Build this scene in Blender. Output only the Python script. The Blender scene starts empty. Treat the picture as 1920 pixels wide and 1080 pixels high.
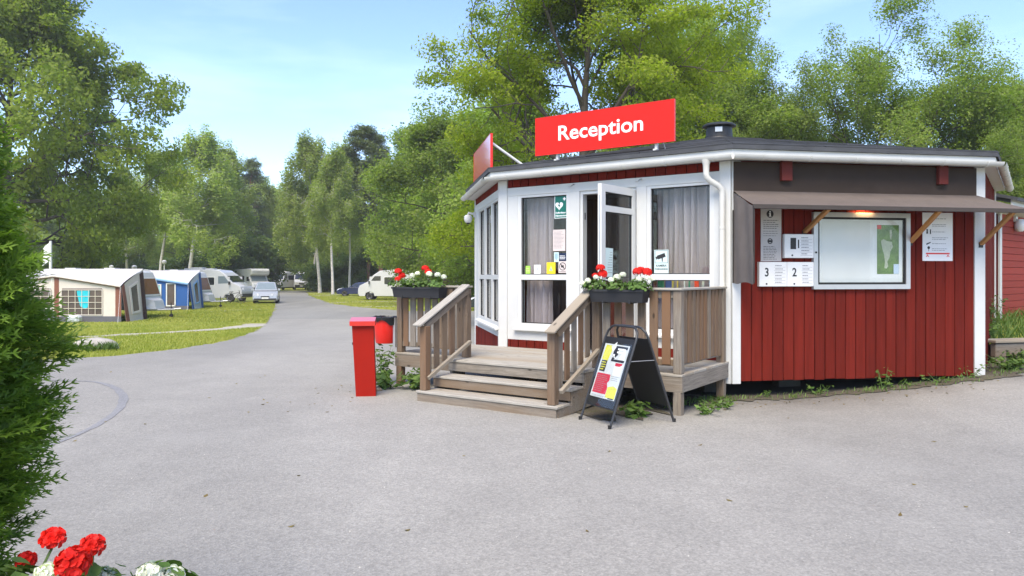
import bpy, bmesh, math, random
import numpy as np
from mathutils import Vector, Matrix

R = math.radians
scene = bpy.context.scene
col = scene.collection
UP = Vector((0, 0, 1))

# ---------------------------------------------------------------- camera
CAM_H = 1.6
cam_d = bpy.data.cameras.new('camera')
cam = bpy.data.objects.new('camera', cam_d)
col.objects.link(cam)
cam.location = (0, 0, CAM_H)
cam.rotation_euler = (R(90), 0, 0)
cam_d.sensor_width = 36.0
cam_d.lens = 26.25
cam_d.shift_y = -0.0125
cam_d.clip_start = 0.05
cam_d.clip_end = 2000
scene.camera = cam

# ---------------------------------------------------------------- world, sun, exposure
SUN_EL, SUN_AZ = R(56), R(-163)          # azimuth measured from +Y towards +X
world = bpy.data.worlds.new('World')
scene.world = world
world.use_nodes = True
nt = world.node_tree
nt.nodes.clear()
w_out = nt.nodes.new('ShaderNodeOutputWorld')
w_bg = nt.nodes.new('ShaderNodeBackground')
w_sky = nt.nodes.new('ShaderNodeTexSky')
w_sky.sky_type = 'NISHITA'
w_sky.sun_disc = False
w_sky.sun_elevation = SUN_EL
w_sky.sun_rotation = SUN_AZ
w_sky.altitude = 50
w_sky.air_density = 1.0
w_sky.dust_density = 0.4
w_sky.ozone_density = 2.2
w_tc = nt.nodes.new('ShaderNodeTexCoord')
w_map = nt.nodes.new('ShaderNodeMapping')
w_map.inputs['Scale'].default_value = (1.0, 1.0, 5.0)
w_noise = nt.nodes.new('ShaderNodeTexNoise')
w_noise.inputs['Scale'].default_value = 2.2
w_noise.inputs['Detail'].default_value = 6
w_noise.inputs['Roughness'].default_value = 0.55
w_ramp = nt.nodes.new('ShaderNodeMapRange')
w_ramp.inputs[1].default_value = 0.45
w_ramp.inputs[2].default_value = 0.78
w_ramp.inputs[3].default_value = 0.0
w_ramp.inputs[4].default_value = 0.20
w_mix = nt.nodes.new('ShaderNodeMixRGB')
w_mix.inputs['Color2'].default_value = (7.2, 7.8, 8.6, 1)
nt.links.new(w_tc.outputs['Generated'], w_map.inputs['Vector'])
nt.links.new(w_map.outputs['Vector'], w_noise.inputs['Vector'])
nt.links.new(w_noise.outputs['Fac'], w_ramp.inputs[0])
nt.links.new(w_ramp.outputs[0], w_mix.inputs['Fac'])
nt.links.new(w_sky.outputs['Color'], w_mix.inputs['Color1'])
w_hs = nt.nodes.new('ShaderNodeHueSaturation')
w_hs.inputs['Saturation'].default_value = 1.10
w_hs.inputs['Hue'].default_value = 0.512
nt.links.new(w_mix.outputs['Color'], w_hs.inputs['Color'])
nt.links.new(w_hs.outputs['Color'], w_bg.inputs['Color'])
nt.links.new(w_bg.outputs['Background'], w_out.inputs['Surface'])
w_bg.inputs['Strength'].default_value = 0.15

sun_d = bpy.data.lights.new('sun', 'SUN')
sun_d.energy = 3.1
sun_d.angle = R(42)
sun_d.color = (1.0, 0.89, 0.71)
sun = bpy.data.objects.new('sun', sun_d)
col.objects.link(sun)
sdir = Vector((math.sin(SUN_AZ) * math.cos(SUN_EL), math.cos(SUN_AZ) * math.cos(SUN_EL), math.sin(SUN_EL)))
sun.rotation_euler = sdir.to_track_quat('Z', 'Y').to_euler()
sun.location = sdir * 60

vs = scene.view_settings
vs.view_transform = 'Standard'
vs.look = 'None'
vs.gamma = 1.0
vs.use_curve_mapping = False
vs.exposure = 1.20
scene.cycles.max_bounces = 8
scene.cycles.diffuse_bounces = 6
scene.cycles.transparent_max_bounces = 12
scene.cycles.sample_clamp_indirect = 6

# ---------------------------------------------------------------- materials
MATS = {}


def _nodes(name):
    m = bpy.data.materials.new(name)
    m.use_nodes = True
    n = m.node_tree
    b = n.nodes['Principled BSDF']
    return m, n, b


def mat(name, c, rough=0.6, var=0.08, scale=6.0, bump=0.0, bscale=60.0, metal=0.0, spec=0.4, rnd=0.0,
        stretch=None, coat=0.0, sat=0.0, hue=0.0):
    """A painted, plastic, fabric or metal surface: base colour modulated by noise and by the object's own random value."""
    if name in MATS:
        return MATS[name]
    m, n, b = _nodes(name)
    L = n.links.new
    tc = n.nodes.new('ShaderNodeTexCoord')
    src = tc.outputs['Object']
    if stretch:
        mp = n.nodes.new('ShaderNodeMapping')
        mp.inputs['Scale'].default_value = stretch
        L(src, mp.inputs['Vector'])
        src = mp.outputs['Vector']
    oi = n.nodes.new('ShaderNodeObjectInfo')
    addv = n.nodes.new('ShaderNodeVectorMath')
    addv.operation = 'ADD'
    mulr = n.nodes.new('ShaderNodeMath')
    mulr.operation = 'MULTIPLY'
    mulr.inputs[1].default_value = 37.0
    L(oi.outputs['Random'], mulr.inputs[0])
    L(src, addv.inputs[0])
    L(mulr.outputs[0], addv.inputs[1])
    no = n.nodes.new('ShaderNodeTexNoise')
    no.inputs['Scale'].default_value = scale
    no.inputs['Detail'].default_value = 5
    no.inputs['Roughness'].default_value = 0.62
    L(addv.outputs[0], no.inputs['Vector'])
    mr = n.nodes.new('ShaderNodeMapRange')
    mr.inputs[1].default_value = 0.25
    mr.inputs[2].default_value = 0.75
    mr.inputs[3].default_value = 1 - var
    mr.inputs[4].default_value = 1 + var
    L(no.outputs['Fac'], mr.inputs[0])
    mo = n.nodes.new('ShaderNodeMapRange')
    mo.inputs[3].default_value = 1 - rnd
    mo.inputs[4].default_value = 1 + rnd
    L(oi.outputs['Random'], mo.inputs[0])
    mm = n.nodes.new('ShaderNodeMath')
    mm.operation = 'MULTIPLY'
    L(mr.outputs[0], mm.inputs[0])
    L(mo.outputs[0], mm.inputs[1])
    hs = n.nodes.new('ShaderNodeHueSaturation')
    hs.inputs['Color'].default_value = (*c, 1)
    L(mm.outputs[0], hs.inputs['Value'])
    L(hs.outputs['Color'], b.inputs['Base Color'])
    b.inputs['Roughness'].default_value = rough
    b.inputs['Metallic'].default_value = metal
    b.inputs['Specular IOR Level'].default_value = spec
    b.inputs['Coat Weight'].default_value = coat
    if bump:
        nb = n.nodes.new('ShaderNodeTexNoise')
        nb.inputs['Scale'].default_value = bscale
        nb.inputs['Detail'].default_value = 4
        L(addv.outputs[0], nb.inputs['Vector'])
        bp = n.nodes.new('ShaderNodeBump')
        bp.inputs['Strength'].default_value = bump
        bp.inputs['Distance'].default_value = 0.01
        L(nb.outputs['Fac'], bp.inputs['Height'])
        L(bp.outputs['Normal'], b.inputs['Normal'])
    MATS[name] = m
    return m


def wood(name, c1, c2, c3, rough=0.8):
    """Weathered softwood: grain along local X, each plank with its own mix of grey and brown."""
    m, n, b = _nodes(name)
    L = n.links.new
    tc = n.nodes.new('ShaderNodeTexCoord')
    oi = n.nodes.new('ShaderNodeObjectInfo')
    mul = n.nodes.new('ShaderNodeMath'); mul.operation = 'MULTIPLY'; mul.inputs[1].default_value = 53.0
    L(oi.outputs['Random'], mul.inputs[0])
    add = n.nodes.new('ShaderNodeVectorMath'); add.operation = 'ADD'
    L(tc.outputs['Object'], add.inputs[0]); L(mul.outputs[0], add.inputs[1])
    mp = n.nodes.new('ShaderNodeMapping'); mp.inputs['Scale'].default_value = (1.6, 26, 26)
    L(add.outputs[0], mp.inputs['Vector'])
    g = n.nodes.new('ShaderNodeTexNoise'); g.inputs['Scale'].default_value = 2.2; g.inputs['Detail'].default_value = 6
    g.inputs['Roughness'].default_value = 0.7; g.inputs['Distortion'].default_value = 0.4
    L(mp.outputs['Vector'], g.inputs['Vector'])
    r = n.nodes.new('ShaderNodeValToRGB')
    r.color_ramp.elements[0].position = 0.30; r.color_ramp.elements[0].color = (*c1, 1)
    r.color_ramp.elements[1].position = 0.70; r.color_ramp.elements[1].color = (*c2, 1)
    L(g.outputs['Fac'], r.inputs['Fac'])
    # brown, less weathered areas
    p = n.nodes.new('ShaderNodeTexNoise'); p.inputs['Scale'].default_value = 1.3; p.inputs['Detail'].default_value = 3
    mp2 = n.nodes.new('ShaderNodeMapping'); mp2.inputs['Scale'].default_value = (0.8, 4, 4)
    L(add.outputs[0], mp2.inputs['Vector']); L(mp2.outputs['Vector'], p.inputs['Vector'])
    ad = n.nodes.new('ShaderNodeMath'); ad.operation = 'ADD'
    L(p.outputs['Fac'], ad.inputs[0])
    mo = n.nodes.new('ShaderNodeMapRange'); mo.inputs[3].default_value = -0.35; mo.inputs[4].default_value = 0.4
    L(oi.outputs['Random'], mo.inputs[0]); L(mo.outputs[0], ad.inputs[1])
    mr = n.nodes.new('ShaderNodeMapRange'); mr.inputs[1].default_value = 0.4; mr.inputs[2].default_value = 0.85
    L(ad.outputs[0], mr.inputs[0])
    mx = n.nodes.new('ShaderNodeMixRGB'); mx.inputs['Color2'].default_value = (*c3, 1)
    L(mr.outputs[0], mx.inputs['Fac']); L(r.outputs['Color'], mx.inputs['Color1'])
    # knots
    v = n.nodes.new('ShaderNodeTexVoronoi'); v.inputs['Scale'].default_value = 1.0
    mp3 = n.nodes.new('ShaderNodeMapping'); mp3.inputs['Scale'].default_value = (3.2, 7, 7)
    L(add.outputs[0], mp3.inputs['Vector']); L(mp3.outputs['Vector'], v.inputs['Vector'])
    kr = n.nodes.new('ShaderNodeMapRange'); kr.inputs[1].default_value = 0.06; kr.inputs[2].default_value = 0.14
    kr.inputs[3].default_value = 0.35; kr.inputs[4].default_value = 1.0
    L(v.outputs['Distance'], kr.inputs[0])
    mk = n.nodes.new('ShaderNodeMixRGB'); mk.blend_type = 'MULTIPLY'; mk.inputs['Fac'].default_value = 1
    L(mx.outputs['Color'], mk.inputs['Color1']); L(kr.outputs[0], mk.inputs['Color2'])
    L(mk.outputs['Color'], b.inputs['Base Color'])
    b.inputs['Roughness'].default_value = rough
    b.inputs['Specular IOR Level'].default_value = 0.25
    bp = n.nodes.new('ShaderNodeBump'); bp.inputs['Strength'].default_value = 0.35; bp.inputs['Distance'].default_value = 0.004
    L(g.outputs['Fac'], bp.inputs['Height']); L(bp.outputs['Normal'], b.inputs['Normal'])
    MATS[name] = m
    return m


def leafmat(name, ca, cb, trans=0.35, rough=0.6):
    """Leaves: colour runs between two natural greens by the leaf's own tone; part of the light passes through."""
    m, n, b = _nodes(name)
    L = n.links.new
    at = n.nodes.new('ShaderNodeAttribute'); at.attribute_name = 'tone'
    oi = n.nodes.new('ShaderNodeObjectInfo')
    mx = n.nodes.new('ShaderNodeMixRGB')
    mx.inputs['Color1'].default_value = (*ca, 1); mx.inputs['Color2'].default_value = (*cb, 1)
    L(at.outputs['Fac'], mx.inputs['Fac'])
    hs = n.nodes.new('ShaderNodeHueSaturation')
    mo = n.nodes.new('ShaderNodeMapRange'); mo.inputs[3].default_value = 0.82; mo.inputs[4].default_value = 1.18
    L(oi.outputs['Random'], mo.inputs[0]); L(mo.outputs[0], hs.inputs['Value'])
    L(mx.outputs['Color'], hs.inputs['Color'])
    L(hs.outputs['Color'], b.inputs['Base Color'])
    b.inputs['Roughness'].default_value = rough
    b.inputs['Specular IOR Level'].default_value = 0.3
    t = n.nodes.new('ShaderNodeBsdfTranslucent')
    tm = n.nodes.new('ShaderNodeMixRGB'); tm.blend_type = 'MULTIPLY'; tm.inputs['Fac'].default_value = 1
    tm.inputs['Color2'].default_value = (1.2, 1.45, 0.5, 1)
    L(hs.outputs['Color'], tm.inputs['Color1']); L(tm.outputs['Color'], t.inputs['Color'])
    ms = n.nodes.new('ShaderNodeMixShader'); ms.inputs['Fac'].default_value = trans
    L(b.outputs[0], ms.inputs[1]); L(t.outputs[0], ms.inputs[2])
    L(ms.outputs[0], n.nodes['Material Output'].inputs['Surface'])
    MATS[name] = m
    return m


def glassmat(name, tint=(0.97, 0.985, 0.98)):
    """Thin pane: clear, with a mirror share that grows towards grazing angles."""
    m = bpy.data.materials.new(name)
    m.use_nodes = True
    n = m.node_tree
    n.nodes.clear()
    o = n.nodes.new('ShaderNodeOutputMaterial')
    t = n.nodes.new('ShaderNodeBsdfTransparent'); t.inputs['Color'].default_value = (*tint, 1)
    g = n.nodes.new('ShaderNodeBsdfGlossy'); g.inputs['Roughness'].default_value = 0.02
    lw = n.nodes.new('ShaderNodeLayerWeight'); lw.inputs['Blend'].default_value = 0.5
    pw = n.nodes.new('ShaderNodeMath'); pw.operation = 'POWER'; pw.inputs[1].default_value = 5.0
    ma = n.nodes.new('ShaderNodeMath'); ma.operation = 'MULTIPLY_ADD'; ma.inputs[1].default_value = 0.85; ma.inputs[2].default_value = 0.03
    n.links.new(lw.outputs['Facing'], pw.inputs[0]); n.links.new(pw.outputs[0], ma.inputs[0])
    ms = n.nodes.new('ShaderNodeMixShader')
    n.links.new(ma.outputs[0], ms.inputs[0]); n.links.new(t.outputs[0], ms.inputs[1]); n.links.new(g.outputs[0], ms.inputs[2])
    n.links.new(ms.outputs[0], o.inputs['Surface'])
    MATS[name] = m
    return m


def emit(name, c, s):
    m, n, b = _nodes(name)
    b.inputs['Base Color'].default_value = (*c, 1)
    b.inputs['Emission Color'].default_value = (*c, 1)
    b.inputs['Emission Strength'].default_value = s
    MATS[name] = m
    return m


# ---------------------------------------------------------------- object helpers
WM = {}


def tag(o, label=None, cat=None, group=None, kind=None):
    if label: o['label'] = label
    if cat: o['category'] = cat
    if group: o['group'] = group
    if kind: o['kind'] = kind
    return o


def root(name, loc, label, cat, group=None):
    o = bpy.data.objects.new(name, None)
    o.empty_display_size = 0.2
    o.location = loc
    col.objects.link(o)
    WM[o.name] = Matrix.Translation(Vector(loc))
    return tag(o, label, cat, group)


def link(name, me, parent=None, M=None):
    o = bpy.data.objects.new(name, me)
    col.objects.link(o)
    M = M if M is not None else Matrix.Identity(4)
    WM[o.name] = M.copy()
    if parent is not None:
        o.parent = parent
        o.matrix_basis = WM[parent.name].inverted() @ M
    else:
        o.matrix_basis = M
    return o


def finish(me, smooth=True, angle=38):
    if smooth and len(me.polygons):
        me.polygons.foreach_set('use_smooth', [True] * len(me.polygons))
        me.set_sharp_from_angle(angle=R(angle))
    me.update()
    return me


class MB:
    """Collects geometry in world coordinates; build() links it as one mesh object."""

    def __init__(s):
        s.v, s.f, s.mi = [], [], []

    def add(s, vs, fs, mi=0):
        k = len(s.v)
        s.v += [tuple(p) for p in vs]
        s.f += [tuple(i + k for i in f) for f in fs]
        s.mi += [mi] * len(fs)
        return s

    def box(s, c, dims, axes=None, mi=0):
        c = Vector(c)
        ax = axes or (Vector((1, 0, 0)), Vector((0, 1, 0)), Vector((0, 0, 1)))
        vs = []
        for k in (-1, 1):
            for j in (-1, 1):
                for i in (-1, 1):
                    vs.append(c + ax[0] * (i * dims[0] / 2) + ax[1] * (j * dims[1] / 2) + ax[2] * (k * dims[2] / 2))
        fs = [(0, 2, 3, 1), (4, 5, 7, 6), (0, 1, 5, 4), (2, 6, 7, 3), (0, 4, 6, 2), (1, 3, 7, 5)]
        return s.add(vs, fs, mi)

    def tube(s, pts, rad, n=8, mi=0, cap=True):
        pts = [Vector(p) for p in pts]
        rs = rad if isinstance(rad, (list, tuple)) else [rad] * len(pts)
        vs, fs = [], []
        prev = None
        for i, p in enumerate(pts):
            d = (pts[min(i + 1, len(pts) - 1)] - pts[max(i - 1, 0)])
            d = d.normalized() if d.length > 1e-9 else Vector((0, 0, 1))
            if prev is None:
                a = d.orthogonal().normalized()
            else:
                a = (prev - d * prev.dot(d))
                a = a.normalized() if a.length > 1e-6 else d.orthogonal().normalized()
            prev = a
            b = d.cross(a)
            for k in range(n):
                t = 2 * math.pi * k / n
                vs.append(p + (a * math.cos(t) + b * math.sin(t)) * rs[i])
        for i in range(len(pts) - 1):
            for k in range(n):
                k2 = (k + 1) % n
                fs.append((i * n + k, i * n + k2, (i + 1) * n + k2, (i + 1) * n + k))
        if cap:
            fs.append(tuple(range(n - 1, -1, -1)))
            fs.append(tuple((len(pts) - 1) * n + k for k in range(n)))
        return s.add(vs, fs, mi)

    def lathe(s, c, prof, n=20, mi=0, axis=None):
        """prof = [(radius, height)...] turned about a vertical (or given) axis at c."""
        c = Vector(c)
        if axis is None:
            X, Y, Z = Vector((1, 0, 0)), Vector((0, 1, 0)), UP
        else:
            Z = axis.normalized(); X = Z.orthogonal().normalized(); Y = Z.cross(X)
        vs, fs = [], []
        for r, h in prof:
            for k in range(n):
                t = 2 * math.pi * k / n
                vs.append(c + Z * h + X * (r * math.cos(t)) + Y * (r * math.sin(t)))
        for i in range(len(prof) - 1):
            for k in range(n):
                k2 = (k + 1) % n
                fs.append((i * n + k, i * n + k2, (i + 1) * n + k2, (i + 1) * n + k))
        fs.append(tuple(range(n - 1, -1, -1)))
        fs.append(tuple((len(prof) - 1) * n + k for k in range(n)))
        return s.add(vs, fs, mi)

    def prism(s, poly, vec, mi=0):
        poly = [Vector(p) for p in poly]
        vec = Vector(vec)
        n = len(poly)
        vs = poly + [p + vec for p in poly]
        fs = [tuple(range(n - 1, -1, -1)), tuple(range(n, 2 * n))]
        for i in range(n):
            j = (i + 1) % n
            fs.append((i, j, n + j, n + i))
        return s.add(vs, fs, mi)

    def mesh(s, name, mats, M=None, smooth=True, angle=38):
        me = bpy.data.meshes.new(name)
        vs = s.v
        if M is not None:
            I = M.inverted()
            vs = [tuple(I @ Vector(p)) for p in s.v]
        me.from_pydata(vs, [], s.f)
        bm = bmesh.new()
        bm.from_mesh(me)
        bmesh.ops.recalc_face_normals(bm, faces=bm.faces)
        bm.to_mesh(me)
        bm.free()
        for m in (mats if isinstance(mats, (list, tuple)) else [mats]):
            me.materials.append(m)
        me.polygons.foreach_set('material_index', s.mi)
        return finish(me, smooth, angle)

    def build(s, name, mats, parent=None, loc=None, smooth=True, angle=38):
        if parent is not None:
            M = WM[parent.name]
        else:
            M = Matrix.Translation(Vector(loc)) if loc is not None else Matrix.Identity(4)
        return link(name, s.mesh(name, mats, M, smooth, angle), parent, M)


BOXES = {}


def box_mesh(dims, m, bev):
    key = (round(dims[0], 3), round(dims[1], 3), round(dims[2], 3), m.name, round(bev, 4))
    if key in BOXES:
        return BOXES[key]
    bm = bmesh.new()
    bmesh.ops.create_cube(bm, size=1.0)
    for v in bm.verts:
        v.co = Vector((v.co.x * dims[0], v.co.y * dims[1], v.co.z * dims[2]))
    b = min(bev, min(dims) * 0.35)
    if b > 0.0004:
        bmesh.ops.bevel(bm, geom=list(bm.edges), offset=b, segments=1, affect='EDGES')
    me = bpy.data.meshes.new('piece')
    bm.to_mesh(me)
    bm.free()
    me.materials.append(m)
    BOXES[key] = me
    return me


def piece(name, c, axes, dims, m, parent=None, bev=0.003):
    """A board, beam or plate as an object of its own; local X runs along its longest side (for the grain)."""
    order = sorted(range(3), key=lambda i: -dims[i])
    ax = [axes[i].normalized() for i in order]
    d = [dims[i] for i in order]
    if ax[0].cross(ax[1]).dot(ax[2]) < 0:
        ax[2] = -ax[2]
    M = Matrix((ax[0], ax[1], ax[2])).transposed().to_4x4()
    M.translation = Vector(c)
    return link(name, box_mesh(d, m, bev), parent, M)


def beam(name, p0, p1, w, t, wdir, m, parent=None, bev=0.003):
    p0, p1 = Vector(p0), Vector(p1)
    x = (p1 - p0)
    Lh = x.length
    x.normalize()
    y = Vector(wdir)
    y = (y - x * y.dot(x)).normalized()
    return piece(name, (p0 + p1) / 2, (x, y, x.cross(y)), (Lh, w, t), m, parent, bev)


class Frame:
    """A flat frame standing in the world: X across, Y up, N outwards."""

    def __init__(s, O, X, Y, N):
        s.O, s.X, s.Y, s.N = Vector(O), Vector(X).normalized(), Vector(Y).normalized(), Vector(N).normalized()

    def P(s, x, y, n=0.0):
        return s.O + s.X * x + s.Y * y + s.N * n

    def piece(s, name, x0, x1, y0, y1, n0, n1, m, parent=None, bev=0.002):
        return piece(name, s.P((x0 + x1) / 2, (y0 + y1) / 2, (n0 + n1) / 2), (s.X, s.Y, s.N),
                     (abs(x1 - x0), abs(y1 - y0), abs(n1 - n0)), m, parent, bev)

    def box(s, mb, x0, x1, y0, y1, n0, n1, mi=0):
        mb.box(s.P((x0 + x1) / 2, (y0 + y1) / 2, (n0 + n1) / 2), (abs(x1 - x0), abs(y1 - y0), abs(n1 - n0)), (s.X, s.Y, s.N), mi)

    def poly(s, mb, pts, n0, n1, mi=0):
        mb.prism([s.P(x, y, n0) for x, y in pts], s.N * (n1 - n0), mi)

    def disc(s, mb, x, y, r, n0, n1, k=20, mi=0):
        s.poly(mb, [(x + r * math.cos(2 * math.pi * i / k), y + r * math.sin(2 * math.pi * i / k)) for i in range(k)], n0, n1, mi)

    def ring(s, mb, x, y, r0, r1, n0, n1, k=28, mi=0):
        vs, fs = [], []
        for n in (n0, n1):
            for r in (r0, r1):
                for i in range(k):
                    a = 2 * math.pi * i / k
                    vs.append(s.P(x + r * math.cos(a), y + r * math.sin(a), n))
        for i in range(k):
            j = (i + 1) % k
            fs += [(2 * k + i, 2 * k + j, 3 * k + j, 3 * k + i), (k + i, k + j, 3 * k + j, 3 * k + i), (i, 2 * k + i, 2 * k + j, j)]
        mb.add(vs, fs, mi)

    def M(s, x, y, n):
        M = Matrix((s.X, s.Y, s.N)).transposed().to_4x4()
        M.translation = s.P(x, y, n)
        return M

    def text(s, txt, x, y, n, size, m, parent, name='lettering', align='LEFT', bold=0.0, depth=0.001, xs=1.0):
        cu = bpy.data.curves.new(name, 'FONT')
        cu.body = txt
        cu.size = size
        cu.align_x = align
        cu.offset = bold
        cu.extrude = depth
        cu.resolution_u = 3
        cu.space_line = 0.95
        t = bpy.data.objects.new('tmp', cu)
        col.objects.link(t)
        me = bpy.data.meshes.new_from_object(t)
        bpy.data.objects.remove(t)
        bpy.data.curves.remove(cu)
        if xs != 1.0:
            for v in me.vertices:
                v.co.x *= xs
        me.materials.clear()
        me.materials.append(m)
        return link(name, me, parent, s.M(x, y, n))

    def lines(s, mb, x0, x1, y0, y1, k, h, n0, n1, seed=0, mi=0):
        """Rows of print too small to read: broken dashes like words."""
        rr = random.Random(seed)
        for i in range(k):
            y = y1 - (y1 - y0) * (i + 0.5) / k
            x = x0
            end = x1 - rr.random() * (x1 - x0) * 0.3
            while x < end:
                w = (0.06 + 0.16 * rr.random()) * (x1 - x0)
                s.box(mb, x, min(x + w, end), y - h / 2, y + h / 2, n0, n1, mi)
                x += w + 0.035 * (x1 - x0)


def sstep(a, b, x):
    t = np.clip((x - a) / (b - a), 0, 1)
    return t * t * (3 - 2 * t)


def gz(x, y):
    """Height of the ground: level yard, falling away to the camp field, rising to the right of the kiosk."""
    fall = -0.58 * sstep(12.0, 35.0, y)
    keep = 1.0 - sstep(1.0, 5.0, x) * (1 - sstep(20.0, 40.0, y))
    rise = 0.30 * sstep(3.2, 8.6, x) * (1 - sstep(22.0, 40.0, y)) * sstep(4.0, 9.0, y)
    return fall * keep + rise


def gzf(x, y):
    return float(gz(np.float64(x), np.float64(y)))


def ux(u, Y):
    return (u - 960.0) / 1400.0 * Y
# ================================================================ THE SETTING: ground, asphalt, lawns
def ground_mat(name, cols, scales, bump=0.3, bscale=40, rough=0.95):
    """Three-tone noise ground; cols = base, second, third; scales = large, medium, fine."""
    m, n, b = _nodes(name)
    L = n.links.new
    tc = n.nodes.new('ShaderNodeTexCoord')
    def noise(sc, det=5, rgh=0.6):
        t = n.nodes.new('ShaderNodeTexNoise'); t.inputs['Scale'].default_value = sc; t.inputs['Detail'].default_value = det
        t.inputs['Roughness'].default_value = rgh
        L(tc.outputs['Object'], t.inputs['Vector']); return t
    def rng(src, a, b_, c=0.0, d=1.0):
        r = n.nodes.new('ShaderNodeMapRange'); r.inputs[1].default_value = a; r.inputs[2].default_value = b_
        r.inputs[3].default_value = c; r.inputs[4].default_value = d
        L(src, r.inputs[0]); return r.outputs[0]
    def mix(f, c1, c2, blend='MIX'):
        x = n.nodes.new('ShaderNodeMixRGB'); x.blend_type = blend
        L(f, x.inputs['Fac']) if not isinstance(f, float) else setattr(x.inputs['Fac'], 'default_value', f)
        for k, c in (('Color1', c1), ('Color2', c2)):
            if isinstance(c, tuple): x.inputs[k].default_value = (*c, 1)
            else: L(c, x.inputs[k])
        return x.outputs['Color']
    n1, n2, n3 = noise(scales[0], 4), noise(scales[1], 6, 0.7), noise(scales[2], 3, 0.8)
    c = mix(rng(n1.outputs['Fac'], 0.38, 0.62), cols[0], cols[1])
    c = mix(rng(n2.outputs['Fac'], 0.5, 0.72), c, cols[2])
    c = mix(1.0, c, mix(rng(n3.outputs['Fac'], 0.3, 0.7), (0.72, 0.72, 0.72), (1.28, 1.28, 1.28)), 'MULTIPLY')
    L(c, b.inputs['Base Color'])
    b.inputs['Roughness'].default_value = rough
    b.inputs['Specular IOR Level'].default_value = 0.2
    nb = noise(bscale, 4, 0.7)
    bp = n.nodes.new('ShaderNodeBump'); bp.inputs['Strength'].default_value = bump; bp.inputs['Distance'].default_value = 0.02
    L(nb.outputs['Fac'], bp.inputs['Height']); L(bp.outputs['Normal'], b.inputs['Normal'])
    MATS[name] = m
    return m


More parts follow.
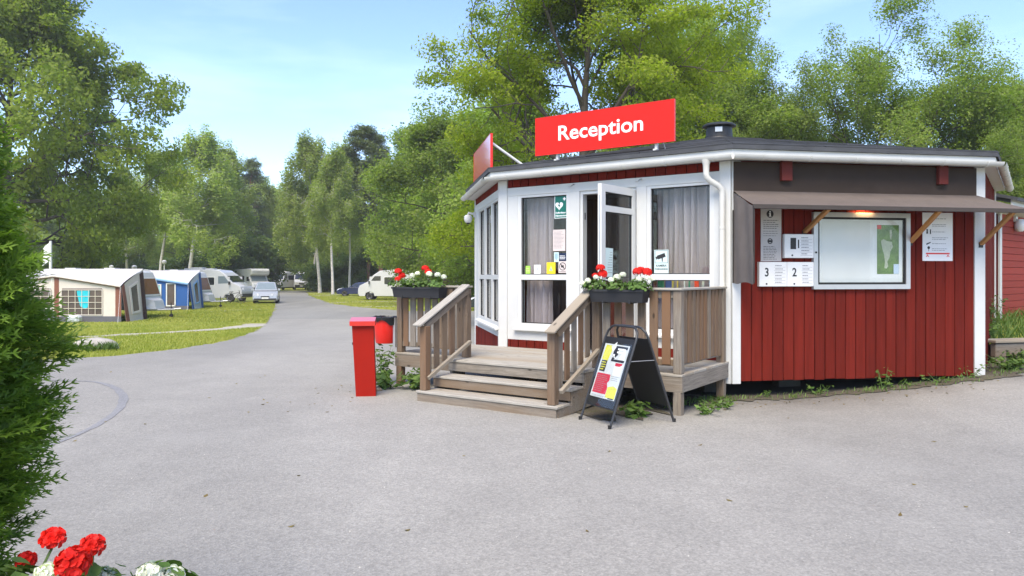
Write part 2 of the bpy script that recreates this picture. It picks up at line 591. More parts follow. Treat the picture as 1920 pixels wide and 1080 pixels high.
def asphalt_mat(name, c, dark, light, crack=True):
    m, n, b = _nodes(name)
    L = n.links.new
    tc = n.nodes.new('ShaderNodeTexCoord')
    def noise(sc, det=5, rgh=0.6, vec=None):
        t = n.nodes.new('ShaderNodeTexNoise'); t.inputs['Scale'].default_value = sc; t.inputs['Detail'].default_value = det
        t.inputs['Roughness'].default_value = rgh
        L(vec or tc.outputs['Object'], t.inputs['Vector']); return t.outputs['Fac']
    def rng(src, a, b_, c_=0.0, d=1.0):
        r = n.nodes.new('ShaderNodeMapRange'); r.inputs[1].default_value = a; r.inputs[2].default_value = b_
        r.inputs[3].default_value = c_; r.inputs[4].default_value = d
        L(src, r.inputs[0]); return r.outputs[0]
    def mul(a, b_):
        x = n.nodes.new('ShaderNodeMath'); x.operation = 'MULTIPLY'; L(a, x.inputs[0]); L(b_, x.inputs[1]); return x.outputs[0]
    mp = n.nodes.new('ShaderNodeMapping'); mp.inputs['Scale'].default_value = (1, 0.45, 1); mp.inputs['Rotation'].default_value = (0, 0, 0.5)
    L(tc.outputs['Object'], mp.inputs['Vector'])
    big = rng(noise(0.22, 4, 0.6, mp.outputs['Vector']), 0.3, 0.7, 0.88, 1.10)
    med = rng(noise(1.6, 6, 0.7), 0.3, 0.7, 0.92, 1.08)
    fine = rng(noise(38.0, 6, 0.85), 0.30, 0.70, 0.74, 1.26)
    v = n.nodes.new('ShaderNodeTexVoronoi'); v.inputs['Scale'].default_value = 75
    L(tc.outputs['Object'], v.inputs['Vector'])
    sp = rng(v.outputs['Color'], 0.0, 1.0, 0.80, 1.22)
    tot = mul(mul(big, med), mul(fine, sp))
    hs = n.nodes.new('ShaderNodeHueSaturation'); hs.inputs['Color'].default_value = (*c, 1); L(tot, hs.inputs['Value'])
    # traffic lanes, polished and dirtied by wheels, curving past the steps
    wv_ = n.nodes.new('ShaderNodeTexNoise'); wv_.inputs['Scale'].default_value = 0.16; wv_.inputs['Detail'].default_value = 2
    mpw = n.nodes.new('ShaderNodeMapping'); mpw.inputs['Scale'].default_value = (2.4, 0.35, 1); mpw.inputs['Rotation'].default_value = (0, 0, -0.35)
    L(tc.outputs['Object'], mpw.inputs['Vector']); L(mpw.outputs['Vector'], wv_.inputs['Vector'])
    lane = rng(wv_.outputs['Fac'], 0.42, 0.60, 1.05, 0.88)
    tot2 = mul(tot, lane); L(tot2, hs.inputs['Value'])
    # old oil stains with a shape of their own
    st = rng(noise(0.9, 7, 0.65), 0.66, 0.74, 0.0, 0.35)
    mx = n.nodes.new('ShaderNodeMixRGB'); mx.inputs['Color2'].default_value = (*dark, 1)
    L(st, mx.inputs['Fac']); L(hs.outputs['Color'], mx.inputs['Color1'])
    # dust settled towards the far side
    du = rng(noise(0.5, 5, 0.6), 0.55, 0.75, 0.0, 0.4)
    mx2 = n.nodes.new('ShaderNodeMixRGB'); mx2.inputs['Color2'].default_value = (*light, 1)
    L(du, mx2.inputs['Fac']); L(mx.outputs['Color'], mx2.inputs['Color1'])
    # shade beside the kiosk, painted into the asphalt colour along its foot
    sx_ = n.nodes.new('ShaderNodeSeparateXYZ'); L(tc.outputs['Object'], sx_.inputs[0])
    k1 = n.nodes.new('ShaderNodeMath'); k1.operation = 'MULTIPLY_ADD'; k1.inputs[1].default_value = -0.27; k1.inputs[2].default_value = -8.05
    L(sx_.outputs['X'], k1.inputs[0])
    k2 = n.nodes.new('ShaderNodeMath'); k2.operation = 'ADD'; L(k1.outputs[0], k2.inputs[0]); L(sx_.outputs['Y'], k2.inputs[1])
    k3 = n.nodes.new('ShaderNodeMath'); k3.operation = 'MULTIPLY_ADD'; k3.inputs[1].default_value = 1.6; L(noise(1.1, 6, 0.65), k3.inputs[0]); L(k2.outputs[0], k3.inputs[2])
    shade_band = mul(mul(rng(k3.outputs[0], 0.45, 1.35), rng(sx_.outputs['X'], 0.6, 2.2)), rng(sx_.outputs['Y'], 13.0, 12.0, 0.0, 0.8))
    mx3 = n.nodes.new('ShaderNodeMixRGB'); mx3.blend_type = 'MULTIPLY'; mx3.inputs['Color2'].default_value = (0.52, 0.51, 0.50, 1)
    L(shade_band, mx3.inputs['Fac']); L(mx2.outputs['Color'], mx3.inputs['Color1'])
    L(mx3.outputs['Color'], b.inputs['Base Color'])
    b.inputs['Roughness'].default_value = 0.72
    b.inputs['Specular IOR Level'].default_value = 0.5
    ad = n.nodes.new('ShaderNodeMath'); ad.operation = 'ADD'
    L(v.outputs['Distance'], ad.inputs[0]); L(fine, ad.inputs[1])
    bp = n.nodes.new('ShaderNodeBump'); bp.inputs['Strength'].default_value = 0.5; bp.inputs['Distance'].default_value = 0.006
    L(ad.outputs[0], bp.inputs['Height']); L(bp.outputs['Normal'], b.inputs['Normal'])
    MATS[name] = m
    return m


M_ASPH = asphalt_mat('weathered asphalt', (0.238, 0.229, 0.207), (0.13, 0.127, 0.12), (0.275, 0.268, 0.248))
M_ASPH_OLD = asphalt_mat('older asphalt', (0.20, 0.196, 0.18), (0.15, 0.15, 0.15), (0.30, 0.29, 0.26))
M_ASPH_PATCH = asphalt_mat('dark asphalt patch', (0.238, 0.23, 0.218), (0.14, 0.14, 0.14), (0.26, 0.25, 0.24))
M_TRACK = asphalt_mat('tyre rubber on asphalt', (0.20, 0.20, 0.205), (0.16, 0.16, 0.16), (0.24, 0.24, 0.24))
M_LAWN = ground_mat('lawn soil and turf', [(0.20, 0.235, 0.035), (0.25, 0.265, 0.05), (0.29, 0.26, 0.09)], (0.25, 0.9, 18))
M_GRAVEL = ground_mat('worn gravel', [(0.33, 0.31, 0.27), (0.38, 0.36, 0.32), (0.25, 0.26, 0.16)], (0.5, 2.0, 30), 0.5, 60)
M_SOIL = ground_mat('bare soil', [(0.075, 0.064, 0.048), (0.10, 0.088, 0.066), (0.07, 0.078, 0.03)], (1.0, 4.0, 30), 0.6, 40)


def sheet(name, ys, xls, xrs, nx, dz, m, kind='structure', seed=0, ragged=0.0):
    rr = random.Random(seed)
    vs, fs = [], []
    for j, y in enumerate(ys):
        a = xls[j] + (rr.random() - 0.5) * ragged
        b = xrs[j] + (rr.random() - 0.5) * ragged
        for i in range(nx + 1):
            x = a + (b - a) * i / nx
            vs.append((x, y, gzf(x, y) + dz))
    for j in range(len(ys) - 1):
        for i in range(nx):
            k = j * (nx + 1) + i
            fs.append((k, k + 1, k + nx + 2, k + nx + 1))
    mb = MB().add(vs, fs)
    o = mb.build(name, m)
    o['kind'] = kind
    return o


def ticks(a, b, step):
    n = max(1, int(round((b - a) / step)))
    return [a + (b - a) * i / n for i in range(n + 1)]


def lerp_tab(tab, y):
    return float(np.interp(y, [t[0] for t in tab], [t[1] for t in tab]))


# the one sheet that reaches the horizon
gx = sorted(set([-900, -500, -300, -200, -150] + [round(v, 3) for v in ticks(-110, 110, 2.0)] + [round(v, 3) for v in ticks(-12, 16, 0.5)] + [150, 200, 300, 500, 900]))
gy = sorted(set([-300, -100, -50, -25] + [round(v, 3) for v in ticks(-12, 60, 0.5)] + [round(v, 3) for v in ticks(60, 150, 3)] + [200, 300, 450, 700, 1200]))
GX, GY = np.meshgrid(np.array(gx, float), np.array(gy, float))
GZ = gz(GX, GY)
vv = np.stack([GX.ravel(), GY.ravel(), GZ.ravel()], 1)
nxg = len(gx)
ff = [(j * nxg + i, j * nxg + i + 1, (j + 1) * nxg + i + 1, (j + 1) * nxg + i) for j in range(len(gy) - 1) for i in range(nxg - 1)]
gme = bpy.data.meshes.new('ground')
gme.from_pydata(vv.tolist(), [], ff)
gme.materials.append(M_LAWN)
finish(gme)
o = link('ground', gme)
o['kind'] = 'structure'

LEFT_EDGE = [(13.5, -9.9), (13.7, -9.5), (14.2, -8.7), (15, -7.95), (16.6, -7.5), (19, -7.5), (22, -8.05), (26, -9.0), (31.7, -10.5), (40, -12.9), (51, -16.2), (62, -19.6), (75, -24.5), (90, -31), (104, -40)]
RIGHT_EDGE = [(45, -6.4), (52, -11.3), (58, -14.2), (66, -17), (80, -21.8), (96, -26.5), (104, -26)]
ys = ticks(-8, 13.5, 0.5)
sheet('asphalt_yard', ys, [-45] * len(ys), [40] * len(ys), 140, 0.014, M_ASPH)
ys = ticks(13.5, 37.0, 0.25)
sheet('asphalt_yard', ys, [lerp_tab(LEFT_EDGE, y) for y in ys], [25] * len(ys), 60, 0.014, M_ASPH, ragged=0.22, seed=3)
ys = ticks(37.0, 45.0, 0.25)
sheet('road', ys, [lerp_tab(LEFT_EDGE, y) for y in ys], [25] * len(ys), 60, 0.0142, M_ASPH_OLD, ragged=0.25, seed=4)
ys = ticks(45.0, 104.0, 0.5)
sheet('road', ys, [lerp_tab(LEFT_EDGE, y) for y in ys], [lerp_tab(RIGHT_EDGE, y) for y in ys], 12, 0.0142, M_ASPH_OLD, ragged=0.5, seed=5)


def ribbon(name, pts, widths, dz, m, seed=0, ragged=0.0, sub=6, kind='structure'):
    """A strip along a line on the ground."""
    rr = random.Random(seed)
    P = []
    for i in range(len(pts) - 1):
        p0 = pts[max(i - 1, 0)]; p1 = pts[i]; p2 = pts[i + 1]; p3 = pts[min(i + 2, len(pts) - 1)]
        for k in range(sub):
            t = k / sub
            q = [0.5 * (2 * p1[c] + (p2[c] - p0[c]) * t + (2 * p0[c] - 5 * p1[c] + 4 * p2[c] - p3[c]) * t * t + (3 * p1[c] - p0[c] - 3 * p2[c] + p3[c]) * t ** 3) for c in (0, 1)]
            P.append((q[0], q[1], widths[i] + (widths[i + 1] - widths[i]) * t))
    P.append((*pts[-1], widths[-1]))
    vs, fs = [], []
    for i, (x, y, w) in enumerate(P):
        a, b = P[max(i - 1, 0)], P[min(i + 1, len(P) - 1)]
        d = Vector((b[0] - a[0], b[1] - a[1])).normalized()
        nx_, ny_ = -d.y, d.x
        w0 = w / 2 * (1 + (rr.random() - 0.5) * ragged)
        w1 = w / 2 * (1 + (rr.random() - 0.5) * ragged)
        for s_ in (-w0, (w1 - w0) / 2, w1):
            px, py = x + nx_ * s_, y + ny_ * s_
            vs.append((px, py, gzf(px, py) + dz))
    for i in range(len(P) - 1):
        for k in range(2):
            fs.append((i * 3 + k, i * 3 + k + 1, i * 3 + k + 4, i * 3 + k + 3))
    o = MB().add(vs, fs).build(name, m)
    o['kind'] = kind
    return o


def gp(u, v, z=0.0):
    Y = 1400.0 * (CAM_H - z) / (v - 516.0)
    return (ux(u, Y), Y)


def gpt(u, v):
    z = 0.0
    for _ in range(40):
        p = gp(u, v, z)
        z = 0.5 * z + 0.5 * gzf(*p)
    return p


# gravel foot path through the left lawn, gravel lanes in the right lawn
ribbon('path', [(-30.0, 18.9), (-20.0, 19.9), gpt(150, 632), gpt(250, 627), gpt(360, 621), gpt(450, 614), gpt(500, 607)],
       [0.9, 0.9, 0.95, 0.9, 0.9, 1.2, 1.6], 0.008, M_GRAVEL, 5, 0.5)
for pts, w in (([gpt(610, 568), gpt(680, 566), gpt(770, 565)], 1.6), ([gpt(640, 577), gpt(700, 575), gpt(770, 574)], 1.2),
               ([gpt(585, 555), gpt(640, 552), gpt(700, 550)], 3.0), ([gpt(395, 585), gpt(460, 581), gpt(515, 579)], 1.0)):
    ribbon('path', pts, [w * 0.6, w, w * 0.8], 0.008, M_GRAVEL, 7, 0.7)
# curved rubber mark on the yard
ribbon('road_mark', [gp(60, 714), gp(135, 716), gp(180, 718.5), gp(215, 729), gp(231, 748), gp(222, 770), gp(188, 796), gp(135, 822), gp(60, 850)],
       [0.05, 0.06, 0.07, 0.10, 0.11, 0.09, 0.08, 0.06, 0.05], 0.018, M_TRACK, 8, 0.4)
# bare earth strip where the asphalt stops at the kiosk
ribbon('soil_strip', [(0.6, 8.9), (1.6, 9.35), (2.6, 9.55), (3.4, 9.65), (4.6, 9.85), (5.8, 10.05), (6.8, 10.35), (7.6, 11.2), (8.6, 12.5)],
       [1.6, 1.3, 0.50, 0.34, 0.30, 0.32, 0.5, 0.7, 0.8], 0.024, M_SOIL, 10, 0.9, 14)
ribbon('soil_strip', [(2.2, 10.9), (3.6, 10.75), (5.2, 10.95), (6.6, 11.3)], [1.9, 2.0, 2.0, 1.9], 0.020, mat('earth with painted shade', (0.03, 0.027, 0.022), 0.95, 0.2, 3), 12, 0.1)  # dark sheet added under the floor; the shade there is put into its colour
# ================================================================ THE KIOSK
WHITE = mat('white house paint', (0.55, 0.555, 0.54), 0.5, 0.05, 4, 0.08, 90)
WHITE2 = mat('white pvc', (0.58, 0.585, 0.575), 0.35, 0.03, 3)
GUTTER = mat('white lacquered steel', (0.54, 0.535, 0.50), 0.45, 0.14, 2.5, 0.0)
RED = mat('falu red paint', (0.124, 0.0122, 0.0070), 0.85, 0.24, 4, 0.25, 120, rnd=0.15, stretch=(0.35, 5, 5), spec=0.12)
REDB = mat('red wall backing', (0.10, 0.012, 0.008), 0.8, 0.1, 5)
FELT = mat('roof felt', (0.052, 0.055, 0.062), 0.9, 0.28, 3.5, 0.5, 140, rnd=0.10)
BLACK = mat('black metal', (0.018, 0.018, 0.019), 0.45, 0.1, 8)
DARKIN = mat('dark interior panelling', (0.085, 0.042, 0.027), 0.6, 0.25, 3, stretch=(0.5, 6, 6))
INFLOOR = mat('interior floor', (0.06, 0.045, 0.035), 0.6, 0.15, 3)
COUNTER = mat('mahogany counter', (0.24, 0.055, 0.028), 0.35, 0.3, 2, stretch=(0.6, 8, 8))
CURTAIN = mat('mauve grey curtain cloth', (0.33, 0.28, 0.295), 0.9, 0.07, 14, 0.15, 200)
GLASS = glassmat('window glass')
RUBBER = mat('black rubber gasket', (0.012, 0.012, 0.012), 0.6, 0.05)
SIGNRED = mat('red sign lacquer', (0.63, 0.013, 0.008), 0.5, 0.02, 2, spec=0.2)
SIGNGLOSS = mat('glossy red sign film', (0.72, 0.02, 0.014), 0.3, 0.02, 2, spec=0.9, coat=1.0)
SIGNGLOSS.node_tree.nodes['Principled BSDF'].inputs['Coat IOR'].default_value = 2.8
SIGNGLOSS.node_tree.nodes['Principled BSDF'].inputs['Coat Roughness'].default_value = 0.05
SIGNRED_E = mat('red sign edge', (0.62, 0.02, 0.012), 0.35, 0.02)
LETTER = mat('white lettering', (0.82, 0.82, 0.82), 0.4, 0.01)
PRINT = mat('black print', (0.02, 0.02, 0.022), 0.6, 0.02)
PRINTG = mat('grey print', (0.22, 0.22, 0.23), 0.6, 0.05)
GALV = mat('galvanised steel', (0.45, 0.46, 0.47), 0.4, 0.12, 6, metal=0.7)
ALU = mat('anodised aluminium', (0.50, 0.51, 0.52), 0.35, 0.05, 6, metal=0.4)
FABRIC = mat('taupe awning cloth', (0.104, 0.084, 0.073), 0.95, 0.12, 5, 0.3, 260)
LARCH = mat('oiled pine strut', (0.34, 0.165, 0.052), 0.6, 0.2, 3, 0.15, 40, stretch=(0.5, 8, 8))
PLINTH = mat('concrete plinth block', (0.075, 0.075, 0.072), 0.95, 0.15, 6, 0.4, 60)

TH_A, TH_B = R(34.9), R(9.9)
A = Vector((-math.cos(TH_A), math.sin(TH_A), 0)); nA = Vector((-math.sin(TH_A), -math.cos(TH_A), 0))
B = Vector((math.cos(TH_B), math.sin(TH_B), 0)); nB = Vector((math.sin(TH_B), -math.cos(TH_B), 0))
hL = TH_A + R(0)
ANG_L = math.pi - TH_A - R(45)
Ld = Vector((math.cos(ANG_L), math.sin(ANG_L), 0)); nL = Vector((-math.sin(ANG_L), math.cos(ANG_L), 0))
if nL.x > 0: nL = -nL
ANG_R = TH_B + R(45)
Rd = Vector((math.cos(ANG_R), math.sin(ANG_R), 0)); nR = Vector((math.sin(ANG_R), -math.cos(ANG_R), 0))
C1 = Vector((2.85, 9.70, 0))
SA, SL, SB, SR = 3.70, 2.98, 3.70, 3.50
C2 = C1 + A * SA
C3 = C2 + Ld * SL
C4 = C1 + B * SB
C5 = C4 + Rd * SR
C3b = C3 + Vector((math.cos(R(55.1)), math.sin(R(55.1)), 0)) * 3.3
C5b = C5 + Ld * 2.9
POLY = [C1, C4, C5, C5b, C3b, C3, C2]            # anticlockwise
APEX = Vector((3.98, 14.35, 4.24))
FA = Frame(C1, A, UP, nA)                          # x = metres to the left of the corner
FAr = Frame(C2, -A, UP, nA)                        # the same wall read from left to right
FL = Frame(C2, Ld, UP, nL)
FB = Frame(C1, B, UP, nB)
FR = Frame(C4, Rd, UP, nR)
Z0, Z1 = 0.22, 3.09

kiosk = root('reception_kiosk', (APEX.x, APEX.y, 0), 'many-sided red wooden reception kiosk with white window frames and flat black felt roof', 'kiosk')


def inset(poly, d):
    """Move every wall line by d outwards."""
    n = len(poly)
    out = []
    for i in range(n):
        p0, p1, p2 = poly[i - 1], poly[i], poly[(i + 1) % n]
        d1 = (p1 - p0).normalized(); d2 = (p2 - p1).normalized()
        n1 = Vector((d1.y, -d1.x, 0)); n2 = Vector((d2.y, -d2.x, 0))
        bis = (n1 + n2).normalized()
        out.append(p1 + bis * (d / max(0.2, bis.dot(n1))))
    return out


# floor, ceiling, hidden walls
mb = MB()
mb.prism([p + UP * 0.24 for p in inset(POLY, -0.03)], UP * 0.20)
mb.build('floor', INFLOOR, kiosk)
mb = MB()
mb.prism([p + UP * 2.98 for p in inset(POLY, -0.02)], UP * 0.06)
mb.build('ceiling', mat('ceiling board', (0.10, 0.075, 0.055), 0.7, 0.15, 3), kiosk)
for i, p in enumerate([C1 + A * 0.4 - nA * 0.4, C1 + B * 1.2 - nB * 0.75, C1 + B * 2.5 - nB * 0.75, C4 - B * 0.3 - nB * 0.4, C2 - A * 0.4 - nA * 0.4, C3 - nL * 0.4]):
    piece('plinth_block', (p.x, p.y, 0.12), (Vector((1, 0, 0)), Vector((0, 1, 0)), UP), (0.3, 0.3, 0.236), PLINTH, kiosk)


def wall_slab(F, x0, x1, z0, z1, m, name='wall', n0=-0.12, n1=-0.0):
    return F.piece(name, x0, x1, z0, z1, n0, n1, m, kiosk, 0)


# wall B and R: backing plus boards, one by one
wall_slab(FB, 0.02, SB - 0.02, Z0 + 0.02, Z1, REDB)
wall_slab(FR, 0.05, SR - 0.02, Z0 + 0.02, Z1, REDB)
F_back1 = Frame(C5, (C5b - C5), UP, Vector((1, 0, 0)))
mb = MB()
for a_, b_ in ((C5, C5b), (C5b, C3b), (C3b, C3)):
    d = (b_ - a_).normalized(); nn = Vector((-d.y, d.x, 0))
    mb.box((a_ + b_) / 2 + nn * 0.06 + UP * 1.64, ((b_ - a_).length - 0.02, 0.12, 2.8), (d, nn, UP))
mb.build('wall', RED, kiosk)
rb = random.Random(11)


def boards(F, x0, x1, z0, z1, pitch, n=0.024, gap=0.012, start=0.0):
    x = x0
    while x < x1 - 0.01:
        w = min(pitch, x1 - x)
        nn = n + rb.uniform(-0.002, 0.002)
        F.piece('wall_board', x + gap / 2, x + w - gap / 2, z0 + rb.uniform(-0.006, 0.006), z1, start, nn, RED, kiosk, 0.004)
        x += pitch


boards(FB, 0.118, 3.568, Z0, 3.085, 0.15)
for k in range(23):                                 # cover strips over the joints
    x = 0.118 + 0.15 * (k + 1)
    if x < 3.56:
        pass
boards(FR, 0.14, 3.36, Z0, 3.085, 0.15)
for x0, x1 in ((0.0, 0.115), (3.571, 3.735)):
    FB.piece('corner_board', x0, x1, Z0 - 0.03, 3.085, 0.0, 0.034, WHITE, kiosk)
FR.piece('corner_board', 0.0, 0.11, Z0 - 0.03, 3.085, 0.0, 0.03, RED, kiosk)
FR.piece('corner_board', 3.36, 3.54, Z0 - 0.05, 3.085, 0.0, 0.04, WHITE, kiosk)

# wall A: white framing, red base and red strip under the eaves
boards(FA, 0.15, 1.185, Z0, 0.60, 0.15)
boards(FA, 2.44, 3.545, Z0, 0.60, 0.15)
boards(FA, 0.15, 3.545, 2.965, 3.085, 0.15)
wall_slab(FA, 0.02, 1.26, Z0 + 0.02, 0.80, REDB)
wall_slab(FA, 2.30, SA - 0.02, Z0 + 0.02, 0.80, REDB)
wall_slab(FA, 0.02, SA - 0.02, 2.86, Z1, REDB)
for x0, x1 in ((0.0, 0.147), (3.548, 3.70)):
    FA.piece('corner_board', x0, x1, Z0 - 0.03, 3.085, 0.0, 0.036, WHITE, kiosk)
FA.piece('fascia_board', 0.147, 3.548, 2.835, 2.962, -0.11, 0.026, WHITE, kiosk)
FA.piece('frame_board', 0.15, 0.225, 0.60, 2.835, -0.11, 0.02, WHITE, kiosk)
FA.piece('frame_board', 1.185, 1.333, 0.45, 2.835, -0.11, 0.028, WHITE, kiosk)
FA.piece('frame_board', 2.25, 2.42, 0.45, 2.835, -0.11, 0.028, WHITE, kiosk)
FA.piece('frame_board', 3.355, 3.547, 0.60, 2.835, -0.11, 0.02, WHITE, kiosk)
for x0, x1 in ((0.225, 1.185), (2.42, 3.355)):
    FA.piece('frame_board', x0, x1, 0.60, 0.80, -0.11, 0.02, WHITE, kiosk)


def window(F, x0, x1, z0, z1, zr, cols=1, n=-0.03, outer=0.06, sill=True, rail=0.08, mull=0.09):
    """A fixed window: frame with one cross rail, panes behind it, and a sill."""
    mb = MB()
    F.box(mb, x0, x0 + outer, z0, z1, n - 0.05, n + 0.045)
    F.box(mb, x1 - outer, x1, z0, z1, n - 0.05, n + 0.045)
    F.box(mb, x0 + outer, x1 - outer, z1 - outer * 0.6, z1, n - 0.05, n + 0.043)
    F.box(mb, x0 + outer, x1 - outer, z0, z0 + outer, n - 0.05, n + 0.043)
    F.box(mb, x0 + outer, x1 - outer, zr - rail / 2, zr + rail / 2, n - 0.045, n + 0.04)
    cw = (x1 - x0 - 2 * outer - mull * (cols - 1)) / cols
    for c in range(1, cols):
        xm = x0 + outer + c * cw + (c - 1) * mull
        F.box(mb, xm, xm + mull, z0 + outer, zr - rail / 2, n - 0.045, n + 0.042)
        F.box(mb, xm, xm + mull, zr + rail / 2, z1 - outer * 0.6, n - 0.045, n + 0.042)
    w = mb.build('window', WHITE2, kiosk, smooth=False)
    for c in range(cols):
        xa = x0 + outer + c * (cw + mull)
        for za, zb in ((z0 + outer, zr - rail / 2), (zr + rail / 2, z1 - outer * 0.6)):
            g = MB()
            k = 0.012
            for q in ((xa, xa + k, za, zb), (xa + cw - k, xa + cw, za, zb), (xa + k, xa + cw - k, za, za + k), (xa + k, xa + cw - k, zb - k, zb)):
                F.box(g, *q, n - 0.022, n + 0.012)
            gk = g.build('gasket', RUBBER, w, smooth=False)
            p = MB()
            F.box(p, xa + k, xa + cw - k, za + k, zb - k, n - 0.006, n)
            p.build('pane', GLASS, w, smooth=False)
    if sill:
        s = MB()
        s.prism([F.P(x0 - 0.05, z0 + 0.012, -0.01), F.P(x0 - 0.05, z0 - 0.022, 0.09), F.P(x0 - 0.05, z0 - 0.05, 0.09), F.P(x0 - 0.05, z0 - 0.03, -0.01)], F.X * (x1 - x0 + 0.10))
        s.build('sill', WHITE, w, smooth=False)
    return w


window(FA, 2.42, 3.355, 0.80, 2.835, 1.57)
window(FA, 0.225, 1.185, 0.80, 2.835, 1.575)

# wall L: one long window of three lights over a red base
wall_slab(FL, 0.02, SL - 0.02, Z0 + 0.02, 0.76, REDB)
wall_slab(FL, 0.02, SL - 0.02, 2.86, Z1, REDB)
boards(FL, 0.05, 2.90, Z0, 0.62, 0.15)
boards(FL, 0.05, 2.90, 2.965, 3.085, 0.15)
FL.piece('fascia_board', 0.03, 2.92, 2.835, 2.962, -0.11, 0.026, WHITE, kiosk)
FL.piece('frame_board', 0.03, 2.92, 0.62, 0.78, -0.11, 0.02, WHITE, kiosk)
FL.piece('corner_board', 2.86, 2.98, Z0 - 0.03, 3.085, -0.1, 0.034, WHITE, kiosk)
FL.piece('corner_board', -0.03, 0.03, Z0 - 0.03, 3.085, 0.0, 0.034, WHITE, kiosk)
FL.piece('frame_board', 2.50, 2.86, 0.78, 2.835, -0.11, 0.02, WHITE, kiosk)
window(FL, 0.03, 2.50, 0.78, 2.835, 1.57, 3, mull=0.17)

# door leaf, opened outwards on its right-hand jamb
HX = 1.345
FD = Frame(FA.P(HX, 0.46, 0.02), nA + (A * 0.05), UP, -A)     # x runs from the hinge outwards
DW, DH = 0.93, 2.34
mb = MB()
FD.box(mb, 0, 0.10, 0, DH, -0.055, 0)
FD.box(mb, DW - 0.10, DW, 0, DH, -0.055, 0)
FD.box(mb, 0.10, DW - 0.10, DH - 0.10, DH, -0.055, -0.001)
FD.box(mb, 0.10, DW - 0.10, 0, 0.16, -0.055, -0.001)
FD.box(mb, 0.10, DW - 0.10, 1.98, 2.06, -0.055, -0.001)
FD.box(mb, 0.10, DW - 0.10, 0.92, 1.0, -0.055, -0.001)
door = mb.build('door', WHITE2, kiosk, smooth=False)
door['label'] = 'white glazed door standing open'
for za, zb in ((2.06, DH - 0.10), (1.0, 1.98), (0.16, 0.92)):
    p = MB()
    FD.box(p, 0.115, DW - 0.115, za + 0.012, zb - 0.012, -0.032, -0.026)
    p.build('pane', GLASS, door, smooth=False)
    g = MB()
    for q in ((0.10, 0.115, za, zb), (DW - 0.115, DW - 0.10, za, zb), (0.115, DW - 0.115, za, za + 0.012), (0.115, DW - 0.115, zb - 0.012, zb)):
        FD.box(g, *q, -0.045, -0.014)
    g.build('gasket', RUBBER, door, smooth=False)
h = MB()
FD.box(h, DW - 0.065, DW - 0.03, 0.95, 1.16, 0.0, 0.012)
h.tube([FD.P(DW - 0.048, 1.08, 0.012), FD.P(DW - 0.048, 1.08, 0.055), FD.P(DW - 0.17, 1.08, 0.055)], 0.009)
h.build('handle', GALV, door)
for z in (0.25, 1.55, 2.05):
    h = MB()
    h.tube([FD.P(-0.012, z, 0.004), FD.P(-0.012, z + 0.11, 0.004)], 0.011)
    h.build('hinge', GALV, door)
s_ = MB()
FD.box(s_, DW - 0.001, DW + 0.002, 0.2, DH - 0.15, -0.036, -0.020)
s_.build('lock_strip', GALV, door, smooth=False)
# door frame in the opening
FA.piece('door_frame', 2.205, 2.25, 0.45, 2.835, -0.12, 0.004, WHITE2, kiosk)
FA.piece('door_frame', 1.333, 1.372, 0.45, 2.835, -0.12, -0.002, WHITE2, kiosk)
FA.piece('door_frame', 1.372, 2.205, 2.785, 2.835, -0.12, 0.0, WHITE2, kiosk)
for z in (0.70, 1.28, 2.42):
    FA.piece('lock_keep', 2.203, 2.206, z, z + 0.10, -0.075, -0.05, BLACK, kiosk, 0)
FA.piece('threshold', 1.333, 2.25, 0.455, 0.50, -0.12, 0.05, GALV, kiosk)
# small hooks on the header
for x in (1.26, 2.34):
    mb = MB()
    mb.tube([FA.P(x, 2.94, 0.026), FA.P(x, 2.93, 0.06), FA.P(x + 0.02, 2.90, 0.10), FA.P(x + 0.05, 2.90, 0.11)], 0.008, 6)
    mb.build('hook', GALV, kiosk)

# interior: panelled back wall, counter, shelf
FI = Frame(FA.P(0.3, 0, -2.4), A, UP, nA)
FI.piece('inner_wall', -0.4, 4.0, 0.44, 2.98, -0.05, 0.0, DARKIN, kiosk)
for k in range(26):
    FI.piece('panel_board', -0.4 + k * 0.165, -0.4 + k * 0.165 + 0.155, 0.46, 2.95, 0.0, 0.015, DARKIN, kiosk, 0.004)
FC = Frame(FA.P(0.9, 0, -1.5), A, UP, nA)
FC.piece('counter', 0.0, 1.75, 0.44, 1.50, -0.5, 0.0, COUNTER, kiosk, 0.01)
for k in range(6):
    FC.piece('counter_panel', 0.02 + k * 0.29, 0.29 + k * 0.29, 0.50, 1.44, 0.001, 0.02, COUNTER, kiosk, 0.006)
FC.piece('counter_top', -0.04, 1.80, 1.50, 1.54, -0.55, 0.05, mat('counter top', (0.09, 0.05, 0.03), 0.3, 0.1), kiosk)
FA.piece('window_shelf', 0.26, 1.15, 1.36, 1.385, -0.36, -0.13, WHITE2, kiosk)

# roof: black felt on a low pyramid, white fascia, half-round gutters
rim = inset(POLY, 0.20)
rim0 = inset(POLY, 0.17)
mb = MB()
vs = [p + UP * 3.268 for p in rim] + [APEX + UP * 0.02]
n = len(rim)
mb.add(vs, [(i, (i + 1) % n, n) for i in range(n)])
mb.add([p + UP * 3.212 for p in rim] + [p + UP * 3.268 for p in rim], [(i, (i + 1) % n, n + (i + 1) % n, n + i) for i in range(n)])
roof = mb.build('roof', FELT, kiosk, smooth=False)
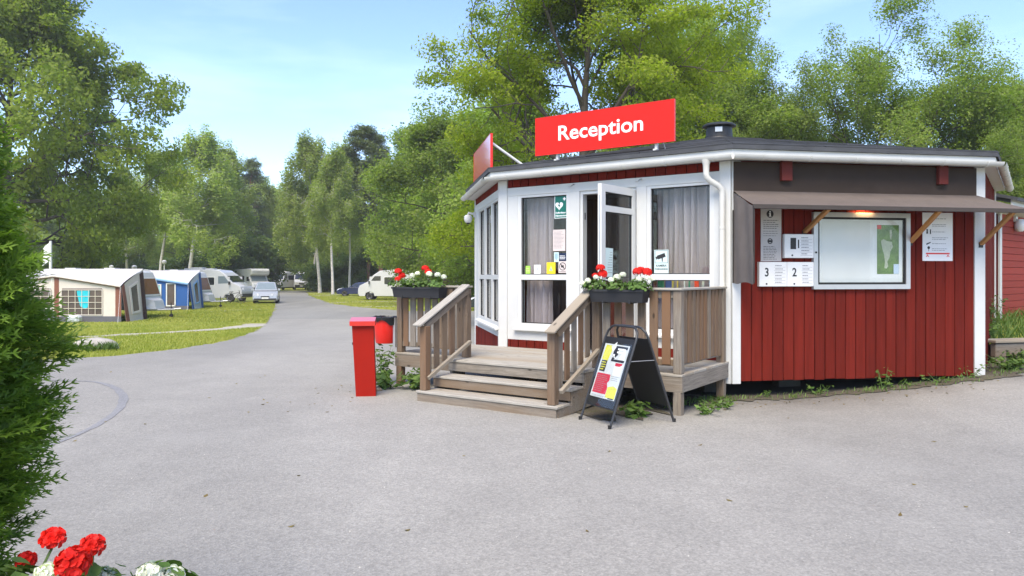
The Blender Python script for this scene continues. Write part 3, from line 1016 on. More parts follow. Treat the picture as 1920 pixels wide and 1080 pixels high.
# felt strips laid across the slope, lapped
for i in range(n):
    a_, b_ = rim[i] + UP * 3.268, rim[(i + 1) % n] + UP * 3.268
    rows = 7
    for k in range(rows):
        t0, t1 = k / rows * 0.93, min((k + 1.05) / rows * 0.93, 0.96)
        q = []
        top = APEX + UP * 0.02
        p00, p01 = a_.lerp(top, t0), b_.lerp(top, t0)
        p10, p11 = a_.lerp(top, t1), b_.lerp(top, t1)
        nrm = (p01 - p00).cross(p10 - p00).normalized()
        if nrm.z < 0: nrm = -nrm
        m2 = MB()
        ns = 3 if k < 4 else 2
        for s in range(ns):
            e0, e1 = s / ns + 0.002, (s + 1) / ns - 0.002
            lo0, lo1 = p00.lerp(p01, e0), p00.lerp(p01, e1)
            hi0, hi1 = p10.lerp(p11, e0), p10.lerp(p11, e1)
            l0 = 0.016 + rb.uniform(0, 0.006)
            m3 = MB()
            m3.add([lo0 + nrm * 0.003, lo1 + nrm * 0.003, hi1 + nrm * 0.003, hi0 + nrm * 0.003, lo0 + nrm * l0, lo1 + nrm * (l0 + 0.003), hi1 + nrm * 0.006, hi0 + nrm * 0.006],
                   [(0, 1, 5, 4), (4, 5, 6, 7), (0, 4, 7, 3), (1, 2, 6, 5), (2, 3, 7, 6), (3, 2, 1, 0)])
            m3.build('roof_sheet', FELT, roof, smooth=False)
mb = MB()
for i in range(n):
    a_, b_ = rim0[i], rim0[(i + 1) % n]
    d = (b_ - a_).normalized(); nn = Vector((d.y, -d.x, 0))
    mb.prism([a_ + UP * 3.095, b_ + UP * 3.095, b_ + UP * 3.211, a_ + UP * 3.211], -nn * 0.025)
mb.build('fascia', WHITE, kiosk, smooth=False)
mb = MB()
ins = inset(POLY, -0.02)
rim1 = inset(POLY, 0.144)
mb.add([p + UP * 3.090 for p in ins] + [p + UP * 3.097 for p in rim1], [(i, (i + 1) % n, n + (i + 1) % n, n + i) for i in range(n)])
mb.build('soffit', WHITE, kiosk, smooth=False)
GR = 0.062
gl = inset(POLY, 0.175 + GR)
for i in (n - 1, 0, 1, n - 2):                      # gutters on the four faces in view
    a_, b_ = gl[i], gl[(i + 1) % n]
    d = (b_ - a_).normalized(); nn = Vector((d.y, -d.x, 0))
    prof = []
    for k in range(9):
        t = math.pi * k / 8
        prof.append((math.cos(t) * GR, -math.sin(t) * GR))
    inner = [(x * 0.9, z * 0.9) for x, z in prof][::-1]
    full = prof + inner
    zt = 3.128
    vs, fs = [], []
    for p in (a_, b_):
        vs += [p + nn * x + UP * (zt + z) for x, z in full]
    m_ = len(full)
    for k in range(m_):
        fs.append((k, (k + 1) % m_, m_ + (k + 1) % m_, m_ + k))
    g = MB().add(vs, fs).build('gutter', GUTTER, kiosk, angle=50)
    Lg = (b_ - a_).length
    nb_ = max(2, int(Lg / 0.62))
    for k in range(nb_):
        p = a_ + d * (Lg * (k + 0.6) / nb_)
        bb = MB()
        pts = [p + nn * (math.cos(math.pi * q / 8) * (GR + 0.004)) + UP * (zt - math.sin(math.pi * q / 8) * (GR + 0.004)) for q in range(9)]
        for q in range(8):
            bb.prism([pts[q], pts[q + 1], pts[q + 1] + d * 0.022, pts[q] + d * 0.022], (pts[q] - p - UP * zt + UP * 0).normalized() * 0.004)
        bb.build('gutter_bracket', GUTTER, g, smooth=False)
# downpipe
mb = MB()
top = FA.P(0.25, 3.085, 0.237)
mb.lathe(top - UP * 0.12, [(0.040, 0.0), (0.042, 0.06), (0.06, 0.11), (0.062, 0.125)], 16)
pts = [top - UP * 0.10, top - UP * 0.17, FA.P(0.245, 2.87, 0.235), FA.P(0.215, 2.82, 0.19), FA.P(0.135, 2.765, 0.12), FA.P(0.098, 2.715, 0.09), FA.P(0.092, 2.64, 0.085), FA.P(0.092, 0.34, 0.085), FA.P(0.10, 0.26, 0.14)]
mb.tube(pts, 0.039, 14)
pipe = mb.build('downpipe', GUTTER, kiosk, angle=60)
for z in (2.20, 0.85):
    c = MB()
    c.lathe(FA.P(0.092, z, 0.085), [(0.043, 0), (0.043, 0.03)], 14)
    c.box(FA.P(0.092, z + 0.015, 0.055), (0.03, 0.03, 0.06), (A, UP, nA))
    c.build('pipe_clip', GUTTER, pipe)
# roof ventilator on the top
mb = MB()
ax = Vector((APEX.x, APEX.y, 0))
mb.lathe(ax + UP * 4.12, [(0.34, 0), (0.31, 0.10), (0.255, 0.12), (0.245, 0.30), (0.27, 0.31), (0.32, 0.325), (0.32, 0.35), (0.28, 0.375), (0.05, 0.40)], 14)
vent = mb.build('roof_ventilator', BLACK, kiosk, angle=30)
piece('label_plate', ax + Vector((-0.075, -0.246, 4.36)), (Vector((0.96, -0.27, 0)), Vector((-0.27, -0.96, 0)).normalized(), UP), (0.13, 0.012, 0.09), GALV, vent, 0)

# eave brackets painted red over wall B
for x, w in ((0.72, 0.15), (3.02, 0.14)):
    FB.piece('eave_bracket', x - w / 2, x + w / 2, 2.83, 3.085, 0.056, 0.12, REDB, kiosk, 0.004)

# ---------------------------------------------------------------- curtains inside the glass
def curtain(F, x0, x1, z0, z1, n, label, folds, seed):
    rr = random.Random(seed)
    ph = [rr.uniform(0, 6) for _ in range(4)]
    nx = int((x1 - x0) * 70)
    vs, fs = [], []
    nz = 8
    for j in range(nz + 1):
        for i in range(nx + 1):
            t = i / nx
            z = z0 + (z1 - z0) * j / nz
            q = 0.5 + 0.5 * (1 - j / nz)
            d = 0.055 * math.sin(t * folds * 6.28 + ph[0] + 0.9 * math.sin(t * 9 + ph[1])) + 0.018 * math.sin(t * folds * 13.1 + ph[2] + 0.2 * j) + 0.02 * math.sin(t * 5 + ph[3] + j * 0.3)
            vs.append(F.P(x0 + (x1 - x0) * t + 0.012 * math.sin(j * 0.7 + t * 20), z, n + d * q))
    for j in range(nz):
        for i in range(nx):
            k = j * (nx + 1) + i
            fs.append((k, k + 1, k + nx + 2, k + nx + 1))
    o = MB().add(vs, fs).build('curtain', CURTAIN, None, F.P((x0 + x1) / 2, z0, n), angle=80)
    tag(o, label, 'curtain', 'grey curtains in the kiosk windows')
    return o


curtain(FA, 0.235, 0.86, 0.62, 2.80, -0.22, 'grey pleated curtain behind the glass with the camera sign', 7, 1)
curtain(FA, 0.80, 1.16, 0.62, 2.80, -0.30, 'flatter shaded left wing of the curtain beside the open door', 3, 8)
curtain(FA, 2.86, 3.33, 0.62, 2.80, -0.22, 'grey curtain half drawn behind the window with the green heart sign', 4, 2)
curtain(FL, 2.05, 2.55, 0.62, 2.80, -0.25, 'grey curtain at the far end of the three-light side window', 4, 3)
curtain(FL, 0.55, 0.95, 0.62, 2.80, -0.25, 'grey curtain behind the middle of the three-light side window', 4, 4)
# leaflets and small goods on the window shelf, seen just above the railing
cols_ = [(0.03, 0.25, 0.12), (0.05, 0.10, 0.35), (0.6, 0.5, 0.1), (0.55, 0.6, 0.62), (0.04, 0.22, 0.15), (0.6, 0.06, 0.02), (0.5, 0.55, 0.5), (0.1, 0.3, 0.42)]
names_ = ['dark green', 'navy blue', 'mustard yellow', 'pale grey', 'bottle green', 'bright red', 'off-white', 'teal']
for k, c in enumerate(cols_):
    x = 1.08 - k * 0.105
    o = FA.piece('leaflet', x - 0.045, x + 0.045, 1.388, 1.53 + 0.012 * (k % 3), -0.24 - 0.02 * (k % 2), -0.225 - 0.02 * (k % 2), mat('leaflet ' + names_[k], c, 0.5, 0.25, 25), None)
    tag(o, names_[k] + ' leaflet standing on the shelf behind the right-hand window', 'leaflet', 'leaflets on the window shelf')

# ---------------------------------------------------------------- roof signs
def roof_sign(F, x0, x1, z0, z1, n, label, m=None):
    r = root('roof_sign', F.P((x0 + x1) / 2, z0, n), label, 'sign', 'red reception signs on the roof')
    mb = MB()
    F.box(mb, x0, x1, z0, z1, n - 0.035, n)
    mb.build('panel', m or SIGNRED, r, smooth=False)
    mb = MB()
    e = 0.006
    for q in ((x0 - e, x0, z0 - e, z1 + e), (x1, x1 + e, z0 - e, z1 + e), (x0, x1, z0 - e, z0), (x0, x1, z1, z1 + e)):
        F.box(mb, *q, n - 0.04, n + 0.003)
    mb.build('edge_trim', SIGNRED_E, r, smooth=False)
    return r


FSA = Frame(FA.P(3.02, 3.425, 0.02), -A, UP, nA)
s1 = roof_sign(FSA, 0, 2.24, 0, 0.565, 0, 'wide red roof sign reading Reception above the entrance steps')
FSA.text('Reception', 0.385, 0.195, 0.0015, 0.305, LETTER, s1, bold=0.0045, xs=1.13)
for x in (0.36, 1.96):
    mb = MB()
    FSA.box(mb, x - 0.02, x + 0.02, -0.09, 0.12, -0.075, -0.036)
    FSA.box(mb, x - 0.02, x + 0.02, -0.12, -0.085, -0.40, 0.02)
    mb.tube([FSA.P(x, 0.30, -0.05), FSA.P(x, -0.06, -0.36)], 0.012, 6)
    mb.build('bracket', WHITE2, s1, smooth=False)
FSL = Frame(FL.P(3.04, 3.425, 0.04), -Ld, UP, nL)
s2 = roof_sign(FSL, 0, 2.24, 0, 0.565, 0, 'glossy red roof sign seen almost edge-on above the left side window', SIGNGLOSS)
for x in (0.36, 1.9):
    mb = MB()
    FSL.box(mb, x - 0.02, x + 0.02, -0.09, 0.12, -0.075, -0.036)
    FSL.box(mb, x - 0.02, x + 0.02, -0.12, -0.085, -0.40, 0.02)
    mb.build('bracket', WHITE2, s2, smooth=False)
mb = MB()
mb.tube([FSL.P(2.15, 0.42, -0.04), FSL.P(2.15, -0.06, -0.75)], 0.022, 8)
mb.build('stay', WHITE2, s2)

# security camera under the left eave
sc = root('security_camera', FL.P(2.9, 2.72, 0.1), 'white dome security camera under the left eave', 'camera')
mb = MB(); FL.box(mb, 2.86, 2.96, 2.74, 2.84, 0.034, 0.06); mb.tube([FL.P(2.91, 2.80, 0.05), FL.P(2.91, 2.82, 0.16), FL.P(2.91, 2.78, 0.17)], 0.022, 8)
mb.build('bracket', WHITE2, sc)
mb = MB(); mb.lathe(FL.P(2.91, 2.62, 0.17), [(0.03, 0), (0.065, 0.03), (0.08, 0.08), (0.078, 0.13), (0.05, 0.16)], 16)
mb.build('housing', WHITE2, sc)
mb = MB(); mb.lathe(FL.P(2.91, 2.60, 0.17), [(0.012, 0), (0.035, 0.01), (0.042, 0.035)], 14)
mb.build('lens_dome', BLACK, sc)

# ---------------------------------------------------------------- stickers on the glass (read left to right in frame G)
G = Frame(FA.P(3.295, 0, -0.03), -A, UP, nA)       # x=0 at the left edge of the left pane
TEAL = mat('sign green', (0.0, 0.135, 0.10), 0.45, 0.03)
PAPER = mat('white paper', (0.72, 0.72, 0.72), 0.7, 0.03)
PINKP = mat('pale pink paper', (0.60, 0.52, 0.50), 0.7, 0.04)
YELL = mat('yellow sticker film', (0.80, 0.60, 0.02), 0.5, 0.05)
LIME = mat('lime sticker film', (0.33, 0.60, 0.08), 0.5, 0.08)
NAVY = mat('navy sticker film', (0.01, 0.02, 0.06), 0.5, 0.05)
PALE = mat('pale blue sticker film', (0.55, 0.68, 0.68), 0.5, 0.03)
MREDP = mat('red print', (0.62, 0.03, 0.03), 0.5, 0.05)


def plate(F, x0, x1, z0, z1, m, name, label, cat, n=0.002, th=0.003, group=None):
    r = root(name, F.P((x0 + x1) / 2, z0, n), label, cat, group)
    F.piece('panel', x0, x1, z0, z1, n, n + th, m, r, 0)
    return r, n + th


gr = 'stickers on the left entrance window'
r, n_ = plate(G, 0.585, 0.80, 2.455, 2.80, TEAL, 'heart_sign', 'green defibrillator sign with a white heart and plus at the top of the window', 'sign', group=gr)
mb = MB()
for q in ((0.585, 0.595, 2.455, 2.80), (0.792, 0.80, 2.455, 2.80), (0.595, 0.792, 2.455, 2.463), (0.595, 0.792, 2.793, 2.80)):
    G.box(mb, *q, n_, n_ + 0.001)
hp = []
for k in range(40):
    t = 2 * math.pi * k / 40
    hp.append((0.668 + 0.0042 * 16 * math.sin(t) ** 3, 2.645 + 0.0042 * (13 * math.cos(t) - 5 * math.cos(2 * t) - 2 * math.cos(3 * t) - math.cos(4 * t))))
G.poly(mb, hp, n_, n_ + 0.001)
G.box(mb, 0.735, 0.782, 2.735, 2.752, n_, n_ + 0.001)
G.box(mb, 0.750, 0.767, 2.718, 2.769, n_, n_ + 0.0012)
mb.build('symbol', LETTER, r, smooth=False)
mb = MB()
G.poly(mb, [(0.675, 2.69), (0.645, 2.64), (0.665, 2.64), (0.655, 2.60), (0.69, 2.655), (0.668, 2.655), (0.685, 2.69)], n_ + 0.001, n_ + 0.002)
mb.build('bolt', TEAL, r, smooth=False)
G.text('Defibrillator', 0.603, 2.527, n_, 0.036, LETTER, r, bold=0.001)
G.text('Hjärtstartare', 0.603, 2.483, n_, 0.036, LETTER, r, bold=0.001)
r, n_ = plate(G, 0.56, 0.775, 1.965, 2.285, PINKP, 'notice', 'pale pink paper notice taped below the green heart sign', 'notice', group=gr)
mb = MB(); G.lines(mb, 0.58, 0.755, 2.0, 2.26, 13, 0.006, n_, n_ + 0.0006, 5); mb.build('print', PRINTG, r, smooth=False)
r, n_ = plate(G, 0.575, 0.66, 1.80, 1.945, PALE, 'shield_sticker', 'pale shield-shaped sticker beside the navy one', 'sticker', group=gr)
mb = MB(); G.poly(mb, [(0.59, 1.93), (0.645, 1.93), (0.645, 1.86), (0.6175, 1.82), (0.59, 1.86)], n_, n_ + 0.001); mb.build('emblem', mat('sticker blue grey', (0.30, 0.45, 0.5), 0.5), r, smooth=False)
r, n_ = plate(G, 0.662, 0.80, 1.815, 1.93, NAVY, 'navy_sticker', 'navy blue sticker with white print above the round ban sign', 'sticker', group=gr)
mb = MB(); G.lines(mb, 0.675, 0.79, 1.835, 1.90, 3, 0.010, n_, n_ + 0.0006, 6); mb.build('print', LETTER, r, smooth=False)
r, n_ = plate(G, 0.655, 0.80, 1.635, 1.81, PINKP, 'ban_sticker', 'pink square sticker with a round black ban symbol', 'sticker', group=gr)
mb = MB(); G.ring(mb, 0.728, 1.732, 0.050, 0.060, n_, n_ + 0.001)
c_, s__ = math.cos(R(-45)), math.sin(R(-45))
mb.box(G.P(0.728, 1.732, n_ + 0.001), (0.10, 0.010, 0.001), (G.X * c_ + G.Y * s__, G.X * -s__ + G.Y * c_, G.N))
G.disc(mb, 0.715, 1.745, 0.014, n_, n_ + 0.0008); G.box(mb, 0.70, 0.745, 1.715, 1.74, n_, n_ + 0.0008); G.box(mb, 0.737, 0.748, 1.70, 1.755, n_, n_ + 0.0009)
G.lines(mb, 0.67, 0.79, 1.645, 1.662, 1, 0.008, n_, n_ + 0.0006, 3)
mb.build('symbol', PRINT, r, smooth=False)
r, n_ = plate(G, 0.445, 0.60, 1.62, 1.795, YELL, 'yellow_sticker', 'square yellow sticker with a small grey emblem', 'sticker', group=gr)
mb = MB(); G.poly(mb, [(0.49, 1.665), (0.555, 1.665), (0.53, 1.72), (0.5225, 1.75), (0.515, 1.72)], n_, n_ + 0.001); mb.build('emblem', mat('sticker grey green', (0.35, 0.45, 0.35), 0.5), r, smooth=False)
r, n_ = plate(G, 0.215, 0.335, 1.62, 1.76, PAPER, 'white_sticker', 'square white sticker with a tiny dark mark between green and yellow stickers', 'sticker', group=gr)
mb = MB(); G.poly(mb, [(0.268, 1.675), (0.276, 1.675), (0.284, 1.71), (0.274, 1.705)], n_, n_ + 0.001); mb.build('emblem', NAVY, r, smooth=False)
r, n_ = plate(G, 0.06, 0.145, 1.62, 1.745, LIME, 'green_sticker', 'small lime green sticker at the left end of the window rail', 'sticker', group=gr)
mb = MB(); G.lines(mb, 0.07, 0.135, 1.65, 1.72, 2, 0.014, n_, n_ + 0.0006, 9); mb.build('print', mat('light lime print', (0.6, 0.8, 0.3), 0.5), r, smooth=False)

G2 = Frame(FA.P(1.125, 0, -0.03), -A, UP, nA)
r, n_ = plate(G2, 0.035, 0.245, 1.625, 1.95, PALE, 'camera_sign', 'pale sign with black surveillance camera in the right-hand window', 'sign')
mb = MB()
cx, cy = 0.142, 1.86
def rot(x, y, a=R(18)):
    return (cx + x * math.cos(a) - y * math.sin(a), cy + x * math.sin(a) + y * math.cos(a))
G2.poly(mb, [rot(-0.062, -0.026), rot(0.058, -0.026), rot(0.058, 0.030), rot(-0.062, 0.030)], n_, n_ + 0.001)
G2.poly(mb, [rot(-0.085, -0.024), rot(-0.062, -0.012), rot(-0.062, 0.018), rot(-0.085, 0.02)], n_, n_ + 0.001)
G2.poly(mb, [(0.148, 1.785), (0.160, 1.785), (0.164, 1.85), (0.142, 1.85)], n_, n_ + 0.0012)
for q in ((0.046, 0.236, 1.767, 1.772), (0.046, 0.236, 1.936, 1.941), (0.046, 0.051, 1.772, 1.936), (0.231, 0.236, 1.772, 1.936)):
    G2.box(mb, *q, n_, n_ + 0.001)
mb.build('symbol', PRINT, r, smooth=False)
G2.text('KAMERA', 0.14, 1.718, n_, 0.040, PRINT, r, align='CENTER', bold=0.001)
G2.text('ÖVERVAKNING', 0.14, 1.675, n_, 0.027, PRINT, r, align='CENTER', bold=0.001)
FDr = Frame(FD.P(0.0, 0, -0.026), FD.X, UP, FD.N)
r, n_ = plate(FDr, 0.60, 0.80, 1.12, 1.50, PALE, 'paper_sheet', 'pale paper sheet taped inside the open door pane', 'notice')
mb = MB(); FDr.lines(mb, 0.62, 0.78, 1.16, 1.46, 9, 0.007, n_, n_ + 0.0006, 21); mb.build('print', PRINTG, r, smooth=False)

# ---------------------------------------------------------------- wall B: awning, lamp, boards
aw = root('wall_awning', FB.P(1.8, 2.45, 0.3), 'taupe cloth awning with side curtain propped over the notice boards', 'awning')
AW0, AW1, AP = 0.0, 3.98, 0.60
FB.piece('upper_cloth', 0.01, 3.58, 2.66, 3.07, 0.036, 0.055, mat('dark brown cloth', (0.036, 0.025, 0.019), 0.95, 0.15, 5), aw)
# sloping cloth, slightly sagging between the arms
vs, fs = [], []
NX = 36
for j in range(7):
    for i in range(NX + 1):
        t = i / NX
        p = j / 6
        x = AW0 + (AW1 - AW0) * t
        x0_, x1_ = 0.0, 3.60
        xw = x0_ + (x1_ - x0_) * t
        xx = xw + (x - xw) * p
        sag = -0.012 * math.sin(math.pi * p) * (1 + 0.5 * math.sin(t * 9))
        vs.append(FB.P(xx, 2.695 - 0.235 * p + sag, 0.05 + (AP - 0.05) * p))
for j in range(6):
    for i in range(NX):
        k = j * (NX + 1) + i
        fs.append((k, k + 1, k + NX + 2, k + NX + 1))
mb = MB().add(vs, fs)
mb.build('canopy_cloth', FABRIC, aw, angle=60)
FB.piece('front_rail', AW0 - 0.01, AW1, 2.415, 2.468, AP - 0.02, AP + 0.02, mat('dark brown rail', (0.045, 0.037, 0.033), 0.8, 0.1), aw)
FS = Frame(FB.P(0.0, 0, 0), nB, UP, -B)
sm = MB()
nn_ = 18
vs, fs = [], []
for j in range(9):
    for i in range(nn_ + 1):
        p = i / nn_
        x = 0.05 + (AP - 0.04) * p
        zt = 2.672 - 0.235 * p
        z = 1.50 + (zt - 1.50) * j / 8
        vs.append(FB.P(-0.005 + 0.010 * math.sin(p * 11 + j * 0.3), z - 0.012 * math.sin(p * 8) * (1 if j == 0 else 0), x))
for j in range(8):
    for i in range(nn_):
        k = j * (nn_ + 1) + i
        fs.append((k, k + 1, k + nn_ + 2, k + nn_ + 1))
sm.add(vs, fs)
sm.build('side_curtain', mat('grey taupe side cloth', (0.125, 0.107, 0.098), 0.95, 0.12, 7, 0.3, 260), aw, angle=60)
for p in (0.06, AP):
    FB.piece('curtain_hem', -0.012, 0.006, 1.50, 2.44, p - 0.008, p + 0.008, mat('dark hem', (0.03, 0.026, 0.024), 0.9), aw, 0)
for x, z in ((1.01, 2.17), (2.57, 2.05), (3.66, 2.03)):
    s = beam('strut', FB.P(x, z, 0.045), FB.P(x + 0.01, 2.43, AP - 0.03), 0.055, 0.045, B, LARCH, aw)
    bk = MB(); FB.box(bk, x - 0.03, x + 0.03, z - 0.05, z + 0.02, 0.034, 0.046); bk.build('foot_plate', BLACK, s, smooth=False)

# lit lamp under the awning
lamp = root('wall_lamp', FB.P(1.86, 2.47, 0.05), 'small lit lamp glowing warm on the wall above the map board', 'lamp')
FB.piece('base', 1.72, 2.0, 2.515, 2.56, 0.022, 0.11, WHITE2, lamp)
mb = MB(); mb.lathe(FB.P(1.76, 2.492, 0.075), [(0.012, 0), (0.022, 0.01), (0.022, 0.19), (0.012, 0.20)], 12, axis=B)
mb.build('tube', emit('warm lamp glow', (1.0, 0.66, 0.32), 6.0), lamp)
ld = bpy.data.lights.new('lamp_light', 'AREA'); ld.energy = 1.3; ld.color = (1.0, 0.55, 0.22); ld.shape = 'RECTANGLE'; ld.size = 0.22; ld.size_y = 0.03
lo = bpy.data.objects.new('lamp_light', ld); col.objects.link(lo)
lo.parent = lamp
lo.matrix_basis = WM[lamp.name].inverted() @ (Matrix.Translation(FB.P(1.86, 2.465, 0.085)) @ Matrix.Rotation(TH_B, 4, 'Z'))

# notice board with map
nb_r = root('notice_board', FB.P(1.85, 1.415, 0.05), 'large glazed notice board in a grey metal frame with a green map', 'notice board')
x0, x1, z0, z1 = 1.124, 2.547, 1.415, 2.432
mb = MB()
fr = 0.062
for q in ((x0, x0 + fr, z0, z1), (x1 - fr, x1, z0, z1), (x0 + fr, x1 - fr, z0, z0 + fr), (x0 + fr, x1 - fr, z1 - fr, z1)):
    FB.box(mb, *q, 0.022, 0.075)
mb.build('frame', ALU, nb_r, smooth=False)
mb = MB()
gx0, gx1, gz0, gz1 = x0 + fr, x1 - fr, z0 + fr, z1 - fr
k = 0.028
for q in ((gx0, gx0 + k, gz0, gz1), (gx1 - k, gx1, gz0, gz1), (gx0 + k, gx1 - k, gz0, gz0 + k), (gx0 + k, gx1 - k, gz1 - k, gz1)):
    FB.box(mb, *q, 0.024, 0.060)
mb.build('gasket', RUBBER, nb_r, smooth=False)
FB.piece('backing', gx0 + k, gx1 - k, gz0 + k, gz1 - k, 0.026, 0.034, mat('white board', (0.70, 0.70, 0.69), 0.5, 0.05, 3), nb_r, 0)
sh = FB.piece('paper', 2.0, 2.44, 1.56, 2.32, 0.0345, 0.0365, PAPER, nb_r, 0)
FB.piece('paper', 1.26, 1.97, 1.53, 2.33, 0.0345, 0.036, mat('greyish paper', (0.66, 0.655, 0.645), 0.65, 0.06, 2), nb_r, 0)
m, n_t, b = _nodes('printed forest map')
tcn = n_t.nodes.new('ShaderNodeTexCoord'); no = n_t.nodes.new('ShaderNodeTexNoise'); no.inputs['Scale'].default_value = 9; no.inputs['Detail'].default_value = 8; no.inputs['Roughness'].default_value = 0.7
cr = n_t.nodes.new('ShaderNodeValToRGB')
cr.color_ramp.elements[0].position = 0.3; cr.color_ramp.elements[0].color = (0.04, 0.10, 0.025, 1)
cr.color_ramp.elements[1].position = 0.75; cr.color_ramp.elements[1].color = (0.16, 0.30, 0.06, 1)
n_t.links.new(tcn.outputs['Object'], no.inputs['Vector']); n_t.links.new(no.outputs['Fac'], cr.inputs['Fac']); n_t.links.new(cr.outputs['Color'], b.inputs['Base Color'])
MATS['printed forest map'] = m
FB.piece('map', 2.072, 2.40, 1.615, 2.275, 0.037, 0.038, m, nb_r, 0)
mb = MB()
FB.poly(mb, [(2.13, 2.06), (2.17, 2.085), (2.22, 2.06), (2.29, 2.05), (2.31, 1.98), (2.27, 1.92), (2.26, 1.84), (2.225, 1.78), (2.24, 1.72), (2.21, 1.685), (2.18, 1.70), (2.19, 1.78), (2.175, 1.88), (2.15, 1.96)], 0.0385, 0.039)
FB.poly(mb, [(2.26, 2.20), (2.285, 2.215), (2.30, 2.15), (2.285, 2.08), (2.265, 2.10)], 0.0385, 0.039)
mb.build('map_field', mat('map pale field', (0.42, 0.45, 0.33), 0.6, 0.15, 30), nb_r, smooth=False)
mb = MB()
rr = random.Random(4)
for k in range(16):
    FB.box(mb, 2.262 + rr.uniform(0, 0.035), 2.272 + rr.uniform(0, 0.035), 1.96 + k * 0.015, 1.966 + k * 0.015, 0.0392, 0.0396)
mb.build('map_marks', PRINT, nb_r, smooth=False)
FB.piece('map_logo', 2.074, 2.135, 2.22, 2.273, 0.0385, 0.0392, MREDP, nb_r, 0)
FB.piece('map_key', 2.32, 2.398, 1.618, 1.75, 0.0385, 0.0392, mat('pale blue print', (0.50, 0.60, 0.72), 0.6), nb_r, 0)
mb = MB(); FB.box(mb, gx0 + 0.028, gx1 - 0.028, gz0 + 0.028, gz1 - 0.028, 0.052, 0.056); mb.build('pane', GLASS, nb_r, smooth=False)
mb = MB(); FB.disc(mb, x0 + 0.03, 1.90, 0.014, 0.075, 0.082); mb.build('lock', BLACK, nb_r, smooth=False)

# info plate
r, n_ = plate(FB, 0.395, 0.685, 1.782, 2.50, mat('brushed plate', (0.46, 0.43, 0.41), 0.5, 0.04, 3), 'info_plate', 'tall grey plate with a round black information symbol', 'sign', 0.024, 0.008)
mb = MB(); FB.disc(mb, 0.525, 2.40, 0.050, n_, n_ + 0.0012)
FB.lines(mb, 0.43, 0.65, 2.20, 2.33, 5, 0.007, n_, n_ + 0.0008, 1); FB.lines(mb, 0.43, 0.65, 1.80, 1.985, 9, 0.006, n_, n_ + 0.0008, 2); FB.lines(mb, 0.43, 0.65, 2.10, 2.19, 3, 0.005, n_, n_ + 0.0008, 3)
FB.ring(mb, 0.525, 2.045, 0.026, 0.038, n_, n_ + 0.001, 14); FB.box(mb, 0.50, 0.55, 2.03, 2.058, n_, n_ + 0.0013)
mb.build('print', PRINT, r, smooth=False)
mb = MB(); FB.disc(mb, 0.525, 2.428, 0.011, n_ + 0.0013, n_ + 0.002); FB.box(mb, 0.516, 0.535, 2.368, 2.412, n_ + 0.0013, n_ + 0.002); FB.box(mb, 0.508, 0.543, 2.366, 2.373, n_ + 0.0013, n_ + 0.0021)
FB.box(mb, 0.508, 0.53, 2.404, 2.412, n_ + 0.0013, n_ + 0.0022)
mb.build('symbol', LETTER, r, smooth=False)

grp = 'numbered white key boxes'


def numbered(x0, x1, z0, z1, num, label, dark=False):
    r = root('number_box', FB.P((x0 + x1) / 2, z0, 0.03), label, 'key box', grp)
    FB.piece('case', x0, x1, z0, z1, 0.024, 0.085, mat('white enamel', (0.72, 0.72, 0.71), 0.4, 0.02), r, 0.006)
    w = x1 - x0
    n = 0.0855
    FB.text(num, x0 + w * 0.27, z0 + (z1 - z0) * 0.42, n, 0.155, PRINT, r, name='number', align='CENTER', bold=0.003, xs=0.85)
    mb = MB()
    FB.disc(mb, x0 + w * 0.26, z0 + 0.035, 0.012, n - 0.001, n + 0.003, 12)
    mb.build('lock', PRINT, r, smooth=False)
    mb = MB()
    for k in range(6):
        zz = z1 - 0.035 - k * (z1 - z0 - 0.06) / 6
        FB.box(mb, x0 + w * 0.54, x1 - w * 0.06, zz - 0.034, zz - 0.031, n - 0.0005, n + 0.0006)
        FB.lines(mb, x0 + w * 0.57, x0 + w * 0.85, zz - 0.024, zz, 1, 0.011, n - 0.0005, n + 0.0006, k + int(num) * 10)
    mb.build('print', PRINTG, r, smooth=False)
    if dark:
        FB.piece('dark_label', x0 + w * 0.20, x0 + w * 0.39, z0 + 0.115, z1 - 0.05, n - 0.0006, n + 0.002, mat('charcoal label', (0.03, 0.03, 0.03), 0.6, 0.3, 60), r, 0)
    return r


b1 = numbered(0.70, 1.118, 1.825, 2.138, '1', 'white box numbered 1 with a dark label, beside the information plate', True)
for o in list(b1.children):
    if o.name.startswith('number'):
        o.matrix_basis.translation += FB.X * 0.085
numbered(0.345, 0.735, 1.452, 1.772, '3', 'white box numbered 3 at the lower left of the wall')
numbered(0.738, 1.118, 1.452, 1.772, '2', 'white box numbered 2 next to the notice board')

# poster right of the board
r, n_ = plate(FB, 2.766, 3.228, 1.795, 2.452, PAPER, 'rules_poster', 'white poster with small black symbols and a red bar at its foot', 'poster', 0.024, 0.006)
mb = MB()
for k, z in enumerate((2.37, 2.28, 2.19, 2.10, 2.03, 1.95)):
    FB.lines(mb, 2.91, 3.16, z - 0.022, z + 0.022, 2 if k % 2 else 1, 0.008, n_, n_ + 0.0008, k + 40)
mb.build('print', PRINTG, r, smooth=False)
mb = MB()
FB.disc(mb, 2.835, 2.215, 0.014, n_, n_ + 0.001); FB.box(mb, 2.822, 2.848, 2.165, 2.20, n_, n_ + 0.001)
FB.disc(mb, 2.885, 2.215, 0.010, n_, n_ + 0.001); FB.box(mb, 2.876, 2.894, 2.16, 2.205, n_, n_ + 0.001)
FB.poly(mb, [(2.82, 2.03), (2.885, 2.055), (2.89, 2.04), (2.825, 2.012)], n_, n_ + 0.001)
FB.disc(mb, 2.858, 1.975, 0.020, n_, n_ + 0.001); FB.box(mb, 2.855, 2.862, 1.925, 1.965, n_, n_ + 0.001)
mb.build('symbol', PRINT, r, smooth=False)
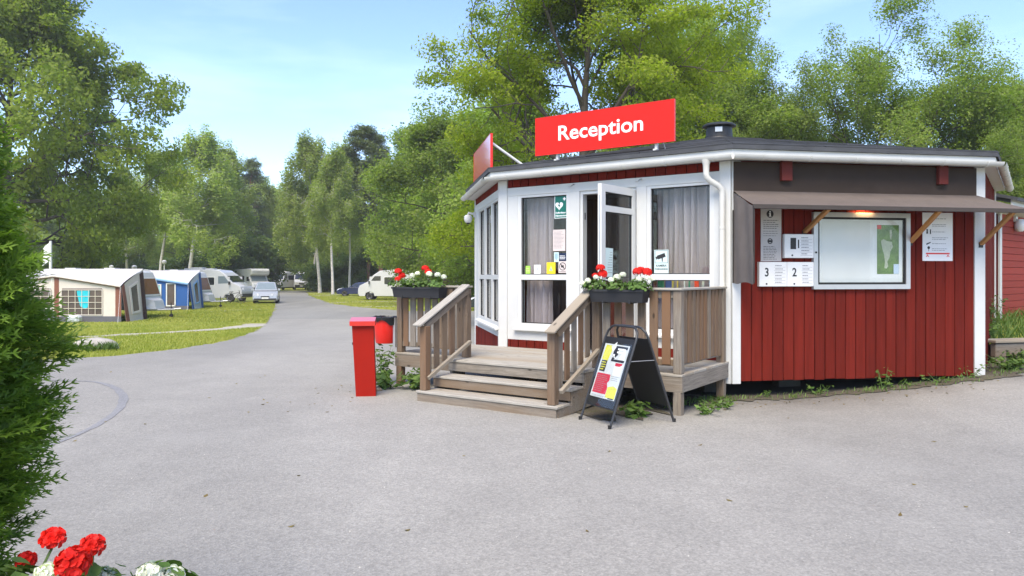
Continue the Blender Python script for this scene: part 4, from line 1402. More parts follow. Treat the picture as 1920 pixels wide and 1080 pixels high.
mb = MB(); FB.box(mb, 2.82, 2.87, 2.27, 2.31, n_, n_ + 0.001); mb.build('green_symbol', mat('green print', (0.1, 0.4, 0.1), 0.6), r, smooth=False)
mb = MB(); FB.box(mb, 2.815, 3.18, 1.885, 1.905, n_, n_ + 0.001)
FB.poly(mb, [(2.815, 1.85), (2.84, 1.885), (2.865, 1.85), (2.85, 1.85), (2.84, 1.868), (2.83, 1.85)], n_, n_ + 0.001)
FB.poly(mb, [(3.13, 1.85), (3.155, 1.885), (3.18, 1.85), (3.165, 1.85), (3.155, 1.868), (3.145, 1.85)], n_, n_ + 0.001)
mb.build('red_bar', MREDP, r, smooth=False)
# ================================================================ THE WOODEN DECK WITH STEPS AND RAILINGS
WOOD = wood('weathered deck wood', (0.120, 0.103, 0.083), (0.280, 0.248, 0.207), (0.175, 0.125, 0.082))
WOODG = wood('grey deck plank', (0.21, 0.196, 0.170), (0.395, 0.372, 0.328), (0.265, 0.225, 0.172))
WOODB = wood('brown baluster wood', (0.095, 0.068, 0.048), (0.215, 0.155, 0.105), (0.175, 0.10, 0.055))
DZ = 0.48
deck = root('wooden_deck', FA.P(2.2, 0, 0.8), 'weathered wooden entrance deck with three steps and plank railings', 'deck')
FP = Frame(C1, A, nA, UP)                           # plan frame: x along the wall, y outwards, n = height
DN = 1.62
y = 0.03
rr = random.Random(5)
while y < DN - 0.02:
    w = min(0.135, DN - y)
    FP.piece('deck_plank', 0.02, 4.44, y, y + w - 0.007, DZ - 0.030, DZ + rr.uniform(-0.002, 0.002), WOODG, deck, 0.004)
    y += 0.135
for k in range(2):
    FP.piece('deck_plank', 1.10, 3.22, DN + 0.003 + k * 0.150, DN + 0.003 + k * 0.150 + 0.144, DZ - 0.034, DZ + rr.uniform(-0.003, 0.001), WOODG, deck, 0.005)
# fascia and joists
FP.piece('fascia', 0.02, 1.10, DN - 0.055, DN - 0.012, DZ - 0.205, DZ - 0.032, WOOD, deck)
FP.piece('fascia', 3.22, 4.44, DN - 0.055, DN - 0.012, DZ - 0.205, DZ - 0.032, WOOD, deck)
FP.piece('fascia', 0.022, 0.064, 0.05, DN - 0.058, DZ - 0.205, DZ - 0.032, WOOD, deck)
FP.piece('fascia', 4.395, 4.438, 0.05, DN - 0.058, DZ - 0.205, DZ - 0.032, WOOD, deck)
for x in (0.7, 1.5, 2.3, 3.1, 3.8):
    FP.piece('joist', x, x + 0.045, 0.05, DN - 0.06, DZ - 0.20, DZ - 0.032, WOOD, deck)
# steps: tread boards, risers, stringers
SX0, SX1 = 1.10, 3.18
for n_, z in ((2.56, 0.147), (2.25, 0.305)):
    for k in range(2):
        FP.piece('step_tread', SX0 - 0.01 if k == 0 else SX0, SX1, n_ - (k + 1) * 0.155, n_ - k * 0.155 - 0.008, z - 0.034, z + rr.uniform(-0.003, 0.0), WOODG, deck, 0.006)
    FP.piece('step_riser', SX0 + 0.015, SX1 - 0.015, n_ - 0.055, n_ - 0.022, z - 0.142, z - 0.035, WOOD, deck)
FP.piece('step_riser', SX0 + 0.015, SX1, 1.87, 1.905, DZ - 0.15, DZ - 0.036, WOOD, deck)
for x in (SX0 + 0.005, SX1 - 0.05):
    mb = MB()
    pr = [(1.60, 0.06), (2.50, 0.0), (2.50, 0.112), (2.20, 0.112), (2.20, 0.27), (1.88, 0.27), (1.88, 0.445), (1.62, 0.445)]
    mb.prism([FP.P(x, a_, b_) for a_, b_ in pr], A * 0.045)
    mb.build('stringer', WOOD, deck, smooth=False)


def post(x, y, z0, z1, m=WOODB, s=0.098):
    return FP.piece('post', x - s / 2, x + s / 2, y - s / 2, y + s / 2, z0, z1, m, deck, 0.006)


RT = 1.455
post(0.085, DN - 0.07, DZ, RT - 0.03, WOOD)
post(0.085, DN - 0.06, 0.0, DZ - 0.206, WOOD)
post(0.085, 0.15, 0.03, RT - 0.03, WOOD)
post(1.12, DN - 0.05, DZ, RT - 0.04)
post(3.14, DN - 0.05, DZ, RT - 0.04)
post(4.37, DN - 0.07, DZ, RT - 0.03)
post(4.37, DN - 0.06, 0.0, DZ - 0.206)
post(4.37, 0.2, 0.0, DZ - 0.206)
post(2.2, DN - 0.3, 0.0, DZ - 0.206)
post(1.20, 2.46, 0.147, 0.955)
post(3.10, 2.46, 0.147, 0.955)


def rail_run(p, q, zb, m=WOODB, w=0.098, gap=0.052, end=0.06):
    """Top rail, lower rail and balusters between two plan points; zb = height of the lower rail."""
    P0, P1 = FP.P(*p, 0), FP.P(*q, 0)
    d = (P1 - P0); Lr = d.length; d.normalize()
    side = Vector((d.y, -d.x, 0))
    beam('handrail', P0 - d * end + UP * (RT - 0.014), P1 + d * end + UP * (RT - 0.014), 0.125, 0.028, side, WOODG, deck, 0.006)
    beam('rail', P0 + d * 0.05 + UP * (RT - 0.075), P1 - d * 0.05 + UP * (RT - 0.075), 0.030, 0.085, side, WOOD, deck)
    beam('rail', P0 + d * 0.05 + UP * zb, P1 - d * 0.05 + UP * zb, 0.030, 0.07, side, WOOD, deck)
    n = max(1, int(round((Lr - 0.14 + gap) / (w + gap))))
    pitch = (Lr - 0.12) / n
    for k in range(n):
        c = P0 + d * (0.06 + pitch * (k + 0.5)) + side * 0.027 * (1 if True else -1)
        ww = w + rr.uniform(-0.006, 0.006)
        beam('baluster', c + UP * (zb - 0.02 + rr.uniform(-0.01, 0.01)), c + UP * (RT - 0.032), ww, 0.021, d, WOODB if rr.random() < 0.7 else WOOD, deck)


rail_run((1.12, DN - 0.06), (0.085, DN - 0.06), 0.60)
rail_run((0.085, DN - 0.07), (0.085, 0.15), 0.60, w=0.085, gap=0.045)
rail_run((4.37, DN - 0.06), (3.14, DN - 0.06), 0.60)
for x in (1.16, 3.12):
    p0, p1 = FP.P(x, 2.60, 0.965), FP.P(x, 1.60, RT + 0.012)
    beam('handrail', p0, p1, 0.135, 0.030, A, WOODG, deck, 0.008)
    beam('rail', FP.P(x - 0.03, 2.47, 0.945), FP.P(x - 0.03, 1.60, 1.393), 0.028, 0.075, A, WOOD, deck)
    beam('rail', FP.P(x - 0.072, 2.47, 0.30), FP.P(x - 0.072, 1.60, 0.70), 0.045, 0.045, A, WOODG, deck)
    for k in range(5):
        yb = 2.37 - k * 0.158
        t = (2.47 - yb) / 0.87
        zl, zh = 0.33 + 0.40 * t, 0.96 + 0.45 * t
        beam('baluster', FP.P(x + 0.003, yb, zl - 0.05), FP.P(x + 0.003, yb, zh), 0.10, 0.021, nA, WOODB if k % 2 else WOOD, deck)

# ---------------------------------------------------------------- flower boxes and geraniums
LEAF_G = leafmat('geranium leaf', (0.05, 0.105, 0.018), (0.115, 0.19, 0.04), 0.25)
PET_R = leafmat('red geranium petal', (0.62, 0.010, 0.006), (0.80, 0.022, 0.012), 0.25)
PET_W = leafmat('white geranium petal', (0.72, 0.72, 0.70), (0.82, 0.82, 0.80), 0.3)
STEM = mat('green stem', (0.09, 0.15, 0.04), 0.7, 0.1)


def tone_attr(me, vals):
    at = me.attributes.new('tone', 'FLOAT', 'FACE')
    at.data.foreach_set('value', vals)


def flower_head(seed, florets, rad, m, petal=0.017):
    """A round umbel of five-petalled florets, flattened underneath."""
    rr = random.Random(seed)
    vs, fs, tn = [], [], []
    for k in range(florets):
        z = 1 - 1.35 * (k + 0.5) / florets
        a = k * 2.399963
        q = math.sqrt(max(0, 1 - z * z))
        d = Vector((q * math.cos(a), q * math.sin(a), z)) + Vector((rr.uniform(-.2, .2), rr.uniform(-.2, .2), rr.uniform(-.2, .2)))
        d.normalize()
        c = Vector((d.x, d.y, d.z * 0.8)) * rad * rr.uniform(0.82, 1.0)
        t1 = d.orthogonal().normalized(); t2 = d.cross(t1)
        roll = rr.uniform(0, 6.28)
        tf = rr.random()
        for p in range(5):
            b = roll + p * 2 * math.pi / 5
            e = t1 * math.cos(b) + t2 * math.sin(b)
            s = t1 * -math.sin(b) + t2 * math.cos(b)
            L_ = petal * rr.uniform(0.85, 1.15)
            k0 = len(vs)
            vs += [c, c + e * L_ * 0.55 - s * L_ * 0.36 + d * L_ * 0.14, c + e * L_ * 0.95 - s * L_ * 0.30 + d * L_ * 0.10, c + e * L_ * 1.08 + d * L_ * 0.04,
                   c + e * L_ * 0.95 + s * L_ * 0.30 + d * L_ * 0.10, c + e * L_ * 0.55 + s * L_ * 0.36 + d * L_ * 0.14]
            fs += [(k0, k0 + 1, k0 + 2, k0 + 3), (k0, k0 + 3, k0 + 4, k0 + 5)]
            tn += [min(1, max(0, tf + rr.uniform(-.2, .2)))] * 2
    me = bpy.data.meshes.new('flower_head')
    me.from_pydata([tuple(v) for v in vs], [], fs)
    me.materials.append(m)
    tone_attr(me, tn)
    me.update()
    return me


HEAD_R = [flower_head(s, 26, 0.042, PET_R, 0.019) for s in (1, 2)]
HEAD_W = [flower_head(s, 20, 0.034, PET_W, 0.017) for s in (3, 4)]


def geranium_leaves(seed, n, spread, height, size):
    """Round scalloped leaves on a loose mound, as arrays."""
    rr = random.Random(seed)
    vs, fs, tn = [], [], []
    for k in range(n):
        a = rr.uniform(0, 6.28); r = math.sqrt(rr.random())
        c = Vector((spread[0] * r * math.cos(a), spread[1] * r * math.sin(a), height * (1 - 0.55 * r * r) * rr.uniform(0.25, 1.0)))
        d = Vector((math.cos(a) * 0.9 * r, math.sin(a) * 0.9 * r, rr.uniform(0.35, 1.0))).normalized()
        t1 = d.orthogonal().normalized(); t2 = d.cross(t1)
        s = size * rr.uniform(0.6, 1.15)
        k0 = len(vs)
        vs.append(c - d * s * 0.18)
        m_ = 9
        for i in range(m_):
            b = 6.283 * i / m_ + a
            rad = s * (1.0 if i % 2 else 0.88)
            vs.append(c + (t1 * math.cos(b) + t2 * math.sin(b)) * rad + d * s * rr.uniform(-0.08, 0.12))
        tt = rr.random()
        for i in range(m_):
            fs.append((k0, k0 + 1 + i, k0 + 1 + (i + 1) % m_)); tn.append(tt)
    me = bpy.data.meshes.new('leaves')
    me.from_pydata([tuple(v) for v in vs], [], fs)
    me.materials.append(LEAF_G)
    tone_attr(me, tn)
    me.update()
    return me


LEAVES_G = [geranium_leaves(s, 95, (0.17, 0.13), 0.17, 0.026) for s in (11, 12, 13)]


def geranium(p, heads, red, label, group, lv, scale=1.0, rz=0.0):
    r = root('geranium', p, label, 'flower', group)
    M0 = Matrix.Translation(Vector(p)) @ Matrix.Rotation(rz, 4, 'Z') @ Matrix.Scale(scale, 4)
    o = link('leaves', LEAVES_G[lv], r, M0)
    for i, (dx, dy, dz, s) in enumerate(heads):
        q = Vector(p) + Vector((dx, dy, dz))
        me = (HEAD_R if red else HEAD_W)[i % 2]
        hd = link('flower_head', me, r, Matrix.Translation(q) @ Matrix.Rotation(i * 1.3, 4, 'Z') @ Matrix.Scale(s, 4))
        st = MB(); st.tube([Vector(p) + Vector((dx * 0.4, dy * 0.4, 0.02)), Vector(p) + Vector((dx * 0.8, dy * 0.8, dz * 0.6)), q - UP * 0.02], 0.004, 5)
        st.build('stem', STEM, r)
    return r


BOXM = mat('charcoal plastic planter', (0.020, 0.0205, 0.023), 0.6, 0.08, 5)


def planter(F, x0, x1, z0, z1, n0, n1, label, group='grey flower boxes on the deck railing'):
    r = root('flower_box', F.P((x0 + x1) / 2, z0, (n0 + n1) / 2), label, 'flower box', group)
    mb = MB()
    t = 0.02
    lo = [(x0 + t, n0 + t), (x1 - t, n0 + t), (x1 - t, n1 - t), (x0 + t, n1 - t)]
    hi = [(x0, n0), (x1, n0), (x1, n1), (x0, n1)]
    hi2 = [(x0 + 0.012, n0 + 0.012), (x1 - 0.012, n0 + 0.012), (x1 - 0.012, n1 - 0.012), (x0 + 0.012, n1 - 0.012)]
    vs = [F.P(a, z0, b) for a, b in lo] + [F.P(a, z1, b) for a, b in hi] + [F.P(a, z1, b) for a, b in hi2] + [F.P(a, z1 - 0.03, b) for a, b in hi2]
    fs = [(3, 2, 1, 0)]
    for i in range(4):
        j = (i + 1) % 4
        fs += [(i, j, 4 + j, 4 + i), (4 + i, 4 + j, 8 + j, 8 + i), (8 + i, 8 + j, 12 + j, 12 + i)]
    mb.add(vs, fs)
    mb.build('box', BOXM, r, smooth=False)
    mb = MB()
    F.box(mb, x0 - 0.006, x1 + 0.006, z1 - 0.022, z1 + 0.004, n1 - 0.004, n1 + 0.010)
    mb.build('rim', BOXM, r, smooth=False)
    mb = MB(); F.box(mb, x0 + 0.02, x1 - 0.02, z1 - 0.035, z1 - 0.018, n0 + 0.02, n1 - 0.02)
    mb.build('soil', M_SOIL, r, smooth=False)
    for x in (x0 + 0.18, x1 - 0.18):
        mb = MB()
        F.box(mb, x - 0.012, x + 0.012, z0 - 0.012, z0 + 0.03, n0 - 0.004, n1 - 0.012)
        F.box(mb, x - 0.012, x + 0.012, z0 - 0.01, z1 + 0.05, n0 - 0.012, n0 - 0.004)
        mb.build('hanger', BLACK, r, smooth=False)
    return r


planter(FA, 0.40, 1.10, 1.285, 1.43, DN - 0.01 + 0.02, DN + 0.20, 'grey flower box hung on the railing right of the steps')
planter(FA, 3.42, 4.30, 1.285, 1.43, DN + 0.01, DN + 0.20, 'grey flower box hung on the railing left of the steps')
gR = 'geraniums in the right flower box'
gLb = 'geraniums in the left flower box'
fp = lambda t: FA.P(t, 1.405, DN + 0.10)
geranium(fp(1.02), [(0.02, 0, 0.28, 1.25), (0.05, 0.02, 0.21, 1.35), (-0.04, 0.0, 0.19, 0.9)], True, 'red geranium at the left end of the flower box right of the steps', gR, 0)
geranium(fp(0.50), [(-0.02, -0.03, 0.235, 1.3), (0.09, -0.02, 0.23, 1.35), (0.03, 0.05, 0.25, 1.2)], True, 'red geranium at the right end of the flower box right of the steps', gR, 1)
geranium(fp(1.06), [(-0.10, -0.09, 0.13, 1.0), (-0.16, -0.02, 0.10, 0.9), (-0.01, -0.12, 0.17, 0.9)], False, 'white geranium spilling over the left end of the flower box right of the steps', gR, 2)
geranium(fp(0.76), [(-0.02, -0.03, 0.17, 1.2), (0.05, 0.0, 0.20, 1.1), (-0.09, -0.04, 0.14, 1.0)], False, 'white geranium in the middle of the flower box right of the steps', gR, 0, rz=1.0)
geranium(fp(0.52), [(0.0, -0.12, 0.15, 1.0), (0.10, -0.12, 0.16, 1.0), (0.17, -0.05, 0.15, 0.8)], False, 'white geranium below the right red blooms of the flower box right of the steps', gR, 1, rz=2.0)
geranium(fp(4.24), [(-0.02, -0.02, 0.25, 1.2), (0.03, 0.0, 0.19, 1.2), (-0.02, -0.05, 0.14, 1.0)], True, 'red geranium at the left end of the flower box left of the steps', gLb, 2)
geranium(fp(3.80), [(0.03, 0.02, 0.29, 1.2), (0.08, -0.03, 0.24, 1.2)], True, 'tall red geranium in the middle of the flower box left of the steps', gLb, 0)
geranium(fp(4.00), [(0.0, 0.02, 0.19, 1.1), (0.08, -0.02, 0.22, 1.0)], False, 'white geranium between the red blooms of the flower box left of the steps', gLb, 1)
geranium(fp(3.55), [(-0.10, 0.0, 0.21, 1.2), (0.02, -0.03, 0.20, 1.2), (0.10, 0.02, 0.17, 1.1)], False, 'white geranium at the right end of the flower box left of the steps', gLb, 2, rz=1.7)

# ---------------------------------------------------------------- red mailbox pillar
pil = root('post_box', (-1.93, 9.9, 0), 'tall narrow red metal box with a pink-sheened lid beside the steps', 'post box')
PRED = mat('red pillar paint', (0.27, 0.008, 0.002), 0.6, 0.06, 3, spec=0.15)
fx = Vector((math.cos(R(8)), math.sin(R(8)), 0)); fy = Vector((-fx.y, fx.x, 0))
tilt = Vector((-0.045, 0.0, 1)).normalized()
def pil_pt(x, y, z):
    return Vector((-1.93, 9.9, 0)) + fx * x + fy * y + tilt * z
mb = MB()
vs = [pil_pt(x, y, z) for z, s in ((0.0, 0.97), (0.935, 1.05)) for x, y in ((-0.132 * s, -0.13), (0.132 * s, -0.13), (0.132 * s, 0.16), (-0.132 * s, 0.16))]
mb.add(vs, [(3, 2, 1, 0), (4, 5, 6, 7), (0, 1, 5, 4), (1, 2, 6, 5), (2, 3, 7, 6), (3, 0, 4, 7)])
o = mb.build('body', PRED, pil, smooth=False)
mb = MB()
vs = [pil_pt(x, y, z) for z, s in ((0.94, 1.0), (1.0, 1.0)) for x, y in ((-0.165, -0.175), (0.162, -0.175), (0.162, 0.19), (-0.165, 0.19))]
vs[6] += UP * 0.035; vs[7] += UP * 0.035
mb.add(vs, [(3, 2, 1, 0), (4, 5, 6, 7), (0, 1, 5, 4), (1, 2, 6, 5), (2, 3, 7, 6), (3, 0, 4, 7)])
mb.build('lid', mat('red lid lacquer', (0.50, 0.03, 0.02), 0.3, 0.03, coat=0.4), pil, smooth=False)
mb = MB(); mb.lathe(pil_pt(-0.14, -0.03, 0.70), [(0.018, 0), (0.018, 0.012)], 10, axis=-fx)
mb.build('lock', BLACK, pil)

# ---------------------------------------------------------------- red bucket with black bin bag on the deck post
bk = root('waste_bucket', FP.P(4.63, DN - 0.03, 0.60), 'red plastic bucket with black bin bag hung on the deck corner post', 'bucket')
bc = FP.P(4.63, DN - 0.03, 0.60)
BRED = mat('red bucket plastic', (0.72, 0.022, 0.014), 0.35, 0.03, 3)
mb = MB(); mb.lathe(bc, [(0.150, 0), (0.158, 0.012), (0.205, 0.34), (0.212, 0.345), (0.212, 0.372), (0.20, 0.372), (0.16, 0.05), (0.02, 0.04)], 32)
mb.build('tub', BRED, bk, angle=30)
vs, fs = [], []
rr = random.Random(8)
NB = 40
for j, (r_, z_) in enumerate(((0.219, 0.31), (0.224, 0.345), (0.222, 0.385), (0.205, 0.392), (0.19, 0.36), (0.17, 0.25))):
    for i in range(NB):
        a = 6.283 * i / NB
        w = (0.035 * math.sin(a * 3 + 1) + 0.02 * math.sin(a * 7)) if j == 0 else 0.0
        q = 1 + rr.uniform(-0.02, 0.03)
        vs.append(bc + Vector((math.cos(a) * r_ * q, math.sin(a) * r_ * q, z_ + w + rr.uniform(-0.006, 0.006))))
for j in range(5):
    for i in range(NB):
        k = (i + 1) % NB
        fs.append((j * NB + i, j * NB + k, (j + 1) * NB + k, (j + 1) * NB + i))
MB().add(vs, fs).build('bin_bag', mat('black bin bag film', (0.012, 0.012, 0.013), 0.28, 0.1), bk, angle=50)
mb = MB(); FP.box(mb, 4.40, 4.44, DN - 0.09, DN + 0.03, 0.55, 0.98); mb.tube([FP.P(4.42, DN - 0.03, 0.70), FP.P(4.50, DN - 0.03, 0.70)], 0.018)
mb.build('holder', GALV, bk, smooth=False)

# ---------------------------------------------------------------- sandwich board
wv = Vector((0.45, -0.893, 0)).normalized(); sv = Vector((0.893, 0.45, 0)).normalized()
sbc = Vector((0.876, 7.95, 0)) + sv * 0.42
sb = root('sandwich_board', sbc, 'black A-frame pavement sign with a worn poster in front of the steps', 'sandwich board')
SBH = 1.045
FRM = mat('black powder-coated tube', (0.028, 0.029, 0.032), 0.35, 0.05)
def leaf(sign, name):
    """One leaf: rounded tube frame with a panel; sign -1 = the front leaf."""
    foot = sbc + sv * (0.42 * sign); top = sbc + sv * (0.035 * sign) + UP * SBH
    up = (top - foot); L_ = up.length; up.normalize()
    F = Frame(foot, wv * (1 if sign < 0 else 1), up, (wv.cross(up)) * (1 if (wv.cross(up)).dot(sv * sign) > 0 else -1))
    W2 = 0.285
    pts = [F.P(-W2, 0, 0), F.P(-W2, L_ - 0.14, 0), F.P(-W2 + 0.018, L_ - 0.06, 0), F.P(-W2 + 0.07, L_ - 0.012, 0), F.P(-W2 + 0.13, L_, 0)]
    pts += [F.P(W2 - 0.13, L_, 0), F.P(W2 - 0.07, L_ - 0.012, 0), F.P(W2 - 0.018, L_ - 0.06, 0), F.P(W2, L_ - 0.14, 0), F.P(W2, 0, 0)]
    mb = MB(); mb.tube(pts, 0.0135, 10)
    f = mb.build(name, FRM, sb)
    for x in (-W2, W2):
        c = MB(); c.lathe(F.P(x, 0, 0), [(0.016, 0), (0.017, 0.05)], 10); c.build('rubber_foot', RUBBER, f)
    mb = MB(); F.box(mb, -W2 + 0.012, W2 - 0.012, 0.20, L_ - 0.135, -0.006, 0.006)
    p = mb.build('panel', mat('black sign panel', (0.012, 0.012, 0.013), 0.55, 0.08, 4), sb, smooth=False)
    return F, L_, W2, p
Fb, L_, W2, pb = leaf(1, 'frame')
Ff, L_, W2, pf = leaf(-1, 'frame')
if Ff.N.dot(-sv) < 0:
    Ff.N = -Ff.N
Xq = -Ff.N.cross(Ff.Y)
# poster: x runs left to right as seen from the front
XR = Xq
Fq = Frame(Ff.P(0, 0, 0), XR, Ff.Y, Ff.N)
n0 = 0.0065
mb = MB(); Fq.box(mb, -0.235, 0.225, 0.30, 0.90, n0, n0 + 0.002); mb.build('poster', mat('worn white poster', (0.52, 0.53, 0.54), 0.5, 0.12, 6), sb, smooth=False)
def prn(name, m, polys, dn=0.0):
    mb = MB()
    for q in polys:
        if len(q) == 4 and not isinstance(q[0], tuple): Fq.box(mb, *q, n0 + 0.002 + dn, n0 + 0.0026 + dn)
        else: Fq.poly(mb, q, n0 + 0.002 + dn, n0 + 0.0026 + dn)
    return mb.build(name, m, sb, smooth=False)
prn('yellow_print', mat('yellow poster print', (0.58, 0.54, 0.05), 0.5, 0.12, 12), [[(-0.215, 0.72), (-0.10, 0.70), (-0.06, 0.88), (-0.20, 0.885)], [(0.045, 0.315), (0.215, 0.315), (0.215, 0.43), (0.14, 0.45), (0.045, 0.43)]])
prn('red_print', mat('raspberry poster print', (0.48, 0.02, 0.05), 0.5, 0.08, 12), [[(-0.215, 0.345), (0.04, 0.345), (0.04, 0.42), (0.01, 0.47), (0.04, 0.50), (0.03, 0.565), (-0.215, 0.565)], (0.06, 0.185, 0.665, 0.70)])
prn('dark_print', mat('navy poster print', (0.02, 0.022, 0.035), 0.5, 0.08, 12), [(-0.04, 0.20, 0.71, 0.735), (-0.035, 0.00, 0.735, 0.885), (0.0, 0.20, 0.855, 0.885), [(0.0, 0.735), (0.06, 0.79), (0.05, 0.855), (0.0, 0.855)], (-0.205, -0.10, 0.585, 0.71), (0.10, 0.20, 0.305, 0.318)], 0.0002)
Fq.text('FL', -0.03, 0.755, n0 + 0.003, 0.05, LETTER, sb, bold=0.002)
mb = MB(); Fq.lines(mb, 0.03, 0.17, 0.80, 0.87, 2, 0.020, n0 + 0.0028, n0 + 0.0033, 66); mb.build('small_print', LETTER, sb, smooth=False)
for k in range(4):
    mb = MB(); Fq.lines(mb, -0.195, -0.11, 0.60 + k * 0.026, 0.62 + k * 0.026, 1, 0.013, n0 + 0.0028, n0 + 0.0033, k + 70); mb.build('yellow_line', mat('yellow poster print', (0.7, 0.7, 0.1)), sb, smooth=False)
mb = MB(); Fq.lines(mb, 0.055, 0.20, 0.50, 0.64, 7, 0.006, n0 + 0.002, n0 + 0.0027, 80); Fq.lines(mb, -0.20, 0.02, 0.36, 0.55, 9, 0.005, n0 + 0.0027, n0 + 0.0031, 81); Fq.lines(mb, -0.21, 0.08, 0.307, 0.325, 2, 0.004, n0 + 0.002, n0 + 0.0026, 82)
mb.build('small_print', PRINTG, sb, smooth=False)
prn('torn_patch', mat('bleached poster patch', (0.62, 0.62, 0.61), 0.45, 0.03), [[(0.06, 0.56), (0.20, 0.56), (0.205, 0.69), (0.12, 0.655), (0.05, 0.67)], [(-0.10, 0.87), (-0.02, 0.93), (-0.01, 0.87), (-0.05, 0.80)], [(0.08, 0.74), (0.20, 0.735), (0.19, 0.83), (0.15, 0.86)]], 0.0006)
for F_ in (Ff, Fb):
    pass
mb = MB(); Fq.box(mb, -0.262, 0.262, 0.215, 0.918, n0 + 0.0055, n0 + 0.0075); mb.build('clear_cover', GLASS, sb, smooth=False)
for x in (-W2, W2):
    mb = MB(); mb.tube([Ff.P(x, 0.74, 0.0), Fb.P(x, 0.74, 0.0)], 0.004, 6); mb.build('stay', GALV, sb)
# ================================================================ TREES, SHRUBS AND THE CONIFER
BARK = mat('grey brown bark', (0.085, 0.070, 0.055), 0.9, 0.3, 3, 0.6, 12, stretch=(6, 6, 1))
BARK_P = mat('orange pine bark', (0.20, 0.105, 0.065), 0.9, 0.3, 2, 0.5, 10, stretch=(6, 6, 1))
BARK_B = mat('white birch bark', (0.46, 0.44, 0.41), 0.8, 0.35, 2.2, 0.3, 8, stretch=(1, 1, 5))
L_OAK = leafmat('oak leaf', (0.150, 0.200, 0.014), (0.300, 0.340, 0.034), 0.60)
L_MAPLE = leafmat('maple leaf', (0.185, 0.250, 0.030), (0.330, 0.390, 0.060), 0.55)
L_MIX = leafmat('broad leaf', (0.150, 0.215, 0.038), (0.275, 0.335, 0.075), 0.55)
L_BIRCH = leafmat('birch leaf', (0.220, 0.275, 0.066), (0.340, 0.380, 0.130), 0.55)
L_PINE = leafmat('pine needle', (0.085, 0.120, 0.045), (0.165, 0.200, 0.080), 0.3)
L_BUSH = leafmat('shrub leaf', (0.080, 0.140, 0.030), (0.160, 0.220, 0.060), 0.45)


def leaf_mesh(name, P, N, size, m, rng, aspect=0.62, fold=0.0, tone=None):
    """One rhombic leaf (two triangles) at each point of P, lying across N."""
    n = len(P)
    N = N / np.maximum(np.linalg.norm(N, axis=1, keepdims=True), 1e-6)
    ref = rng.normal(size=(n, 3))
    T = np.cross(N, ref); T /= np.maximum(np.linalg.norm(T, axis=1, keepdims=True), 1e-6)
    Bv = np.cross(N, T)
    s = (size * rng.uniform(0.65, 1.3, n))[:, None]
    q = np.empty((n, 4, 3))
    q[:, 0] = P - T * s * 0.5
    q[:, 1] = P + Bv * s * 0.5 * aspect - N * s * fold
    q[:, 2] = P + T * s * 0.5
    q[:, 3] = P - Bv * s * 0.5 * aspect - N * s * fold
    me = bpy.data.meshes.new(name)
    me.vertices.add(n * 4)
    me.vertices.foreach_set('co', q.reshape(-1).astype(np.float32))
    me.loops.add(n * 4)
    me.loops.foreach_set('vertex_index', np.arange(n * 4, dtype=np.int32))
    me.polygons.add(n)
    me.polygons.foreach_set('loop_start', np.arange(0, n * 4, 4, dtype=np.int32))
    me.update(calc_edges=True)
    t = tone if tone is not None else rng.random(n)
    at = me.attributes.new('tone', 'FLOAT', 'FACE')
    at.data.foreach_set('value', np.clip(t, 0, 1).astype(np.float32))
    me.materials.append(m)
    return me


class Skeleton:
    def __init__(s, seed):
        s.rr = random.Random(seed)
        s.mb = MB()
        s.tips = []          # (position, direction, weight)

    def branch(s, p, d, length, r, level, maxlevel, kids, bend, up, spread, taper=0.35, k=5, tip_from=0.35, min_r=0.012):
        """A crooked limb; carries side limbs along its length; foliage points sit on the last level."""
        rr = s.rr
        p = Vector(p); d = Vector(d).normalized()
        pts, rad = [p.copy()], [r]
        seg = length / k
        for i in range(k):
            j = Vector((rr.gauss(0, 1), rr.gauss(0, 1), rr.gauss(0, 0.7))) * bend
            d = (d + j + UP * up / k).normalized()
            p = p + d * seg
            pts.append(p.copy())
            rad.append(max(min_r, r * (1 - (1 - taper) * (i + 1) / k)))
        s.mb.tube(pts, rad, 7 if level == 0 else (5 if level == 1 else 3), cap=False)
        if level >= maxlevel:
            for i in range(1, k + 1):
                if i / k >= tip_from:
                    s.tips.append((pts[i], d.copy(), length))
            return
        nk = kids[level]
        for c in range(nk):
            t = 0.25 + 0.75 * (c + rr.random()) / nk
            f = t * k
            i = min(k - 1, int(f))
            q = pts[i].lerp(pts[i + 1], f - i)
            dd = (pts[i + 1] - pts[i]).normalized()
            a = rr.uniform(0, 2 * math.pi)
            side = dd.orthogonal().normalized()
            side = side * math.cos(a) + dd.cross(side) * math.sin(a)
            nd = (dd * rr.uniform(0.35, 0.8) + side * spread + UP * 0.1).normalized()
            s.branch(q, nd, length * rr.uniform(0.42, 0.62) * (1.15 - 0.45 * t), rad[i] * 0.55, level + 1, maxlevel, kids, bend * 1.1, up, spread, taper, max(3, k - 1), tip_from, min_r)


